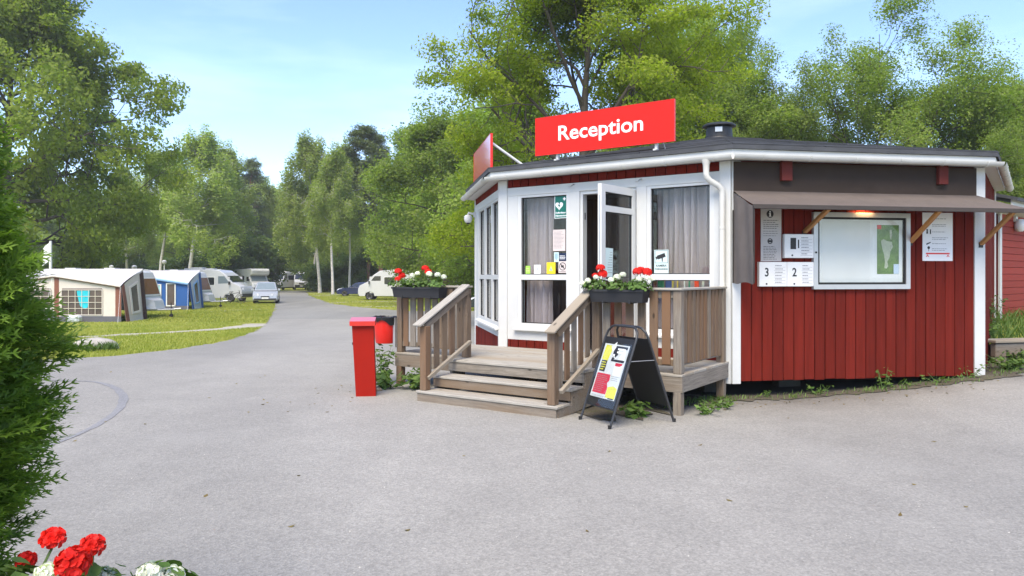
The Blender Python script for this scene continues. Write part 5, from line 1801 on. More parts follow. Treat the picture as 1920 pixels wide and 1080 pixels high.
def build_tree(name, seed, H, base, Rc, n_limbs, kids, leaves, leaf, clump, lm, bark, r0, profile, elev=(10, 60), droop=0.0, flat=0.75,
               trunk_top=0.92, lean=0.03, bend=0.14, up=0.25, spread=0.9, hang=0.0, nlvl=2, aspect=0.62, min_r=0.012, upright=0.55, dirs=None):
    """Returns (trunk mesh, crown mesh) of one tree with its foot at the origin."""
    sk = Skeleton(seed)
    rr = sk.rr
    pts, rad = [], []
    p = Vector((0, 0, -0.3)); d = Vector((rr.uniform(-lean, lean), rr.uniform(-lean, lean), 1)).normalized()
    nseg = 12
    top = H * trunk_top
    for i in range(nseg + 1):
        t = i / nseg
        pts.append(p.copy())
        rad.append(max(0.03, r0 * (1.25 if i == 0 else 1.0) * (1 - 0.88 * t ** 1.1)))
        d = (d + Vector((rr.gauss(0, lean), rr.gauss(0, lean), 0.05))).normalized()
        p = p + d * (top / nseg)
    sk.mb.tube(pts, rad, 10, cap=False)
    for i in range(n_limbs):
        t = (i + rr.uniform(0.1, 0.9)) / n_limbs
        z = base + (top - base) * t
        f = (z + 0.3) / top * nseg
        j = min(nseg - 1, max(0, int(f)))
        q = pts[j].lerp(pts[j + 1], min(1, f - j))
        az = i * 2.399963 + rr.uniform(-0.5, 0.5) if dirs is None else dirs[i % len(dirs)] + rr.uniform(-0.3, 0.3)
        e = R(elev[0] + (elev[1] - elev[0]) * t + rr.uniform(-10, 10))
        nd = Vector((math.cos(az) * math.cos(e), math.sin(az) * math.cos(e), math.sin(e)))
        Ln = Rc * profile(t) * rr.uniform(0.8, 1.12)
        sk.branch(q, nd, Ln, max(0.03, rad[j] * rr.uniform(0.38, 0.55)), 0, nlvl, kids, bend, up - droop, spread, min_r=min_r)
    # leader
    sk.branch(pts[-1], Vector((0, 0, 1)), H - top, rad[-1], 1, nlvl, kids, bend, up, spread, min_r=min_r)
    rng = np.random.default_rng(seed)
    tips = np.array([t[0][:] for t in sk.tips])
    if len(tips) == 0:
        tips = np.zeros((1, 3))
    per = max(1, int(leaves / len(tips)))
    n = per * len(tips)
    C = np.repeat(tips, per, axis=0)
    w = rng.uniform(0.55, 1.25, len(tips))
    off = rng.normal(size=(n, 3))
    off *= np.minimum(1.0, 1.75 / np.maximum(np.linalg.norm(off, axis=1, keepdims=True), 1e-6))
    off *= np.repeat(w, per)[:, None] * clump
    off[:, 2] *= flat
    if hang:
        h = rng.random(n) ** 0.8 * hang
        off[:, 2] -= h
        strand = np.repeat(rng.normal(size=(len(tips), 3)) * clump * 0.5, per, axis=0)
        off[:, :2] *= 0.55
    P = C + off
    cen = np.array([0, 0, base + (H - base) * 0.45])
    out = P - cen
    out /= np.maximum(np.linalg.norm(out, axis=1, keepdims=True), 1e-6)
    N = out * 0.45 + np.array([0, 0, upright]) + rng.normal(size=(n, 3)) * 0.55
    tone = np.clip(np.repeat(rng.random(len(tips)), per) * 0.6 + rng.random(n) * 0.4, 0, 1)
    crown = leaf_mesh('crown', P, N, leaf, lm, rng, aspect, 0.06, tone)
    trunk = sk.mb.mesh('trunk', bark, None, True, 60)
    return trunk, crown


def plant(name, meshes, x, y, label, cat='tree', group=None, rz=0.0, s=1.0, sz=None, z=None, lm=None):
    z = gzf(x, y) if z is None else z
    r = root(name, (x, y, z), label, cat, group)
    M = Matrix.Translation((x, y, z)) @ Matrix.Rotation(rz, 4, 'Z') @ Matrix.Diagonal((s, s, sz or s, 1))
    link('trunk', meshes[0], r, M)
    link('crown', meshes[1], r, M)
    return r


P_ROUND = lambda t: 0.62 + 0.55 * math.sin(math.pi * min(1, t * 0.9 + 0.12)) - 0.35 * t
P_TALL = lambda t: 0.55 + 0.5 * math.sin(math.pi * (0.15 + 0.75 * t)) - 0.30 * t
P_FAN = lambda t: 0.75 + 0.30 * t
P_PINE = lambda t: 0.9 - 0.55 * t
# --- oak behind the kiosk
T_OAK = build_tree('oak', 21, 17.5, 2.8, 6.8, 21, (6, 5), 190000, 0.13, 0.42, L_OAK, BARK, 0.40, P_ROUND, elev=(2, 62), bend=0.19, up=0.12, flat=0.55, trunk_top=0.72, spread=1.0, min_r=0.016)
plant('oak_tree', T_OAK, ux(1100, 30), 30.0, 'large yellow-green oak with forked limbs directly behind the roof sign', rz=0.6, s=0.93, sz=1.0)
# --- maple at the left edge
T_MAPLE = build_tree('maple', 34, 18.5, 1.6, 7.6, 32, (6, 5), 185000, 0.23, 0.55, L_MAPLE, BARK, 0.38, P_ROUND, elev=(-8, 70), bend=0.15, up=0.12, flat=0.6, trunk_top=0.84, spread=0.9)
plant('maple_tree', T_MAPLE, ux(0, 54), 54.0, 'huge dense green maple overhanging the beige awning at the left edge', rz=0.4, s=1.2, sz=1.36)
# --- loose grey-green trees on the right
T_ASH1 = build_tree('ash', 47, 12.0, 1.8, 6.6, 14, (5, 5), 135000, 0.112, 0.42, L_MIX, BARK, 0.22, P_FAN, elev=(18, 66), bend=0.18, up=0.42, flat=0.8, trunk_top=0.55, spread=0.8)
T_ASH2 = build_tree('ash', 58, 11.0, 1.6, 5.0, 14, (5, 5), 115000, 0.112, 0.42, L_MIX, BARK, 0.18, P_ROUND, elev=(10, 66), bend=0.2, up=0.25, flat=0.75, trunk_top=0.72, spread=0.9)
# --- generic broadleaf, birch, pine for the far belt
T_BROAD1 = build_tree('broad', 61, 17.0, 1.5, 5.2, 20, (5, 4), 42000, 0.24, 0.62, L_MIX, BARK, 0.24, P_ROUND, elev=(-5, 64), up=0.2, trunk_top=0.8)
T_BROAD2 = build_tree('broad', 72, 19.0, 3.0, 4.6, 20, (5, 4), 42000, 0.24, 0.6, L_MIX, BARK, 0.22, P_TALL, elev=(5, 68), up=0.25, trunk_top=0.82)
T_BIRCH1 = build_tree('birch', 83, 19.5, 5.5, 4.0, 20, (5, 4), 32000, 0.24, 0.50, L_BIRCH, BARK_B, 0.19, P_TALL, elev=(20, 70), up=-0.15, trunk_top=0.88, hang=1.9, flat=0.9, spread=0.75, bend=0.12)
T_BIRCH2 = build_tree('birch', 94, 20.5, 7.0, 3.6, 18, (5, 4), 28000, 0.24, 0.48, L_BIRCH, BARK_B, 0.17, P_TALL, elev=(28, 72), up=-0.1, trunk_top=0.88, hang=1.6, flat=0.9, spread=0.75, bend=0.12)
T_THIN = build_tree('thin', 105, 18.0, 6.5, 2.9, 16, (4, 4), 16000, 0.24, 0.55, L_BIRCH, BARK, 0.13, P_TALL, elev=(15, 60), trunk_top=0.9)
T_PINE1 = build_tree('pine', 116, 20.0, 8.2, 3.5, 24, (5, 4), 34000, 0.26, 0.42, L_PINE, BARK_P, 0.24, P_PINE, elev=(-5, 45), up=0.25, trunk_top=0.93, flat=0.38, aspect=0.35, upright=0.9)
T_BUSH1 = build_tree('bush', 127, 4.2, 0.3, 2.4, 12, (5, 4), 14000, 0.24, 0.34, L_BUSH, BARK, 0.07, P_ROUND, elev=(0, 66), trunk_top=0.6, min_r=0.01)
T_BUSH2 = build_tree('bush', 138, 3.6, 0.2, 2.8, 12, (5, 4), 14000, 0.24, 0.36, L_BUSH, BARK, 0.07, P_ROUND, elev=(0, 60), trunk_top=0.55, min_r=0.01)

gR = 'trees on the slope behind the right half of the kiosk'
plant('ash_tree', T_ASH1, ux(1650, 37), 37.0, 'tall loose-crowned tree rising over the middle of the awning wall', group=gR, s=1.10, sz=1.10)
plant('ash_tree', T_ASH2, ux(1850, 36), 36.0, 'bushy open-branched tree above the right end of the kiosk roof', group=gR, rz=1.2, s=0.95, sz=1.12)
plant('ash_tree', T_ASH2, ux(1500, 41), 41.0, 'lower rounded tree left of the tallest one over the awning wall', group=gR, rz=2.9, s=1.0, sz=1.06)
plant('ash_tree', T_ASH1, ux(1385, 39), 39.0, 'lighter slender tree just right of the roof ventilator', group=gR, rz=2.1, s=0.75, sz=1.05)
plant('ash_tree', T_ASH1, ux(2010, 44), 44.0, 'grey-green tree half cut off by the right edge of the photo', group=gR, rz=4.4, s=1.0, sz=0.95)
plant('ash_tree', T_ASH2, ux(1275, 43), 43.0, 'bright green tree behind the right shoulder of the big oak', group=gR, rz=0.5, s=1.15, sz=1.62)
plant('ash_tree', T_ASH2, ux(1745, 47), 47.0, 'small far tree filling the gap between the two tallest right-hand trees', group=gR, rz=5.0, s=0.95, sz=0.92)
plant('ash_tree', T_ASH2, ux(1900, 30), 30.0, 'low leafy tree above the far red cabin roof', group=gR, rz=3.6, s=0.6, sz=0.66)

gM = 'broadleaf trees left of the kiosk'
plant('broadleaf_tree', T_BROAD1, ux(835, 56), 56.0, 'dense green tree whose crown touches the left end of the kiosk', group=gM, rz=0.3, s=1.0, sz=0.92)
plant('broadleaf_tree', T_BROAD2, ux(775, 74), 74.0, 'mid-green tree between the pine and the kiosk, above the parked motorhome', group=gM, rz=1.1, s=1.15, sz=0.96)
plant('broadleaf_tree', T_BROAD2, ux(925, 50), 50.0, 'leafy tree behind the small roof sign', group=gM, rz=2.4, s=1.0, sz=0.86)
plant('broadleaf_tree', T_BROAD1, ux(880, 66), 66.0, 'tall tree top showing above the left eave of the kiosk', group=gM, rz=4.0, s=1.1, sz=1.10)
plant('broadleaf_tree', T_BROAD1, ux(1190, 62), 62.0, 'far tree glimpsed under the crown of the big oak', group=gM, rz=5.0, s=1.1, sz=1.0)

gB = 'birches at the back of the camp field'
for u, Y, t, rz, s, sz, lab in (
        (352, 88, 0, 0.0, 1.35, 1.04, 'widest weeping birch behind the white caravans'),
        (300, 92, 1, 1.0, 1.2, 0.92, 'paler birch left of the widest one, beside the maple crown'),
        (418, 96, 1, 2.0, 1.15, 0.98, 'slim birch right of the widest weeping birch'),
        (600, 92, 0, 3.1, 1.15, 1.03, 'tallest birch right of the gap of open sky'),
        (588, 104, 1, 0.7, 1.0, 0.92, 'birch at the right side of the sky gap above the white vans'),
        (624, 84, 1, 2.6, 0.95, 0.86, 'white-trunked birch in front of the pine'),
        (655, 90, 1, 5.4, 0.9, 0.95, 'thin birch touching the left side of the pine'),
        (240, 98, 0, 4.0, 1.1, 0.88, 'birch mostly hidden by the maple crown')):
    plant('birch_tree', (T_BIRCH1, T_BIRCH2)[t], ux(u, Y), Y, lab, group=gB, rz=rz, s=s, sz=sz)
gP = 'pines among the birches'
for u, Y, rz, s, sz, lab in ((714, 90, 0.0, 1.25, 1.02, 'tall pine with a bare orange trunk left of the motorhome'),
                             (690, 100, 2.0, 1.2, 1.06, 'dark pine crown just left of the bare-trunked pine'),
                             (748, 104, 4.1, 1.1, 0.98, 'dark pine behind the broadleaf tree'),
                             (470, 122, 1.0, 1.05, 0.94, 'dark pine at the left side of the sky gap'),
                             (452, 119, 3.3, 1.0, 1.06, 'narrow pine between the weeping birches and the sky gap')):
    plant('pine_tree', T_PINE1, ux(u, Y), Y, lab, group=gP, rz=rz, s=s, sz=sz)
gT = 'thin saplings in the sky gap'
for k, (u, Y, s) in enumerate(((492, 127, 1.05), (516, 130, 1.0), (534, 126, 0.98), (505, 133, 0.95), (482, 128, 1.1), (524, 136, 1.0))):
    plant('sapling_tree', T_THIN, ux(u, Y), Y, 'thin dark sapling standing in the gap of open sky', group=gT, rz=k * 1.7, s=1.0, sz=s)
# the dark belt behind them: individual trees that read alike
gD = 'trees of the far woodland belt'
rr = random.Random(77)
for k in range(46):
    u = -180 + k * 27 + rr.uniform(-8, 8)
    if 478 < u < 540:
        continue
    Y = rr.uniform(112, 142) if not 500 < u < 600 else rr.uniform(130, 144)
    me = rr.choice([T_BROAD1, T_BROAD2, T_PINE1, T_BROAD2])
    hs = 0.92 if not 440 < u < 560 else 0.55
    plant('woodland_tree', me, ux(u, Y), Y, 'one of the shaded trees in the far woodland belt', group=gD, rz=rr.uniform(0, 6), s=rr.uniform(0.9, 1.15), sz=hs * rr.uniform(0.85, 1.05))
gS = 'shrubs along the far edge of the field'
for k in range(26):
    u = 60 + k * 33 + rr.uniform(-8, 8)
    Y = rr.uniform(98, 110)
    if 420 < u < 600: Y = rr.uniform(127, 131)
    plant('shrub', (T_BUSH1, T_BUSH2)[k % 2], ux(u, Y), Y, 'dark green shrub at the foot of the far woodland', 'shrub', gS, rr.uniform(0, 6), rr.uniform(0.95, 1.5), rr.uniform(0.85, 1.35))
plant('shrub', T_BUSH2, ux(465, 100), 100.0, 'wide dark shrub behind the alcove motorhome', 'shrub', None, 1.0, 2.0, 1.9)
plant('shrub', T_BUSH1, ux(420, 95), 95.0, 'pale green shrub above the nose of the white camper', 'shrub', None, 2.0, 1.6, 1.25)
plant('shrub', T_BUSH1, ux(508, 121), 121.0, 'bright low shrub left of the white vans', 'shrub', None, 3.0, 0.8, 0.7)
# wood mass beyond, seen only between the trunks
rng = np.random.default_rng(9)
n = 26000
a = rng.uniform(-0.86, 0.55, n)
keep = ~((a > -0.36) & (a < -0.30) & (rng.random(n) < 0.85))
a = a[keep]; n = len(a)
dist = rng.uniform(150, 172, n)
P = np.stack([a * dist, dist, -0.6 + 9.5 * rng.random(n) ** 1.15], 1)
N = rng.normal(size=(n, 3)) * 0.6 + np.array([0, -0.5, 0.6])
wd = link('undergrowth', leaf_mesh('undergrowth', P, N, 1.1, L_BUSH, rng))
wd['kind'] = 'stuff'
tag(wd, 'dark mass of woodland filling the gaps between the far trunks', 'woodland', kind='stuff')

# ---------------------------------------------------------------- thuja at the left edge, close to the camera
L_THUJA = leafmat('thuja scale leaf', (0.050, 0.115, 0.014), (0.215, 0.335, 0.045), 0.38, 0.5)
rng = np.random.default_rng(5)


def spray_template(seed):
    """A flat fan of scale-leaved twigs; returns quads in a local plane (x along the twig, y across, z up)."""
    rr = random.Random(seed)
    quads = []
    def seg(p, a, L_, w, e, dz):
        q = (p[0] + math.cos(a) * L_, p[1] + math.sin(a) * L_, p[2] + dz)
        nx_, ny_ = -math.sin(a) * w, math.cos(a) * w
        quads.append(((p[0] - nx_, p[1] - ny_, p[2]), (p[0] + nx_, p[1] + ny_, p[2]), (q[0] + nx_ * e, q[1] + ny_ * e, q[2]), (q[0] - nx_ * e, q[1] - ny_ * e, q[2])))
        return q
    p = (0, 0, 0)
    a = 0.0
    for i in range(4):
        a += rr.uniform(-0.1, 0.1)
        q = seg(p, a, 0.25, 0.034 - 0.005 * i, 0.85 if i < 3 else 0.3, rr.uniform(-0.03, 0.02))
        for sgn in (-1, 1):
            b = a + sgn * rr.uniform(0.5, 0.85)
            L1 = rr.uniform(0.30, 0.46) * (1.15 - 0.22 * i)
            m_ = seg(((p[0] + q[0]) / 2, (p[1] + q[1]) / 2, (p[2] + q[2]) / 2), b, L1 * 0.5, 0.028, 0.85, rr.uniform(-0.04, 0.02))
            seg(m_, b - sgn * 0.2, L1 * 0.5, 0.026, 0.3, rr.uniform(-0.05, 0.02))
            if i < 3:
                seg(m_, b + sgn * rr.uniform(0.4, 0.7), L1 * 0.38, 0.024, 0.3, rr.uniform(-0.04, 0.02))
                seg(m_, b - sgn * rr.uniform(0.6, 0.9), L1 * 0.34, 0.024, 0.3, rr.uniform(-0.04, 0.02))
        p = q
    return np.array(quads)


TEMPL = [spray_template(s) for s in (1, 2, 3)]


def thuja(cx, cy, prof, n, seed, label):
    rng = np.random.default_rng(seed)
    nc = n // 20
    zc = rng.uniform(0.04, 1, nc) ** 0.9 * prof[-1][0]
    ac = np.where(rng.random(nc) < 0.72, rng.uniform(-2.5, 1.0, nc), rng.uniform(0, 2 * np.pi, nc))
    rc = rng.uniform(0.80, 1.06, nc)                 # each bough ends at its own depth, leaving dark hollows between
    yc = rng.normal(0, 0.28, nc)
    which = rng.integers(0, nc, n)
    along = rng.random(n)
    zs = np.clip(zc[which] + rng.normal(0, 0.026, n) + 0.10 * (along - 0.6), 0.03, prof[-1][0])
    rad = np.interp(zs, [p[0] for p in prof], [p[1] for p in prof])
    az = ac[which] + rng.normal(0, 0.055, n)
    # foliage grows in tufts: pull the azimuth and height towards a set of tuft centres
    lump = 1 + 0.10 * np.sin(az * 3 + zs * 5.0) + 0.07 * np.sin(az * 7 - zs * 11.0) + 0.05 * np.sin(zs * 23 + az * 2)
    fr = rc[which] * (0.72 + 0.28 * along)
    Rr = rad * lump * fr * 0.845
    P = np.stack([cx + Rr * np.cos(az), cy + Rr * np.sin(az), zs], 1)
    elev = rng.normal(0.42, 0.25, n)
    yaw = az + yc[which] + rng.normal(0, 0.30, n)
    X = np.stack([np.cos(yaw) * np.cos(elev), np.sin(yaw) * np.cos(elev), np.sin(elev)], 1)
    ref = np.stack([-np.sin(yaw), np.cos(yaw), np.zeros(n)], 1)
    roll = rng.normal(0.0, 0.5, n) + rng.normal(0.0, 0.7, nc)[which]
    Z = np.cross(X, ref)
    Yv = ref * np.cos(roll)[:, None] + Z * np.sin(roll)[:, None]
    Zv = np.cross(X, Yv)
    L_ = rng.uniform(0.075, 0.135, n)
    allq, tone = [], []
    for t in range(3):
        idx = np.arange(t, n, 3)
        T = TEMPL[t].reshape(-1, 3)
        V = P[idx][:, None, :] + (X[idx][:, None, :] * T[None, :, 0:1] + Yv[idx][:, None, :] * T[None, :, 1:2] + Zv[idx][:, None, :] * T[None, :, 2:3]) * L_[idx][:, None, None]
        V[:, :, 2] -= 0.25 * (T[None, :, 0] ** 2) * L_[idx][:, None] * 0.4
        allq.append(V.reshape(-1, 3))
        nq = len(T) // 4
        tx = T.reshape(-1, 4, 3)[:, :, 0].mean(1)
        base = np.clip(rng.normal(0.45, 0.22, len(idx)), 0, 1)
        tone.append(np.clip(base[:, None] * 0.7 + tx[None, :] * 0.45 - 0.05, 0, 1).reshape(-1))
    q = np.concatenate(allq); tn = np.concatenate(tone)
    nq = len(q) // 4
    loc = np.array([cx, cy, 0.0])
    me = bpy.data.meshes.new('foliage')
    me.vertices.add(len(q)); me.vertices.foreach_set('co', (q - loc).reshape(-1).astype(np.float32))
    me.loops.add(nq * 4); me.loops.foreach_set('vertex_index', np.arange(nq * 4, dtype=np.int32))
    me.polygons.add(nq); me.polygons.foreach_set('loop_start', np.arange(0, nq * 4, 4, dtype=np.int32))
    me.update(calc_edges=True)
    at = me.attributes.new('tone', 'FLOAT', 'FACE'); at.data.foreach_set('value', tn.astype(np.float32))
    me.materials.append(L_THUJA)
    r = root('thuja_tree', (cx, cy, 0), label, 'conifer')
    link('foliage', me, r, WM[r.name])
    mb = MB()
    mb.tube([(cx, cy, -0.1), (cx + 0.01, cy, 0.9), (cx - 0.01, cy, prof[-1][0] * 0.93)], [0.045, 0.035, 0.01], 8)
    rr = random.Random(seed)
    for k in range(90):
        z = rr.uniform(0.1, prof[-1][0] * 0.92)
        a = rr.uniform(0, 6.28)
        rd = float(np.interp(z, [p[0] for p in prof], [p[1] for p in prof])) * 0.72
        mb.tube([(cx, cy, z - 0.12), (cx + math.cos(a) * rd * 0.6, cy + math.sin(a) * rd * 0.6, z), (cx + math.cos(a) * rd, cy + math.sin(a) * rd, z + 0.10)], [0.008, 0.005, 0.002], 4, cap=False)
    mb.build('trunk', BARK, r)
    return r


thuja(-1.96, 2.15, [(0, 0.40), (0.45, 0.42), (0.72, 0.47), (0.86, 0.52), (1.0, 0.54), (1.3, 0.55), (1.5, 0.535), (1.66, 0.52), (1.8, 0.50), (1.95, 0.46), (2.08, 0.38), (2.22, 0.20), (2.32, 0.02)], 18000, 3,
      'clipped dark green thuja filling the left edge close to the camera')
# ================================================================ THE CAMP FIELD: caravans, awnings, motorhomes, cars
CARW = mat('white vehicle lacquer', (0.47, 0.475, 0.475), 0.3, 0.04, 1.5, coat=0.3)
CARG = mat('cream vehicle panel', (0.60, 0.60, 0.57), 0.4, 0.06, 1.5)
SILV = mat('silver blue car paint', (0.36, 0.38, 0.395), 0.25, 0.04, 2, metal=0.25, coat=0.5)
NAVYP = mat('navy car paint', (0.012, 0.018, 0.075), 0.2, 0.04, 2, coat=0.8)
DKGR = mat('dark green car paint', (0.012, 0.022, 0.020), 0.2, 0.04, 2, coat=0.8)
TYRE = mat('tyre rubber', (0.02, 0.02, 0.021), 0.85, 0.1)
RIM = mat('alloy rim', (0.42, 0.43, 0.45), 0.35, 0.05, metal=0.6)
WGL = mat('vehicle glass', (0.018, 0.022, 0.025), 0.06, 0.05, spec=0.8)
WGLT = mat('pale windscreen glass', (0.16, 0.20, 0.22), 0.08, 0.1, spec=0.8)
BRWIN = mat('brown tinted caravan window', (0.17, 0.075, 0.035), 0.2, 0.15, 3)
TRIMK = mat('dark plastic trim', (0.03, 0.03, 0.032), 0.6, 0.08)
LAMPG = mat('headlamp glass', (0.55, 0.57, 0.60), 0.12, 0.05, spec=0.8)
LAMPR = mat('red tail lamp', (0.40, 0.01, 0.01), 0.2, 0.05)
CANV = mat('light grey canvas roof', (0.43, 0.42, 0.425), 0.9, 0.06, 2)
BEIGE = mat('beige awning canvas', (0.56, 0.51, 0.45), 0.9, 0.07, 2.5)
BROWN = mat('red brown awning canvas', (0.19, 0.075, 0.05), 0.9, 0.1, 3)
BLUE = mat('blue awning canvas', (0.02, 0.085, 0.27), 0.85, 0.1, 2)
BLUEL = mat('pale blue canvas edge', (0.22, 0.38, 0.62), 0.85, 0.06)
SKIRT = mat('grey mud skirt', (0.10, 0.10, 0.115), 0.9, 0.12, 3)
TURQ = mat('turquoise cloth', (0.02, 0.42, 0.50), 0.9, 0.18, 6)
AWIN = mat('dim awning window film', (0.085, 0.065, 0.055), 0.25, 0.35, 2.2)
PLATEM = mat('number plate', (0.70, 0.70, 0.68), 0.5, 0.02)


def vpart(mb, name, m, parent, M, smooth=True, angle=35):
    return link(name, mb.mesh(name, m, None, smooth, angle), parent, M)


def shell(prof, W, inset_=0.05, tumble=0.0, zt=0.9):
    """A side outline (x, z) given width; edges along the sides rounded off, the upper part leaning in."""
    n = len(prof)
    cx = sum(p[0] for p in prof) / n; cz = sum(p[1] for p in prof) / n
    rings = []
    for y, k in ((-1, 1), (-1, 0), (1, 0), (1, 1)):
        ring = []
        for x, z in prof:
            hw = W / 2 - tumble * max(0.0, z - zt)
            if k:
                dx, dz = x - cx, z - cz
                l_ = math.hypot(dx, dz) or 1
                ring.append((x - dx / l_ * inset_, y * hw, z - dz / l_ * inset_))
            else:
                ring.append((x, y * (hw - inset_), z))
        rings.append(ring)
    vs = [p for r_ in rings for p in r_]
    fs = []
    for r_ in range(3):
        for i in range(n):
            j = (i + 1) % n
            fs.append((r_ * n + i, r_ * n + j, (r_ + 1) * n + j, (r_ + 1) * n + i))
    fs.append(tuple(range(n - 1, -1, -1)))
    fs.append(tuple(3 * n + i for i in range(n)))
    return MB().add(vs, fs)


def side_plate(poly, y, th, sgn):
    """A flat window or door plate on a vehicle's side, a little proud."""
    return MB().prism([(x, y, z) for x, z in poly], (0, sgn * th, 0))


def wheel(parent, M, x, y, r, w, sgn):
    mb = MB()
    mb.lathe((x, y - w / 2, r), [(r * 0.62, 0), (r * 0.93, 0.01), (r, 0.04), (r, w - 0.04), (r * 0.93, w - 0.01), (r * 0.62, w)], 20, axis=Vector((0, 1, 0)))
    wl = vpart(mb, 'wheel', TYRE, parent, M)
    mb = MB()
    yy = y + sgn * w / 2
    mb.lathe((x, yy - sgn * 0.03, r), [(r * 0.60, 0), (r * 0.60, 0.035), (r * 0.5, 0.02), (0.05, 0.028)], 16, axis=Vector((0, sgn, 0)))
    rm = vpart(mb, 'rim', RIM, wl, M)
    return wl


def vroot(name, x, y, heading, label, cat, group=None):
    r = root(name, (x, y, gzf(x, y)), label, cat, group)
    return r, Matrix.Translation((x, y, gzf(x, y))) @ Matrix.Rotation(heading, 4, 'Z')


def rrect(x0, x1, z0, z1, r=0.06):
    out = []
    for cx, cz, a0 in ((x1 - r, z0 + r, -90), (x1 - r, z1 - r, 0), (x0 + r, z1 - r, 90), (x0 + r, z0 + r, 180)):
        for k in range(3):
            a = R(a0 + 45 * k)
            out.append((cx + r * math.cos(a), cz + r * math.sin(a)))
    return out


def caravan(x, y, heading, L_, label, group='touring caravans'):
    r, M = vroot('caravan', x, y, heading, label, 'caravan', group)
    W, H = 2.2, 2.48
    f = L_ / 2
    prof = [(-f, 0.42), (-f - 0.05, 1.2), (-f + 0.12, H - 0.25), (-f + 0.35, H - 0.04), (0, H), (f - 0.75, H - 0.03), (f - 0.50, H - 0.16), (f - 0.30, H - 0.6), (f - 0.05, 1.05), (f, 0.85), (f - 0.02, 0.42)]
    body = vpart(shell(prof, W, 0.06), 'body', CARW, r, M)
    # front window and its frame
    def fpt(t, yy, out):
        a, b = Vector((f - 0.07, 0, 1.12)), Vector((f - 0.37, 0, H - 0.42))
        n = Vector((0.98, 0, 0.25)).normalized()
        p = a.lerp(b, t) + n * out
        return (p.x, yy, p.z)
    mb = MB(); mb.prism([fpt(0.0, -0.98, -0.02), fpt(0.0, 0.98, -0.02), fpt(1.0, 0.98, -0.02), fpt(1.0, -0.98, -0.02)], Vector((0.98, 0, 0.25)) * 0.05)
    w = vpart(mb, 'window', CARG, r, M, False)
    mb = MB(); mb.prism([fpt(0.08, -0.88, 0.03), fpt(0.08, 0.88, 0.03), fpt(0.93, 0.88, 0.03), fpt(0.93, -0.88, 0.03)], Vector((0.98, 0, 0.25)) * 0.012)
    vpart(mb, 'pane', BRWIN, w, M, False)
    for sgn in (-1, 1):
        for a, b in ((-1.9, -1.0), (0.4, 1.6)):
            vpart(side_plate(rrect(a, b, 1.25, 1.85), sgn * (W / 2 - 0.005), 0.02, sgn), 'window', BRWIN, r, M, False)
        wheel(r, M, -0.25, sgn * (W / 2 - 0.14), 0.32, 0.19, sgn)
    # gas locker, drawbar, jockey wheel
    mb = MB(); mb.add([(f - 0.1, -0.85, 0.45), (f + 0.42, -0.5, 0.45), (f + 0.42, 0.5, 0.45), (f - 0.1, 0.85, 0.45), (f - 0.1, -0.85, 1.02), (f + 0.30, -0.5, 0.88), (f + 0.30, 0.5, 0.88), (f - 0.1, 0.85, 1.02)],
                      [(3, 2, 1, 0), (4, 5, 6, 7), (0, 1, 5, 4), (1, 2, 6, 5), (2, 3, 7, 6), (3, 0, 4, 7)])
    vpart(mb, 'gas_locker', CARW, r, M, False)
    mb = MB()
    mb.tube([(f - 0.4, -0.7, 0.40), (f + 1.15, -0.04, 0.42)], 0.04, 6); mb.tube([(f - 0.4, 0.7, 0.40), (f + 1.15, 0.04, 0.42)], 0.04, 6)
    mb.tube([(f + 1.1, 0, 0.44), (f + 1.45, 0, 0.46)], 0.05, 8); mb.tube([(f + 1.0, 0, 0.40), (f + 1.18, 0, 0.66)], 0.02, 6)
    db = vpart(mb, 'drawbar', GALV, r, M)
    mb = MB(); mb.tube([(f + 0.95, 0.0, 0.75), (f + 0.95, 0.0, 0.14)], 0.026, 8); mb.lathe((f + 0.95, -0.03, 0.10), [(0.10, 0), (0.10, 0.06)], 12, axis=Vector((0, 1, 0)))
    vpart(mb, 'jockey_wheel', TYRE, db, M)
    for xx in (-1.2, 0.8):
        mb = MB(); mb.box((xx, 0, H + 0.03), (0.55, 0.5, 0.09)); vpart(mb, 'roof_vent', CARW, r, M, False)
    for sgn in (-1, 1):
        mb = MB(); mb.box((f + 0.0, sgn * 0.96, 0.55), (0.03, 0.14, 0.08)); vpart(mb, 'marker_lamp', LAMPG, r, M, False)
    return r


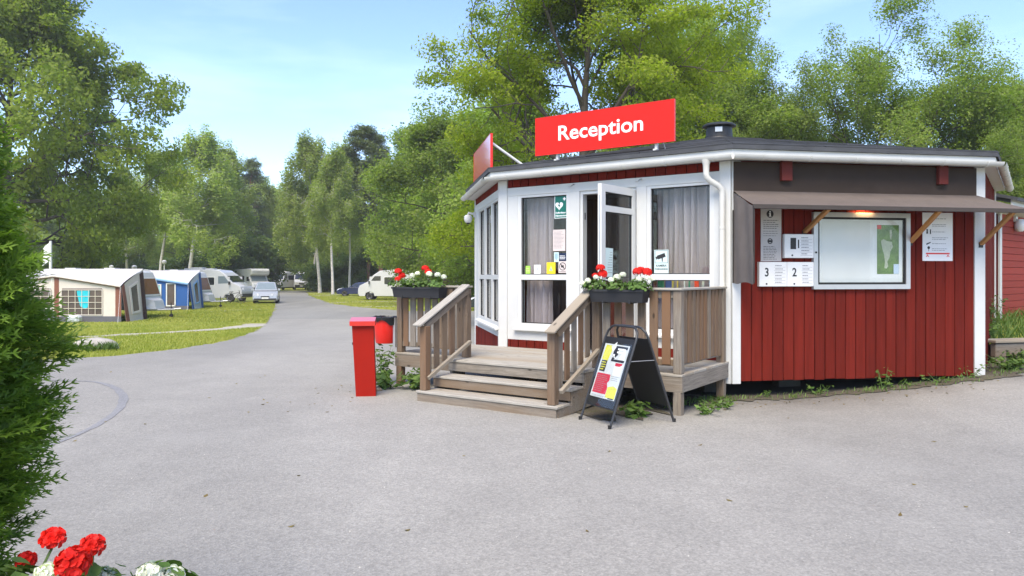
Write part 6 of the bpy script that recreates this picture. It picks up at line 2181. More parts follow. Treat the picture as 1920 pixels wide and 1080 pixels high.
def awning(name, front, back, zf, zb, front_m, roof_m, label, panels):
    """Front wall polyline (x list, height list) at one depth; roof sheet runs back to the caravan."""
    xs, Yf = front
    x0 = (xs[0] + xs[-1]) / 2
    g = gzf(x0, Yf)
    r = root(name, (x0, Yf, g), label, 'awning', 'awnings pitched against caravans')
    nx, ny = 24, 8
    vs, fs = [], []
    for j in range(ny + 1):
        t = j / ny
        for i in range(nx + 1):
            s = i / nx
            xf = xs[0] + (xs[-1] - xs[0]) * s
            zz = float(np.interp(xf, xs, zf))
            xb = back[0] + (back[1] - back[0]) * s
            sag = -0.05 * math.sin(math.pi * t) * (0.6 + 0.4 * math.sin(s * 17))
            vs.append((xf + (xb - xf) * t, Yf - 0.10 + (back[2] - Yf + 0.10) * t, g + zz + (zb - zz) * t ** 0.8 + sag + 0.03))
    for j in range(ny):
        for i in range(nx):
            k = j * (nx + 1) + i
            fs.append((k, k + 1, k + nx + 2, k + nx + 1))
    MB().add(vs, fs).build('roof', roof_m, r, angle=60)
    # front wall
    def strip(name_, xa, xb, za, zb_, m, n=0.0, th=0.02, parent=r):
        """zb_ None = up to the roof edge."""
        k = 6
        mb = MB()
        vs, fs = [], []
        for i in range(k + 1):
            x = xa + (xb - xa) * i / k
            top = float(np.interp(x, xs, zf)) - 0.01 if zb_ is None else zb_
            vs += [(x, Yf - n, g + za), (x, Yf - n, g + top), (x, Yf - n - th, g + za), (x, Yf - n - th, g + top)]
        for i in range(k):
            a = i * 4
            fs += [(a, a + 4, a + 5, a + 1), (a + 2, a + 3, a + 7, a + 6), (a + 1, a + 5, a + 7, a + 3), (a, a + 2, a + 6, a + 4)]
        fs += [(0, 1, 3, 2), (k * 4, k * 4 + 2, k * 4 + 3, k * 4 + 1)]
        return mb.add(vs, fs).build(name_, m, parent, smooth=False)
    strip('front_panel', xs[0], xs[-1], 0.26, None, front_m)
    strip('skirt', xs[0], xs[-1], 0.0, 0.265, SKIRT, 0.012)
    for (xa, xb, za, zb_, m, nm) in panels['bands']:
        strip(nm, xa, xb, za, zb_, m, 0.022, 0.012)
    for (xa, xb, za, zb_, cols_, rows, mfilm, mframe) in panels['windows']:
        w = strip('window', xa, xb, za, zb_, mfilm, 0.021, 0.008)
        mb = MB()
        def bar(a, b, c, d, th=0.03):
            mb.box(((a + b) / 2, Yf - 0.045 - th / 2 + 0.014, g + (c + d) / 2), (b - a, th, d - c))
        e = 0.07 if cols_ < 2 else 0.035
        bar(xa - e, xa, za - e, zb_ + e); bar(xb, xb + e, za - e, zb_ + e); bar(xa, xb, za - e, za); bar(xa, xb, zb_, zb_ + e)
        vpart(mb, 'window_frame', mframe, w, Matrix.Identity(4), False)
        if cols_ > 1:
            mb = MB()
            for i in range(1, cols_):
                x = xa + (xb - xa) * i / cols_
                mb.box((x, Yf - 0.050, g + (za + zb_) / 2), (0.022, 0.012, zb_ - za))
            for i in range(1, rows):
                z = za + (zb_ - za) * i / rows
                mb.box(((xa + xb) / 2, Yf - 0.053, g + z), (xb - xa, 0.012, 0.022))
            vpart(mb, 'glazing_bar', mat('pale window bars', (0.55, 0.50, 0.40), 0.7), w, Matrix.Identity(4), False)
    # side wall towards the camera: bottom flares out
    mb = MB()
    xr = xs[-1]
    zr = zf[-1]
    bx, by = back[1], back[2]
    fl = 0.22
    vs, fs = [], []
    for i in range(7):
        t = i / 6
        xx, yy = xr + (bx - xr) * t, Yf + (by - Yf) * t
        zt = zr + (zb - zr) * t ** 0.8 - 0.02
        vs += [(xx + fl, yy, g), (xx + fl * 0.85, yy, g + 0.17), (xx, yy, g + zt)]
    for i in range(6):
        for k in range(2):
            fs.append((i * 3 + k, i * 3 + k + 3, i * 3 + k + 4, i * 3 + k + 1))
    MB().add(vs, fs).build('side_panel', panels['side'], r, angle=20)
    # corner band and a window in the side
    def sp(t, h):
        xx, yy = xr + (bx - xr) * t, Yf + (by - Yf) * t
        zt = zr + (zb - zr) * t ** 0.8 - 0.02
        return Vector((xx + fl * (1 - h) + 0.015, yy, g + zt * h))
    off = Vector((0.012, 0, 0))
    mb = MB(); mb.prism([sp(0.34, 0.22), sp(0.62, 0.22), sp(0.62, 0.80), sp(0.34, 0.80)], off)
    w = mb.build('window', AWIN, r, smooth=False)
    mb = MB()
    for q in ((0.27, 0.34, 0.17, 0.85), (0.62, 0.69, 0.17, 0.85), (0.34, 0.62, 0.17, 0.22), (0.34, 0.62, 0.80, 0.85)):
        mb.prism([sp(q[0], q[2]), sp(q[1], q[2]), sp(q[1], q[3]), sp(q[0], q[3])], off * 2.2)
    mb.build('window_frame', panels['sideframe'], w, smooth=False)
    mb = MB(); mb.prism([sp(0.0, 0.0), sp(0.15, 0.0), sp(0.10, 1.0), sp(0.0, 1.0)], off)
    mb.build('corner_panel', panels['corner'], r, smooth=False)
    mb = MB(); mb.prism([sp(0.80, 0.0), sp(0.97, 0.0), sp(0.97, 0.97), sp(0.80, 0.97)], off)
    mb.build('rear_band', panels['rear'], r, smooth=False)
    # edge piping along the roof front
    mb = MB()
    pts = [(xs[0] + (xs[-1] - xs[0]) * i / 24, Yf - 0.10, 0) for i in range(25)]
    pts = [(x, y, g + float(np.interp(x, xs, zf)) + 0.012) for x, y, _ in pts]
    mb.tube(pts, panels.get('pipe', 0.035), 6)
    mb.build('roof_edge', panels['edge'], r)
    mb = MB(); mb.tube([(x, y - 0.012, z - panels.get('pipe', 0.035) - 0.02) for x, y, z in pts], 0.018, 5)
    mb.build('under_edge_band', panels['edge2'], r)  # thin band in the trim colour just below the roof edge
    # guy lines pegged into the grass
    for i in (0, 12, 24):
        mb = MB(); mb.tube([pts[i], (pts[i][0] + (0.25 if i == 24 else 0), Yf - 0.8, g + 0.02)], 0.006, 4); mb.build('guy_line', PAPER, r)
    return r, g


caravan(-21.4, 38.45, R(0), 5.8, 'white caravan with brown front window behind the beige awning')
w1 = ux(117, 34.8); w2 = ux(192, 34.8)
a1, g1 = awning('caravan_awning', ((-24.5, -21.3, -18.2), 34.8), (-24.3, -18.45, 37.35), (1.66, 2.13, 1.64), 2.47, BEIGE, CANV,
                'beige and brown caravan awning with a barred window and grey roof',
                dict(bands=[(ux(102.5, 34.8), ux(111, 34.8), 0.26, None, BROWN, 'brown_band'), (-18.47, -18.2, 0.26, None, BROWN, 'brown_band'),
                            (w1, w2, 1.50, 1.56, mat('dark brown hem', (0.05, 0.022, 0.018), 0.9), 'window_hem'), (-24.3, ux(96, 34.8), 1.50, 1.56, mat('dark brown hem', (0.05, 0.022, 0.018)), 'window_hem')],
                     windows=[(w1, w2, 0.35, 1.48, 6, 4, AWIN, BEIGE), (-24.2, ux(96, 34.8), 0.35, 1.48, 6, 4, AWIN, BEIGE)],
                     side=BEIGE, sideframe=mat('cream window frame', (0.62, 0.57, 0.52), 0.8), corner=BROWN, rear=mat('dark brown hem', (0.05, 0.022, 0.018)), edge=BEIGE, edge2=mat('dark brown hem', (0.05, 0.022, 0.018))))
# turquoise cloth in the barred window
vs, fs = [], []
tx0, tx1 = ux(144, 34.76), ux(168, 34.76)
for j in range(11):
    t = j / 10
    for i in range(9):
        s = i / 8
        wd_ = 1 - 0.42 * t ** 1.5
        vs.append((tx0 + (tx1 - tx0) * (0.5 + (s - 0.5) * wd_ + 0.07 * t), 34.765 - 0.006 - 0.006 * math.sin(s * 14 + t * 2), g1 + 1.46 - 0.86 * t * (1 - 0.25 * abs(s - 0.6))))
for j in range(10):
    for i in range(8):
        k = j * 9 + i
        fs.append((k, k + 1, k + 10, k + 9))
tq = MB().add(vs, fs).build('hanging_cloth', TURQ, None, (tx0, 34.76, g1 + 1), angle=60)
tag(tq, 'turquoise cloth hanging in the barred window of the beige awning', 'cloth')
# grey storage box by the skirt
o = piece('storage_box', (ux(140, 34.3), 34.3, g1 + 0.17), (Vector((1, 0, 0)), Vector((0, 1, 0)), UP), (0.55, 0.4, 0.34), mat('pale grey plastic', (0.50, 0.53, 0.55), 0.5, 0.05), None, 0.08)
tag(o, 'pale grey plastic box in front of the beige awning', 'box')

caravan(-23.5, 50.35, R(0), 5.8, 'white caravan half hidden behind the blue awning')
X = lambda u: ux(u, 46.8)
a2, g2 = awning('caravan_awning', ((-26.8, -23.6, -20.25), 46.8), (-26.4, -20.55, 49.25), (1.72, 2.12, 1.62), 2.47, BLUE, CANV,
                'blue caravan awning with a white-framed door window and pale roof',
                dict(bands=[(X(305), X(310), 0.26, None, BLUE, 'seam_band')],
                     windows=[(X(282), X(301), 0.55, 1.55, 1, 1, mat('pale teal window curtain', (0.25, 0.48, 0.46), 0.7, 0.12, 8), CARG), (X(314), X(328), 0.30, 1.62, 1, 1, AWIN, CARG)],
                     side=mat('silver grey canvas', (0.45, 0.49, 0.55), 0.85), sideframe=BLUEL, corner=BLUE, rear=BLUE, edge=BLUEL, edge2=BLUE, pipe=0.07))


def camper(x, y, heading, label, L_=6.6, dark_side=False, group='white motorhomes'):
    """Low-profile motorhome; x forward."""
    r, M = vroot('motorhome', x, y, heading, label, 'motorhome', group)
    W, H = 2.25, 2.62
    f = L_ / 2
    prof = [(-f, 0.45), (-f - 0.03, 1.4), (-f + 0.05, H - 0.2), (-f + 0.25, H), (f - 2.6, H + 0.02), (f - 1.9, H - 0.06), (f - 1.35, H - 0.42), (f - 0.85, 1.62), (f - 0.15, 1.28), (f, 0.98), (f + 0.02, 0.55), (f - 0.1, 0.34), (f - 0.55, 0.34), (f - 0.62, 0.62), (f - 0.98, 0.76), (f - 1.34, 0.62), (f - 1.42, 0.34), (-f + 2.3, 0.34), (-f + 2.22, 0.62), (-f + 1.88, 0.74), (-f + 1.52, 0.62), (-f + 1.45, 0.40)]
    vpart(shell(prof, W, 0.05, 0.05, 1.2), 'body', CARW, r, M)
    # windscreen
    mb = MB(); mb.prism([(f - 1.31, -0.92, H - 0.50), (f - 1.31, 0.92, H - 0.50), (f - 0.83, 1.0, 1.66), (f - 0.83, -1.0, 1.66)], Vector((0.9, 0, 0.45)) * 0.03)
    vpart(mb, 'windscreen', WGL, r, M, False)
    for sgn in (-1, 1):
        y0 = sgn * (W / 2 - 0.045)
        vpart(side_plate([(f - 1.98, 1.36), (f - 0.98, 1.36), (f - 1.02, 1.56), (f - 1.46, 2.10), (f - 1.98, 2.10)], y0, 0.02, sgn), 'cab_window', WGLT if dark_side else WGL, r, M, False)
        for a, b in ((-f + 0.5, -f + 1.4), (f - 3.2, f - 2.3)):
            fr_ = vpart(side_plate(rrect(a - 0.05, b + 0.05, 1.35, 2.05), sgn * (W / 2 - 0.06), 0.045, sgn), 'window', CARG, r, M, False)
            vpart(side_plate(rrect(a, b, 1.40, 2.0), sgn * (W / 2 - 0.018), 0.012, sgn), 'pane', WGL, fr_, M, False)
        vpart(side_plate(rrect(f - 1.99, f - 1.0, 0.60, 2.06, 0.05), sgn * (W / 2 - 0.058), 0.022, sgn), 'cab_door', CARW, r, M, False)
        mb = MB(); mb.box((f - 0.98, sgn * (W / 2 + 0.10), 1.55), (0.10, 0.17, 0.26)); mb.tube([(f - 1.0, sgn * (W / 2 - 0.06), 1.45), (f - 1.0, sgn * (W / 2 + 0.06), 1.5)], 0.02, 6)
        vpart(mb, 'mirror', TRIMK, r, M, False)
        mb = MB(); mb.add([(f - 0.45, sgn * 0.98, 1.02), (f - 0.03, sgn * 0.80, 0.98), (f - 0.08, sgn * 0.72, 1.16), (f - 0.50, sgn * 0.92, 1.30), (f - 0.45, sgn * 1.07, 1.02), (f + 0.02, sgn * 0.84, 0.98), (f - 0.03, sgn * 0.74, 1.16), (f - 0.50, sgn * 1.05, 1.28)],
                          [(0, 1, 2, 3), (4, 5, 6, 7), (0, 1, 5, 4), (1, 2, 6, 5), (2, 3, 7, 6), (3, 0, 4, 7)])
        vpart(mb, 'headlight', LAMPG, r, M, False)
        wheel(r, M, f - 0.98, sgn * (W / 2 - 0.15), 0.34, 0.22, sgn)
        wheel(r, M, -f + 1.88, sgn * (W / 2 - 0.15), 0.34, 0.22, sgn)
        vpart(side_plate(rrect(-f + 0.3, f - 2.3, 0.62, 0.70, 0.03), sgn * (W / 2 - 0.04), 0.02, sgn), 'trim_strip', mat('grey vehicle strip', (0.30, 0.31, 0.32), 0.5), r, M, False)
    mb = MB(); mb.box((f + 0.0, 0, 0.55), (0.10, 1.9, 0.26)); vpart(mb, 'bumper', TRIMK, r, M, False)
    mb = MB(); mb.box((f - 0.03, 0, 0.90), (0.06, 1.1, 0.18)); vpart(mb, 'grille', TRIMK, r, M, False)
    for xx in (-1.6, 0.2):
        mb = MB(); mb.box((xx, 0.1, H + 0.06), (0.75, 0.55, 0.13)); vpart(mb, 'roof_hatch', CARW, r, M, False)
    mb = MB(); mb.box((-0.7, -0.2, H + 0.10), (0.95, 0.65, 0.20)); vpart(mb, 'air_conditioner', CARW, r, M, False)
    mb = MB(); mb.tube([(-f + 1.0, W / 2 - 0.12, H + 0.02), (f - 2.8, W / 2 - 0.12, H + 0.02)], 0.045, 8); vpart(mb, 'awning_case', CARG, r, M)
    return r


camper(-24.9, 61.2, R(-6), 'white motorhome parked with its nose beside the silver car', 6.8, True)
camper(-10.2, 66.6, R(180), 'white motorhome parked beyond the left flower box', 6.6)


def alcove(x, y, heading, label):
    r, M = vroot('motorhome', x, y, heading, label, 'motorhome', 'white motorhomes')
    W = 2.25; f = 3.0
    prof = [(-f, 0.45), (-f, 2.75), (-f + 0.2, 2.9), (f - 0.9, 3.0), (f - 0.25, 2.96), (f - 0.05, 2.75), (f - 0.12, 2.35), (f - 0.35, 2.18), (f - 0.95, 2.12), (f - 0.55, 1.45), (f + 0.05, 1.25), (f + 0.2, 0.9), (f + 0.2, 0.45)]
    vpart(shell(prof, W, 0.06), 'body', CARW, r, M)
    mb = MB(); mb.prism([(f - 0.93, -0.85, 2.10), (f - 0.93, 0.85, 2.10), (f - 0.53, 0.95, 1.48), (f - 0.53, -0.95, 1.48)], Vector((0.85, 0, 0.5)) * 0.04)
    vpart(mb, 'windscreen', WGLT, r, M, False)
    mb = MB(); mb.box((f - 0.02, 0, 2.62), (0.04, 1.9, 0.05)); vpart(mb, 'trim_strip', mat('grey vehicle strip', (0.3, 0.31, 0.32)), r, M, False)
    for sgn in (-1, 1):
        for a, b in ((-2.2, -1.4), (-0.4, 0.5)):
            vpart(side_plate(rrect(a, b, 1.4, 2.1), sgn * (W / 2 - 0.005), 0.02, sgn), 'window', WGL, r, M, False)
        vpart(side_plate(rrect(1.3, 2.0, 1.45, 2.0), sgn * (W / 2 - 0.005), 0.02, sgn), 'cab_window', WGL, r, M, False)
        vpart(side_plate([(-2.6, 0.7), (1.2, 0.7), (-0.4, 1.25)], sgn * (W / 2 - 0.005), 0.012, sgn), 'stripe', mat('dark grey decal', (0.06, 0.065, 0.07), 0.5), r, M, False)
        mb = MB(); mb.box((f + 0.20, sgn * 0.75, 1.0), (0.05, 0.35, 0.2)); vpart(mb, 'headlight', LAMPG, r, M, False)
        mb = MB(); mb.box((f - 0.7, sgn * (W / 2 + 0.1), 1.6), (0.1, 0.17, 0.28)); vpart(mb, 'mirror', TRIMK, r, M, False)
        wheel(r, M, f - 0.75, sgn * (W / 2 - 0.14), 0.34, 0.2, sgn); wheel(r, M, -1.4, sgn * (W / 2 - 0.14), 0.34, 0.2, sgn)
    mb = MB(); mb.box((f + 0.2, 0, 0.55), (0.12, 2.0, 0.28)); vpart(mb, 'bumper', TRIMK, r, M, False)
    mb = MB(); mb.box((f + 0.2, 0, 0.98), (0.06, 0.9, 0.2)); vpart(mb, 'grille', TRIMK, r, M, False)
    return r


alcove(-32.6, 93.5, R(-50), 'white motorhome with an overhanging cab bunk behind the silver car')


def car(x, y, heading, label, paint, kind='mpv', group=None, L_=4.3, W=1.80, H=1.65):
    r, M = vroot('parked_car', x, y, heading, label, 'car', group)
    f = L_ / 2
    if kind == 'mpv':
        low = [(-f, 0.45), (-f - 0.02, 0.95), (-f + 0.1, 1.02), (f - 1.15, 1.02), (f - 0.35, 0.86), (f - 0.04, 0.62), (f, 0.36), (f - 0.1, 0.24), (-f + 0.1, 0.26)]
        top = [(-f + 0.02, 0.98), (-f + 0.2, H - 0.12), (-f + 0.5, H - 0.02), (0.0, H), (0.55, H - 0.05), (f - 0.82, 1.0)]
        ws = ((0.62, H - 0.10), (f - 0.92, 1.03))
    else:
        low = [(-f, 0.42), (-f - 0.02, 0.85), (-f + 0.1, 0.93), (f - 1.35, 0.93), (f - 0.4, 0.80), (f - 0.05, 0.62), (f, 0.36), (f - 0.1, 0.22), (-f + 0.1, 0.24)]
        top = [(-f + 0.08, 0.90), (-f + 0.55, H - 0.08), (-f + 1.0, H), (0.0, H), (0.35, H - 0.06), (f - 1.25, 0.91)]
        ws = ((0.42, H - 0.10), (f - 1.35, 0.95))
    vpart(shell(low, W, 0.07), 'body', paint, r, M)
    vpart(shell(top, W - 0.10, 0.06, 0.28, 0.95), 'roof', paint, r, M)
    (xa, za), (xb, zb_) = ws
    d = Vector((xb - xa, 0, zb_ - za)).normalized(); nrm = Vector((-d.z, 0, d.x))
    hw = lambda z: (W - 0.10) / 2 - 0.28 * max(0, z - 0.95) - 0.10
    mb = MB(); mb.prism([(xa, -hw(za), za), (xa, hw(za), za), (xb, hw(zb_) + 0.02, zb_), (xb, -hw(zb_) - 0.02, zb_)], nrm * 0.035)
    vpart(mb, 'windscreen', WGLT if kind == 'mpv' else WGL, r, M, False)
    for sgn in (-1, 1):
        zb2, zt2 = 1.04 if kind == 'mpv' else 0.96, H - 0.13
        def sw(a, b, c, d_):
            pts = [(a, zb2), (b, zb2), (c, zt2), (d_, zt2)]
            q = [Vector((px, sgn * ((W - 0.10) / 2 - 0.28 * max(0, pz - 0.95) - 0.004), pz)) for px, pz in pts]
            mb = MB(); mb.prism(q, (0, sgn * 0.015, 0)); return mb
        fr0 = xb - 0.12
        vpart(sw(0.08, fr0, xa - 0.06, 0.05), 'side_window', WGL, r, M, False)
        vpart(sw(-0.95, 0.02, 0.0, -0.92), 'side_window', WGL, r, M, False)
        vpart(sw(-f + 0.25, -1.02, -1.0, -f + (0.45 if kind == 'mpv' else 0.8)), 'side_window', WGL, r, M, False)
        for xx in (f - 0.82, -f + 0.78):
            wheel(r, M, xx, sgn * (W / 2 - 0.09), 0.31, 0.20, sgn)
        mb = MB(); mb.add([(f - 0.42, sgn * (W / 2 - 0.10), 0.60), (f - 0.02, sgn * (W / 2 - 0.42), 0.58), (f - 0.16, sgn * (W / 2 - 0.46), 0.74), (f - 0.55, sgn * (W / 2 - 0.14), 0.86),
                           (f - 0.42, sgn * (W / 2 + 0.005), 0.60), (f + 0.03, sgn * (W / 2 - 0.40), 0.58), (f - 0.10, sgn * (W / 2 - 0.44), 0.76), (f - 0.55, sgn * (W / 2 + 0.005), 0.87)],
                          [(0, 1, 2, 3), (4, 5, 6, 7), (0, 1, 5, 4), (1, 2, 6, 5), (2, 3, 7, 6), (3, 0, 4, 7)])
        vpart(mb, 'headlight', LAMPG, r, M, False)
        mb = MB(); mb.box((xb - 0.18, sgn * (W / 2 + 0.07), 1.08 if kind == 'mpv' else 1.0), (0.10, 0.20, 0.14)); vpart(mb, 'mirror', paint, r, M, False)
        mb = MB(); mb.box((-f - 0.01, sgn * (W / 2 - 0.14), 0.82), (0.05, 0.2, 0.16)); vpart(mb, 'tail_light', LAMPR, r, M, False)
    mb = MB(); mb.box((f - 0.02, 0, 0.36), (0.10, W - 0.22, 0.13)); vpart(mb, 'bumper', TRIMK, r, M, False)
    mb = MB(); mb.box((f + 0.0, 0, 0.55), (0.05, 0.62, 0.09)); vpart(mb, 'grille', TRIMK, r, M, False)
    mb = MB(); mb.box((f + 0.035, 0, 0.45), (0.02, 0.50, 0.11)); vpart(mb, 'number_plate', PLATEM, r, M, False)
    return r


car(-19.25, 58.6, R(-75), 'silver people carrier facing the camera at the grass edge', SILV, 'mpv', 'parked cars')
car(-16.0, 78.5, R(180 + 6), 'dark blue estate car parked left of the motorhome', NAVYP, 'estate', 'parked cars', 4.6, 1.8, 1.45)
car(-0.45, 46.5, R(180), 'black car mostly hidden behind the left corner of the kiosk', DKGR, 'estate', 'parked cars', 4.4, 1.78, 1.45)


def van(x, y, heading, label):
    r, M = vroot('parked_van', x, y, heading, label, 'van', 'white vans at the far end of the road')
    W = 2.02; f = 2.8
    prof = [(-f, 0.4), (-f, 2.4), (-f + 0.15, 2.6), (f - 1.7, 2.62), (f - 1.35, 2.5), (f - 0.75, 1.55), (f - 0.1, 1.2), (f, 0.9), (f, 0.4)]
    vpart(shell(prof, W, 0.06, 0.06, 1.2), 'body', CARW, r, M)
    mb = MB(); mb.prism([(f - 1.32, -0.80, 2.36), (f - 1.32, 0.80, 2.36), (f - 0.78, 0.92, 1.58), (f - 0.78, -0.92, 1.58)], Vector((0.85, 0, 0.5)) * 0.05)
    vpart(mb, 'windscreen', WGL, r, M, False)
    mb = MB(); mb.box((f - 0.0, 0, 0.58), (0.14, 1.95, 0.36)); vpart(mb, 'bumper', TRIMK, r, M, False)
    mb = MB(); mb.box((f - 0.0, 0, 0.96), (0.06, 0.8, 0.18)); vpart(mb, 'grille', TRIMK, r, M, False)
    mb = MB(); mb.box((f + 0.08, 0, 0.6), (0.02, 0.5, 0.11)); vpart(mb, 'number_plate', PLATEM, r, M, False)
    for sgn in (-1, 1):
        mb = MB(); mb.box((f - 0.06, sgn * 0.78, 1.0), (0.12, 0.32, 0.22)); vpart(mb, 'headlight', LAMPG, r, M, False)
        mb = MB(); mb.box((f - 0.9, sgn * (W / 2 + 0.12), 1.6), (0.1, 0.2, 0.3)); vpart(mb, 'mirror', TRIMK, r, M, False)
        vpart(side_plate([(f - 2.0, 1.55), (f - 1.0, 1.55), (f - 1.4, 2.2), (f - 2.0, 2.2)], sgn * (W / 2 - 0.05), 0.02, sgn), 'cab_window', WGL, r, M, False)
        vpart(side_plate(rrect(-1.6, 0.3, 1.5, 2.15), sgn * (W / 2 - 0.05), 0.02, sgn), 'side_window', WGL, r, M, False)
        wheel(r, M, f - 0.85, sgn * (W / 2 - 0.12), 0.34, 0.2, sgn); wheel(r, M, -f + 1.0, sgn * (W / 2 - 0.12), 0.34, 0.2, sgn)
    mb = MB(); mb.box((-0.8, 0, 2.70), (1.0, 0.8, 0.16)); vpart(mb, 'roof_hatch', CARW, r, M, False)
    return r


van(-31.9, 112.5, R(-70), 'white high-roofed van on the right of the far pair')
van(-34.2, 111.6, R(-98), 'white van turned towards the left of the far pair')
caravan(ux(812, 73.5) - 0.2, 73.5, R(0), 6.2, 'white caravan seen behind the motorhome and the white geraniums')

# a bicycle leaning by the motorhome
bx, by = ux(440, 57.4), 57.4
bz = gzf(bx, by)
bi = root('bicycle', (bx, by, bz), 'dark bicycle standing by the front wheel of the white motorhome', 'bicycle')
for dx in (-0.52, 0.52):
    mb = MB()
    mb.tube([(bx + dx + 0.33 * math.cos(a * math.pi / 10), by, bz + 0.35 + 0.33 * math.sin(a * math.pi / 10)) for a in range(21)], 0.02, 6, cap=False)
    w = mb.build('wheel', TYRE, bi)
    mb = MB()
    for a in range(8):
        mb.tube([(bx + dx, by, bz + 0.35), (bx + dx + 0.32 * math.cos(a * math.pi / 4), by, bz + 0.35 + 0.32 * math.sin(a * math.pi / 4))], 0.004, 3)
    mb.build('spoke', GALV, w)
mb = MB()
for p, q in (((-0.52, 0.35), (-0.12, 0.33)), ((-0.52, 0.35), (-0.22, 0.75)), ((-0.12, 0.33), (-0.25, 0.85)), ((-0.12, 0.33), (0.36, 0.80)), ((-0.22, 0.75), (0.36, 0.85)), ((0.52, 0.35), (0.34, 0.98))):
    mb.tube([(bx + p[0], by, bz + p[1]), (bx + q[0], by, bz + q[1])], 0.022, 6)
mb.build('frame', TRIMK, bi)
mb = MB(); mb.tube([(bx + 0.34, by - 0.25, bz + 1.0), (bx + 0.36, by, bz + 0.98), (bx + 0.34, by + 0.25, bz + 1.0)], 0.016, 6); mb.build('handlebar', GALV, bi)
mb = MB(); mb.box((bx - 0.26, by, bz + 0.89), (0.26, 0.14, 0.06)); mb.build('saddle', TRIMK, bi, smooth=False)

# lamp posts and service posts between the pitches
def lamp_post(u, Y, h, label):
    x = ux(u, Y); z = gzf(x, Y)
    r = root('lamp_post', (x, Y, z), label, 'lamp post', 'white lamp posts among the pitches')
    mb = MB(); mb.tube([(x, Y, z), (x, Y, z + h)], [0.08, 0.05], 8); mb.build('pole', CARG, r)
    mb = MB(); mb.lathe((x, Y, z + h), [(0.06, 0), (0.20, 0.10), (0.24, 0.30), (0.10, 0.42)], 12); mb.build('lamp_head', CARW, r)
lamp_post(308, 76, 3.3, 'slim white lamp post rising behind the blue awning')
lamp_post(252, 70, 2.7, 'white lamp post just left of the blue awning roof')
lamp_post(139 + 70, 84, 2.9, 'white lamp post between the beige awning roof and the maple')
x, Y = ux(95, 42.5), 42.5
r = root('flag_pole', (x, Y, gzf(x, Y)), 'stout white post with a drooping white flag behind the beige awning', 'flag pole')
mb = MB(); mb.tube([(x, Y, gzf(x, Y)), (x, Y, 3.55)], [0.10, 0.07], 10); mb.build('pole', CARG, r)
vs, fs = [], []
for j in range(9):
    for i in range(5):
        vs.append((x - 0.06 - 0.10 * i - 0.03 * math.sin(j), Y + 0.05 * math.sin(i * 2 + j * 0.7), 3.5 - 0.13 * j - 0.10 * i))
for j in range(8):
    for i in range(4):
        fs.append((j * 5 + i, j * 5 + i + 1, j * 5 + i + 6, j * 5 + i + 5))
MB().add(vs, fs).build('flag', PAPER, r)
caravan(ux(60, 47) - 2.4, 47.5, R(0), 5.8, 'white caravan roof showing above the left end of the beige awning')

# ---------------------------------------------------------------- boulder on the grass
bm = bmesh.new()
bmesh.ops.create_icosphere(bm, subdivisions=4, radius=1)
rngb = random.Random(3)
from mathutils import noise as mnoise
for v in bm.verts:
    q = v.co.copy()
    d = 1 + 0.16 * mnoise.noise(q * 1.3 + Vector((3, 1, 2))) + 0.06 * mnoise.noise(q * 3.7)
    v.co = Vector((q.x * 0.43 * d, q.y * 0.30 * d, max(-0.1, q.z * 0.24 * d)))
me = bpy.data.meshes.new('boulder'); bm.to_mesh(me); bm.free()
me.materials.append(mat('lichen grey granite', (0.33, 0.31, 0.28), 0.9, 0.28, 7, 0.7, 25))
finish(me, True, 60)
sx, sy = gpt(180, 656)
st = link('boulder', me, None, Matrix.Translation((sx, sy, gzf(sx, sy) + 0.05)) @ Matrix.Rotation(0.3, 4, 'Z'))
tag(st, 'rounded pale grey boulder in the grass beside the yard', 'boulder')

# ================================================================ red cabin on the right, retaining step, rail
RED2 = mat('brighter red cabin paint', (0.26, 0.026, 0.014), 0.8, 0.10, 4, 0.2, 100, rnd=0.08, stretch=(0.6, 5, 5))
cdir = Vector((math.cos(R(42)), math.sin(R(42)), 0)); cn = Vector((cdir.y, -cdir.x, 0))
K0 = Vector((9.12, 14.0, 0.45))
FK = Frame(K0, cdir, UP, cn)
cab = root('red_cabin', K0, 'small red cabin with horizontal boards and a white eave beyond the kiosk', 'cabin')
FK.piece('wall', -0.02, 6.0, 0, 2.35, -0.15, 0, REDB, cab, 0)
for k in range(18):
    FK.piece('siding_board', 0.10, 6.0, k * 0.13, k * 0.13 + 0.124, 0.0, 0.022, RED2, cab, 0.006)
FK.piece('corner_board', -0.02, 0.098, 0, 2.38, 0.0, 0.035, WHITE, cab)
mb = MB(); FK.box(mb, -0.4, 6.3, 2.36, 2.54, 0.30, 0.33); mb.build('fascia', WHITE, cab, smooth=False)
mb = MB(); mb.prism([FK.P(-0.45, 2.55, 0.42), FK.P(-0.45, 3.35, -2.3), FK.P(-0.45, 3.28, -2.3), FK.P(-0.45, 2.49, 0.42)], cdir * 6.8); mb.build('roof', FELT, cab, smooth=False)
mb = MB(); mb.prism([FK.P(-0.42, 2.36, 0.30), FK.P(-0.42, 2.36, 0.0), FK.P(-0.42, 2.30, 0.0), FK.P(-0.42, 2.34, 0.30)], cdir * 6.7); mb.build('soffit', WHITE, cab, smooth=False)
mb = MB(); FK.box(mb, -0.02, 0.0, 0, 2.35, -2.2, -0.15); mb.build('gable_wall', RED2, cab, smooth=False)
ld_ = root('wall_lantern', FK.P(0.95, 2.0, 0.1), 'white oval lantern under the eave of the red cabin', 'lamp')
mb = MB(); FK.box(mb, 0.88, 1.02, 2.20, 2.30, 0.022, 0.06); mb.build('base', WHITE2, ld_, smooth=False)
mb = MB(); mb.lathe(FK.P(0.95, 2.0, 0.11), [(0.05, 0), (0.09, 0.05), (0.10, 0.14), (0.06, 0.24)], 14); mb.build('globe', WHITE2, ld_)
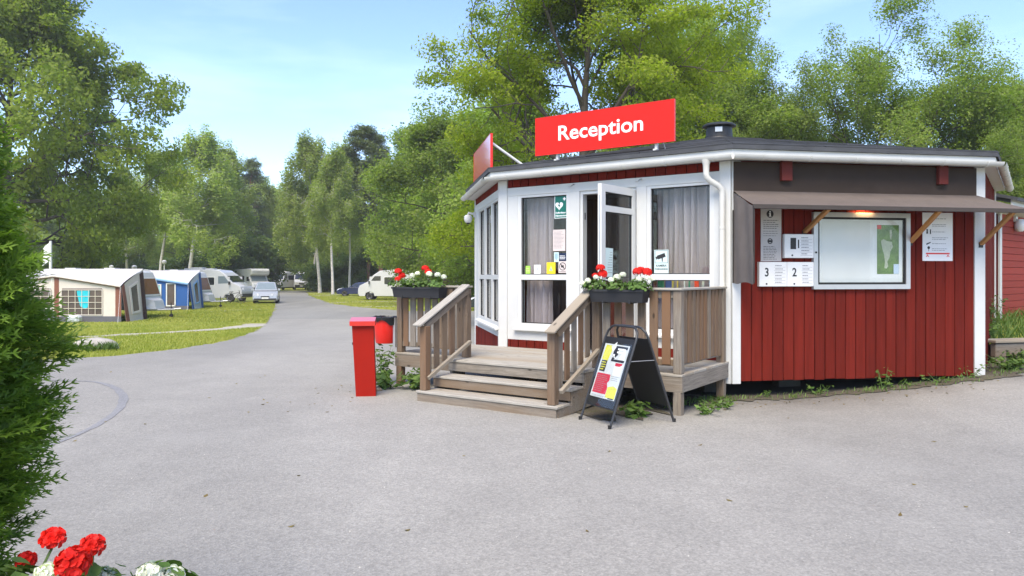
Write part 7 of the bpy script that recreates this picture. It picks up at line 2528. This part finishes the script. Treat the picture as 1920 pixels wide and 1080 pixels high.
# ramp rail
rl = root('ramp_rail', FK.P(0.5, 0, 1.2), 'white pipe handrail in front of the red cabin', 'handrail')
mb = MB(); mb.tube([FK.P(-0.35, 1.12, 0.9), FK.P(3.5, 1.25, 0.9)], 0.028, 8); mb.build('rail', WHITE2, rl)
for xx in (-0.3, 1.4, 3.0):
    mb = MB(); mb.tube([FK.P(xx, -0.6, 0.9), FK.P(xx, 1.14 + xx * 0.03, 0.9)], 0.024, 8); mb.build('post', WHITE2, rl)
# planked landing step and the bank behind it
ls = root('timber_step', (7.7, 11.3, 0.2), 'low grey timber step along the foot of the grassy bank at the right edge', 'step')
T0 = Vector((7.26, 11.15, 0)); td = Vector((0.97, 0.24, 0)).normalized(); tn_ = Vector((td.y, -td.x, 0))
FT = Frame(T0, td, UP, tn_)
for k in range(2):
    FT.piece('top_plank', -0.05, 4.0, 0.585, 0.625, -0.32 + k * 0.17, -0.16 + k * 0.17, WOODG, ls, 0.006)
for k in range(2):
    FT.piece('sleeper', -0.02, 4.0, 0.16 + k * 0.21, 0.365 + k * 0.21, -0.12, -0.02, WOOD, ls, 0.01)
vs, fs = [], []
for j in range(13):
    for i in range(17):
        x = -0.1 + i * 0.32; y = -0.32 - j * 0.28
        p = FT.P(x, 0, y)
        h = 0.50 + 0.30 * (1 - math.exp(-j * 0.2)) + 0.03 * math.sin(i * 1.7 + j)
        vs.append((p.x, p.y, h))
for j in range(12):
    for i in range(16):
        k = j * 17 + i
        fs.append((k, k + 1, k + 18, k + 17))
bank = MB().add(vs, fs).build('bank', M_LAWN)
bank['kind'] = 'structure'

# ================================================================ GRASS, WEEDS, FOREGROUND FLOWERS
L_GRASS = leafmat('grass blade', (0.22, 0.265, 0.036), (0.34, 0.335, 0.075), 0.35)
L_WEED = leafmat('weed leaf', (0.055, 0.115, 0.02), (0.13, 0.20, 0.045), 0.3)


def blades(name, P, h, w, m, rng, lean=0.35, label=None, cat='grass'):
    """Grass blades: one narrow bent triangle pair per point."""
    n = len(P)
    az = rng.uniform(0, 2 * np.pi, n)
    H = h * rng.uniform(0.5, 1.4, n)
    ln = lean * rng.uniform(0.2, 1.5, n) * H
    d = np.stack([np.cos(az), np.sin(az), np.zeros(n)], 1)
    s = np.stack([-np.sin(az), np.cos(az), np.zeros(n)], 1)
    W_ = w * rng.uniform(0.6, 1.3, n)
    q = np.empty((n, 4, 3))
    q[:, 0] = P - s * W_[:, None] / 2
    q[:, 1] = P + s * W_[:, None] / 2
    q[:, 2] = P + d * (ln * 0.45)[:, None] + s * W_[:, None] * 0.3 + np.array([0, 0, 1]) * (H * 0.6)[:, None]
    q[:, 3] = P + d * ln[:, None] + np.array([0, 0, 1]) * H[:, None]
    me = bpy.data.meshes.new(name)
    me.vertices.add(n * 4); me.vertices.foreach_set('co', q.reshape(-1).astype(np.float32))
    me.loops.add(n * 4); me.loops.foreach_set('vertex_index', np.arange(n * 4, dtype=np.int32))
    me.polygons.add(n); me.polygons.foreach_set('loop_start', np.arange(0, n * 4, 4, dtype=np.int32))
    me.update(calc_edges=True)
    at = me.attributes.new('tone', 'FLOAT', 'FACE')
    patch = 0.5 + 0.5 * np.sin(P[:, 0] * 1.3) * np.sin(P[:, 1] * 0.9 + P[:, 0] * 0.5)
    at.data.foreach_set('value', np.clip(patch * 0.6 + rng.random(n) * 0.5, 0, 1).astype(np.float32))
    me.materials.append(m)
    o = link(name, me)
    tag(o, label, cat, kind='stuff')
    return o


rng = np.random.default_rng(31)
def on_path(P):
    k = np.zeros(len(P), bool)
    for (p0, p1, w) in [((-30, 18.9), (-20, 19.9), .55), ((-20, 19.9), gpt(150, 632), .55), (gpt(150, 632), gpt(250, 627), .5), (gpt(250, 627), gpt(360, 621), .5), (gpt(360, 621), gpt(450, 614), .55), (gpt(450, 614), gpt(500, 607), .8)]:
        a = np.array(p0); d = np.array(p1) - a; L2 = d @ d
        t = np.clip(((P[:, :2] - a) @ d) / L2, 0, 1)
        dist = np.linalg.norm(P[:, :2] - (a + t[:, None] * d), axis=1)
        k |= dist < w + 0.10 * np.sin(P[:, 0] * 5)
    return k
n = 70000
y = 13.7 + (34.5 - 13.7) * rng.random(n) ** 1.25
xl = np.interp(y, [t[0] for t in LEFT_EDGE], [t[1] for t in LEFT_EDGE])
x = xl - 0.05 - rng.random(n) ** 1.2 * 13.0 + rng.normal(0, 0.06, n)
P = np.stack([x, y, gz(x, y)], 1)
P = P[~on_path(P)]
P = P[~((P[:, 1] > 34.6) & (P[:, 0] < -17.8))]
blades('grass', P, 0.055, 0.022, L_GRASS, rng, label='short green grass of the left lawn between the yard and the awnings')
n = 30000
y = 34.5 + 26 * rng.random(n)
xl = np.interp(y, [t[0] for t in LEFT_EDGE], [t[1] for t in LEFT_EDGE])
x = xl - rng.random(n) * 9.0
P = np.stack([x, y, gz(x, y)], 1)
P = P[~((P[:, 0] < -17.7) & (P[:, 1] < 37.5))]
blades('grass', P, 0.075, 0.045, L_GRASS, rng, label='grass under the drawbars and the silver car')
n = 19000
y = 45.5 + 40 * rng.random(n)
xr = np.interp(y, [t[0] for t in RIGHT_EDGE], [t[1] for t in RIGHT_EDGE])
x = xr + rng.random(n) * 10
P = np.stack([x, y, gz(x, y)], 1)
blades('grass', P, 0.07, 0.05, L_GRASS, rng, label='grass of the right field under the blue car and the motorhome')
# tufts round the boulder, the kiosk foot and the bank
def patch(cx, cy, rx, ry, n, rng):
    a = rng.uniform(0, 6.283, n); r_ = np.sqrt(rng.random(n))
    x, y = cx + rx * r_ * np.cos(a), cy + ry * r_ * np.sin(a)
    return np.stack([x, y, gz(x, y)], 1)
P = np.concatenate([patch(sx - 0.1, sy - 0.32, 0.75, 0.28, 700, rng), patch(sx - 0.75, sy - 0.15, 0.35, 0.4, 400, rng)])
blades('grass', P, 0.17, 0.02, L_WEED, rng, 0.5, 'taller darker grass round the foot of the boulder')
P = FT.P(0, 0, 0)
n = 1900
xx = rng.uniform(0, 3.5, n); yy = -0.35 - rng.random(n) ** 1.3 * 2.4
bx_ = T0.x + td.x * xx + tn_.x * yy; by_ = T0.y + td.y * xx + tn_.y * yy
bz_ = 0.52 + 0.30 * (1 - np.exp(-(-0.32 - yy) / 0.28 * 0.2))
blades('grass', np.stack([bx_, by_, bz_], 1), 0.20, 0.014, L_WEED, rng, 0.5, 'long unmown grass on the bank above the timber step')


def weed(x, y, n, h, spread, size, label, seed, group=None, stems=4, z=None, upright=0.5):
    """A leafy weed: stems with paired pointed leaves."""
    rr = random.Random(seed); rg = np.random.default_rng(seed)
    z = gzf(x, y) + 0.01 if z is None else z
    r = root('weed', (x, y, z), label, 'weed', group)
    mb = MB()
    P, N = [], []
    for s in range(stems):
        a = rr.uniform(0, 6.28); e = spread * rr.uniform(0.3, 1.0)
        tip = Vector((math.cos(a) * e, math.sin(a) * e, h * rr.uniform(0.6, 1.0)))
        base = Vector((math.cos(a) * e * 0.15, math.sin(a) * e * 0.15, -0.02))
        mid = base.lerp(tip, 0.5) + UP * 0.06 * h
        pts = [base, mid, tip]
        mb.tube([Vector((x, y, z)) + p for p in pts], [0.005, 0.004, 0.002], 4, cap=False)
        for k in range(n // stems):
            t = rr.uniform(0.12, 1.0)
            p = base.lerp(mid, t * 2) if t < 0.5 else mid.lerp(tip, t * 2 - 1)
            b = rr.uniform(0, 6.28)
            q = p + Vector((math.cos(b), math.sin(b), rr.uniform(-0.2, 0.5))) * size * 0.6
            P.append(q[:]); N.append((math.cos(b) * 0.5, math.sin(b) * 0.5, upright + rr.random() * 0.6))
    mb.build('stem', STEM, r)
    me = leaf_mesh('leaves', np.array(P), np.array(N), size, L_WEED, rg, 0.5, 0.1)
    link('leaves', me, r, WM[r.name])
    return r


px, py = FP.P(4.55, DN + 0.15, 0)[:2]
weed(px, py, 130, 0.62, 0.20, 0.10, 'tall leafy weed under the red bucket beside the deck post', 1, stems=6)
p = FP.P(4.25, DN + 0.35, 0); weed(p.x, p.y, 110, 0.26, 0.32, 0.13, 'broad-leaved weed at the foot of the deck post left of the steps', 2, stems=7)
p = FP.P(3.85, DN + 0.22, 0); weed(p.x, p.y, 110, 0.34, 0.28, 0.13, 'weed in the shade under the deck beside the left stair post', 3, stems=7)
p = FP.P(0.42, DN + 0.30, 0); weed(p.x, p.y, 60, 0.18, 0.25, 0.12, 'yellowing weed behind the sandwich board', 4, stems=6)
p = FP.P(-0.15, DN - 0.35, 0); weed(p.x, p.y, 90, 0.12, 0.30, 0.07, 'low clump of weeds beside the right deck post', 5, stems=8)
p = FP.P(-0.12, DN - 0.85, 0); weed(p.x, p.y, 70, 0.10, 0.28, 0.07, 'low weeds in the corner between the deck and the board wall', 6, stems=8)
for k, (t, h, nn, sp, lab) in enumerate(((0.42, 0.12, 20, 0.10, 'small pale weed under the left end of the board wall'), (1.18, 0.16, 60, 0.22, 'green weed below the left part of the board wall'),
                                        (2.12, 0.34, 50, 0.14, 'taller yellow-green weed in the middle of the wall foot'), (2.35, 0.12, 60, 0.30, 'low spreading weed right of the tall one at the wall foot'),
                                        (2.95, 0.14, 40, 0.25, 'weed near the right end of the board wall'), (3.42, 0.26, 80, 0.24, 'bushy weed against the right corner board'))):
    p = FB.P(t, 0, 0.10); weed(p.x, p.y, int(nn * 0.6), h * 0.9, sp, 0.07, lab, 20 + k, 'weeds along the foot of the board wall', 5)
p = FR.P(0.6, 0, 0.35); weed(p.x, p.y, 140, 0.22, 0.45, 0.09, 'large weed patch round the right corner of the kiosk', 40, stems=10)
p = FR.P(1.3, 0, 0.40); weed(p.x, p.y, 120, 0.25, 0.45, 0.10, 'weed patch between the kiosk corner and the timber step', 41, stems=10)
p = FT.P(0.55, 0, -0.7); weed(p.x, p.y, 160, 0.75, 0.35, 0.07, 'tall seeding weed on the bank in front of the red cabin', 42, stems=12, z=0.62)
p = FT.P(0.2, 0, -0.55); weed(p.x, p.y, 160, 0.35, 0.4, 0.08, 'low yellow-green plant at the left end of the timber step', 43, stems=12, z=0.58)
# moss and short grass where asphalt meets the kiosk
rng = np.random.default_rng(44)
line = [(1.9, 9.0), (2.5, 9.45), (3.4, 9.62), (4.6, 9.82), (5.8, 10.02), (6.8, 10.3), (7.3, 11.0)]
t = rng.random(1500) * (len(line) - 1)
i = t.astype(int); f_ = t - i
L_a = np.array(line)
P2 = L_a[i] + (L_a[i + 1] - L_a[i]) * f_[:, None] + rng.normal(0, 0.10, (1500, 2))
dens = 0.5 + 0.5 * np.sin(P2[:, 0] * 4.0 + 1) * np.sin(P2[:, 0] * 1.7)
P2 = P2[rng.random(1500) < dens]
blades('grass', np.stack([P2[:, 0], P2[:, 1], gz(P2[:, 0], P2[:, 1]) + 0.02], 1), 0.05, 0.012, L_WEED, rng, 0.6, 'sparse grass and moss along the foot of the kiosk')
# flat stone by the weeds
o = piece('flat_stone', FP.P(4.25, DN + 0.62, 0.025), (A, nA, UP), (0.26, 0.12, 0.05), mat('tan stone', (0.30, 0.24, 0.17), 0.9, 0.2, 6, 0.4, 30), None, 0.02)
tag(o, 'flat tan stone lying on the asphalt left of the bottom step', 'stone')
# loose grit: pale pebbles on the asphalt
rng = np.random.default_rng(50)
n = 420
yy = 2.5 + 9.5 * rng.random(n) ** 1.4
xx = (rng.random(n) - 0.45) * yy * 1.35
Pn = np.stack([xx, yy, gz(xx, yy) + 0.018], 1)
Nn = rng.normal(size=(n, 3)) * 0.3 + np.array([0, 0, 1])
gme_ = leaf_mesh('grit', Pn, Nn, 0.012, mat('pale grit', (0.38, 0.37, 0.34), 0.9), rng, 0.9, 0.25)
gr_ = link('grit', gme_)
tag(gr_, 'scattered pale grit on the asphalt yard', 'grit', kind='stuff')

# a few fallen leaves blown against the steps and the kerb of the lawn
rng = np.random.default_rng(61)
n = 170
t = rng.random(n)
lx = np.where(t < 0.45, 1.2 + 5.4 * rng.random(n), -3.2 + 3.6 * rng.random(n))
ly = np.where(t < 0.45, 9.0 + 0.17 * (lx - 1.2) - 0.5 * rng.random(n) ** 2, 8.6 + 2.2 * rng.random(n))
far_ = rng.random(n) < 0.35
lx = np.where(far_, -7 + 11 * rng.random(n), lx); ly = np.where(far_, 4.5 + 8 * rng.random(n), ly)
ok_ = ~((lx > -2.0) & (lx < 2.2) & (ly > 7.9))
lx, ly = lx[ok_], ly[ok_]
lf = link('fallen_leaves', leaf_mesh('fallen_leaves', np.stack([lx, ly, gz(lx, ly) + 0.021], 1), rng.normal(size=(len(lx), 3)) * 0.25 + np.array([0, 0, 1]), 0.045, leafmat('dry leaf', (0.12, 0.085, 0.03), (0.22, 0.17, 0.05), 0.2), rng, 0.6, 0.15))
tag(lf, 'small dry leaves scattered over the asphalt', 'leaf litter', kind='stuff')
# ---------------------------------------------------------------- foreground flower box
FX = Frame(Vector((-1.45, 2.02, 0)), Vector((1, 0.08, 0)), UP, Vector((0.08, -1, 0)))
pb_ = root('flower_stand', FX.P(0.3, 0, 0), 'dark flower trough on legs at the bottom left corner under the thuja', 'flower box')
FX.piece('trough', -0.15, 0.72, 0.50, 0.66, -0.10, 0.10, BOXM, pb_, 0.01)
FX.piece('soil', -0.13, 0.70, 0.661, 0.668, -0.085, 0.085, M_SOIL, pb_, 0)
for xx in (-0.10, 0.66):
    for zz in (-0.07, 0.07):
        FX.piece('leg', xx - 0.02, xx + 0.02, 0.0, 0.50, zz - 0.02, zz + 0.02, WOOD, pb_)
HEAD_RB = [flower_head(s, 16, 0.030, PET_R, 0.026) for s in (21, 22)]
HEAD_WB = [flower_head(s, 16, 0.029, PET_W, 0.024) for s in (23, 24)]
_hr, _hw = HEAD_R, HEAD_W
HEAD_R, HEAD_W = HEAD_RB, HEAD_WB
gF = 'geraniums in the foreground trough'
def fgp(u, v, Y):
    return Vector((ux(u, Y), Y, CAM_H - (v - 516) / 1400 * Y))
def fg(heads, red, label, lv, rz):
    base = Vector((sum(h[0] for h in heads) / len(heads), 2.02, 0.655))
    geranium(base, [(h[0] - base.x, h[1] - base.y, h[2] - base.z, h[3]) for h in heads], red, label, gF, lv, 1.0, rz)
def H(u, v, Y, s):
    p = fgp(u, v, Y); return (p.x, p.y, p.z, s)
fg([H(174, 1024, 2.02, 0.85), H(136, 1056, 1.95, 1.15), H(160, 1072, 2.08, 0.8)], True, 'red geranium with the two fullest heads in the foreground trough', 0, 0.4)
fg([H(100, 1010, 2.20, 0.9), H(48, 1052, 2.2, 0.75)], True, 'red geranium showing between the thuja sprays in the foreground trough', 1, 1.4)
fg([H(283, 1078, 2.02, 1.0), H(322, 1084, 2.04, 0.95)], False, 'white geranium cut by the bottom edge of the photo in the foreground trough', 2, 2.0)
fg([H(198, 1082, 2.06, 0.8), H(88, 1078, 2.0, 0.9)], False, 'white geranium tucked under the red heads in the foreground trough', 0, 3.0)

# ================================================================ thin summer air between here and the woodland
hm = bpy.data.materials.new('summer air')
hm.use_nodes = True
hn = hm.node_tree
hn.nodes.clear()
ho = hn.nodes.new('ShaderNodeOutputMaterial')
hv = hn.nodes.new('ShaderNodeVolumePrincipled')
hv.inputs['Color'].default_value = (0.96, 0.97, 0.98, 1)
hv.inputs['Density'].default_value = 0.0006
hv.inputs['Anisotropy'].default_value = 0.2
hn.links.new(hv.outputs[0], ho.inputs['Volume'])
mb = MB()
mb.box((0, 450, 14.0), (2000, 1800, 31.5))
hz_ = mb.build('haze', hm, None, (0, 450, 14.0), smooth=False)
tag(hz_, 'thin pale air over the whole camp field', 'haze', kind='stuff')
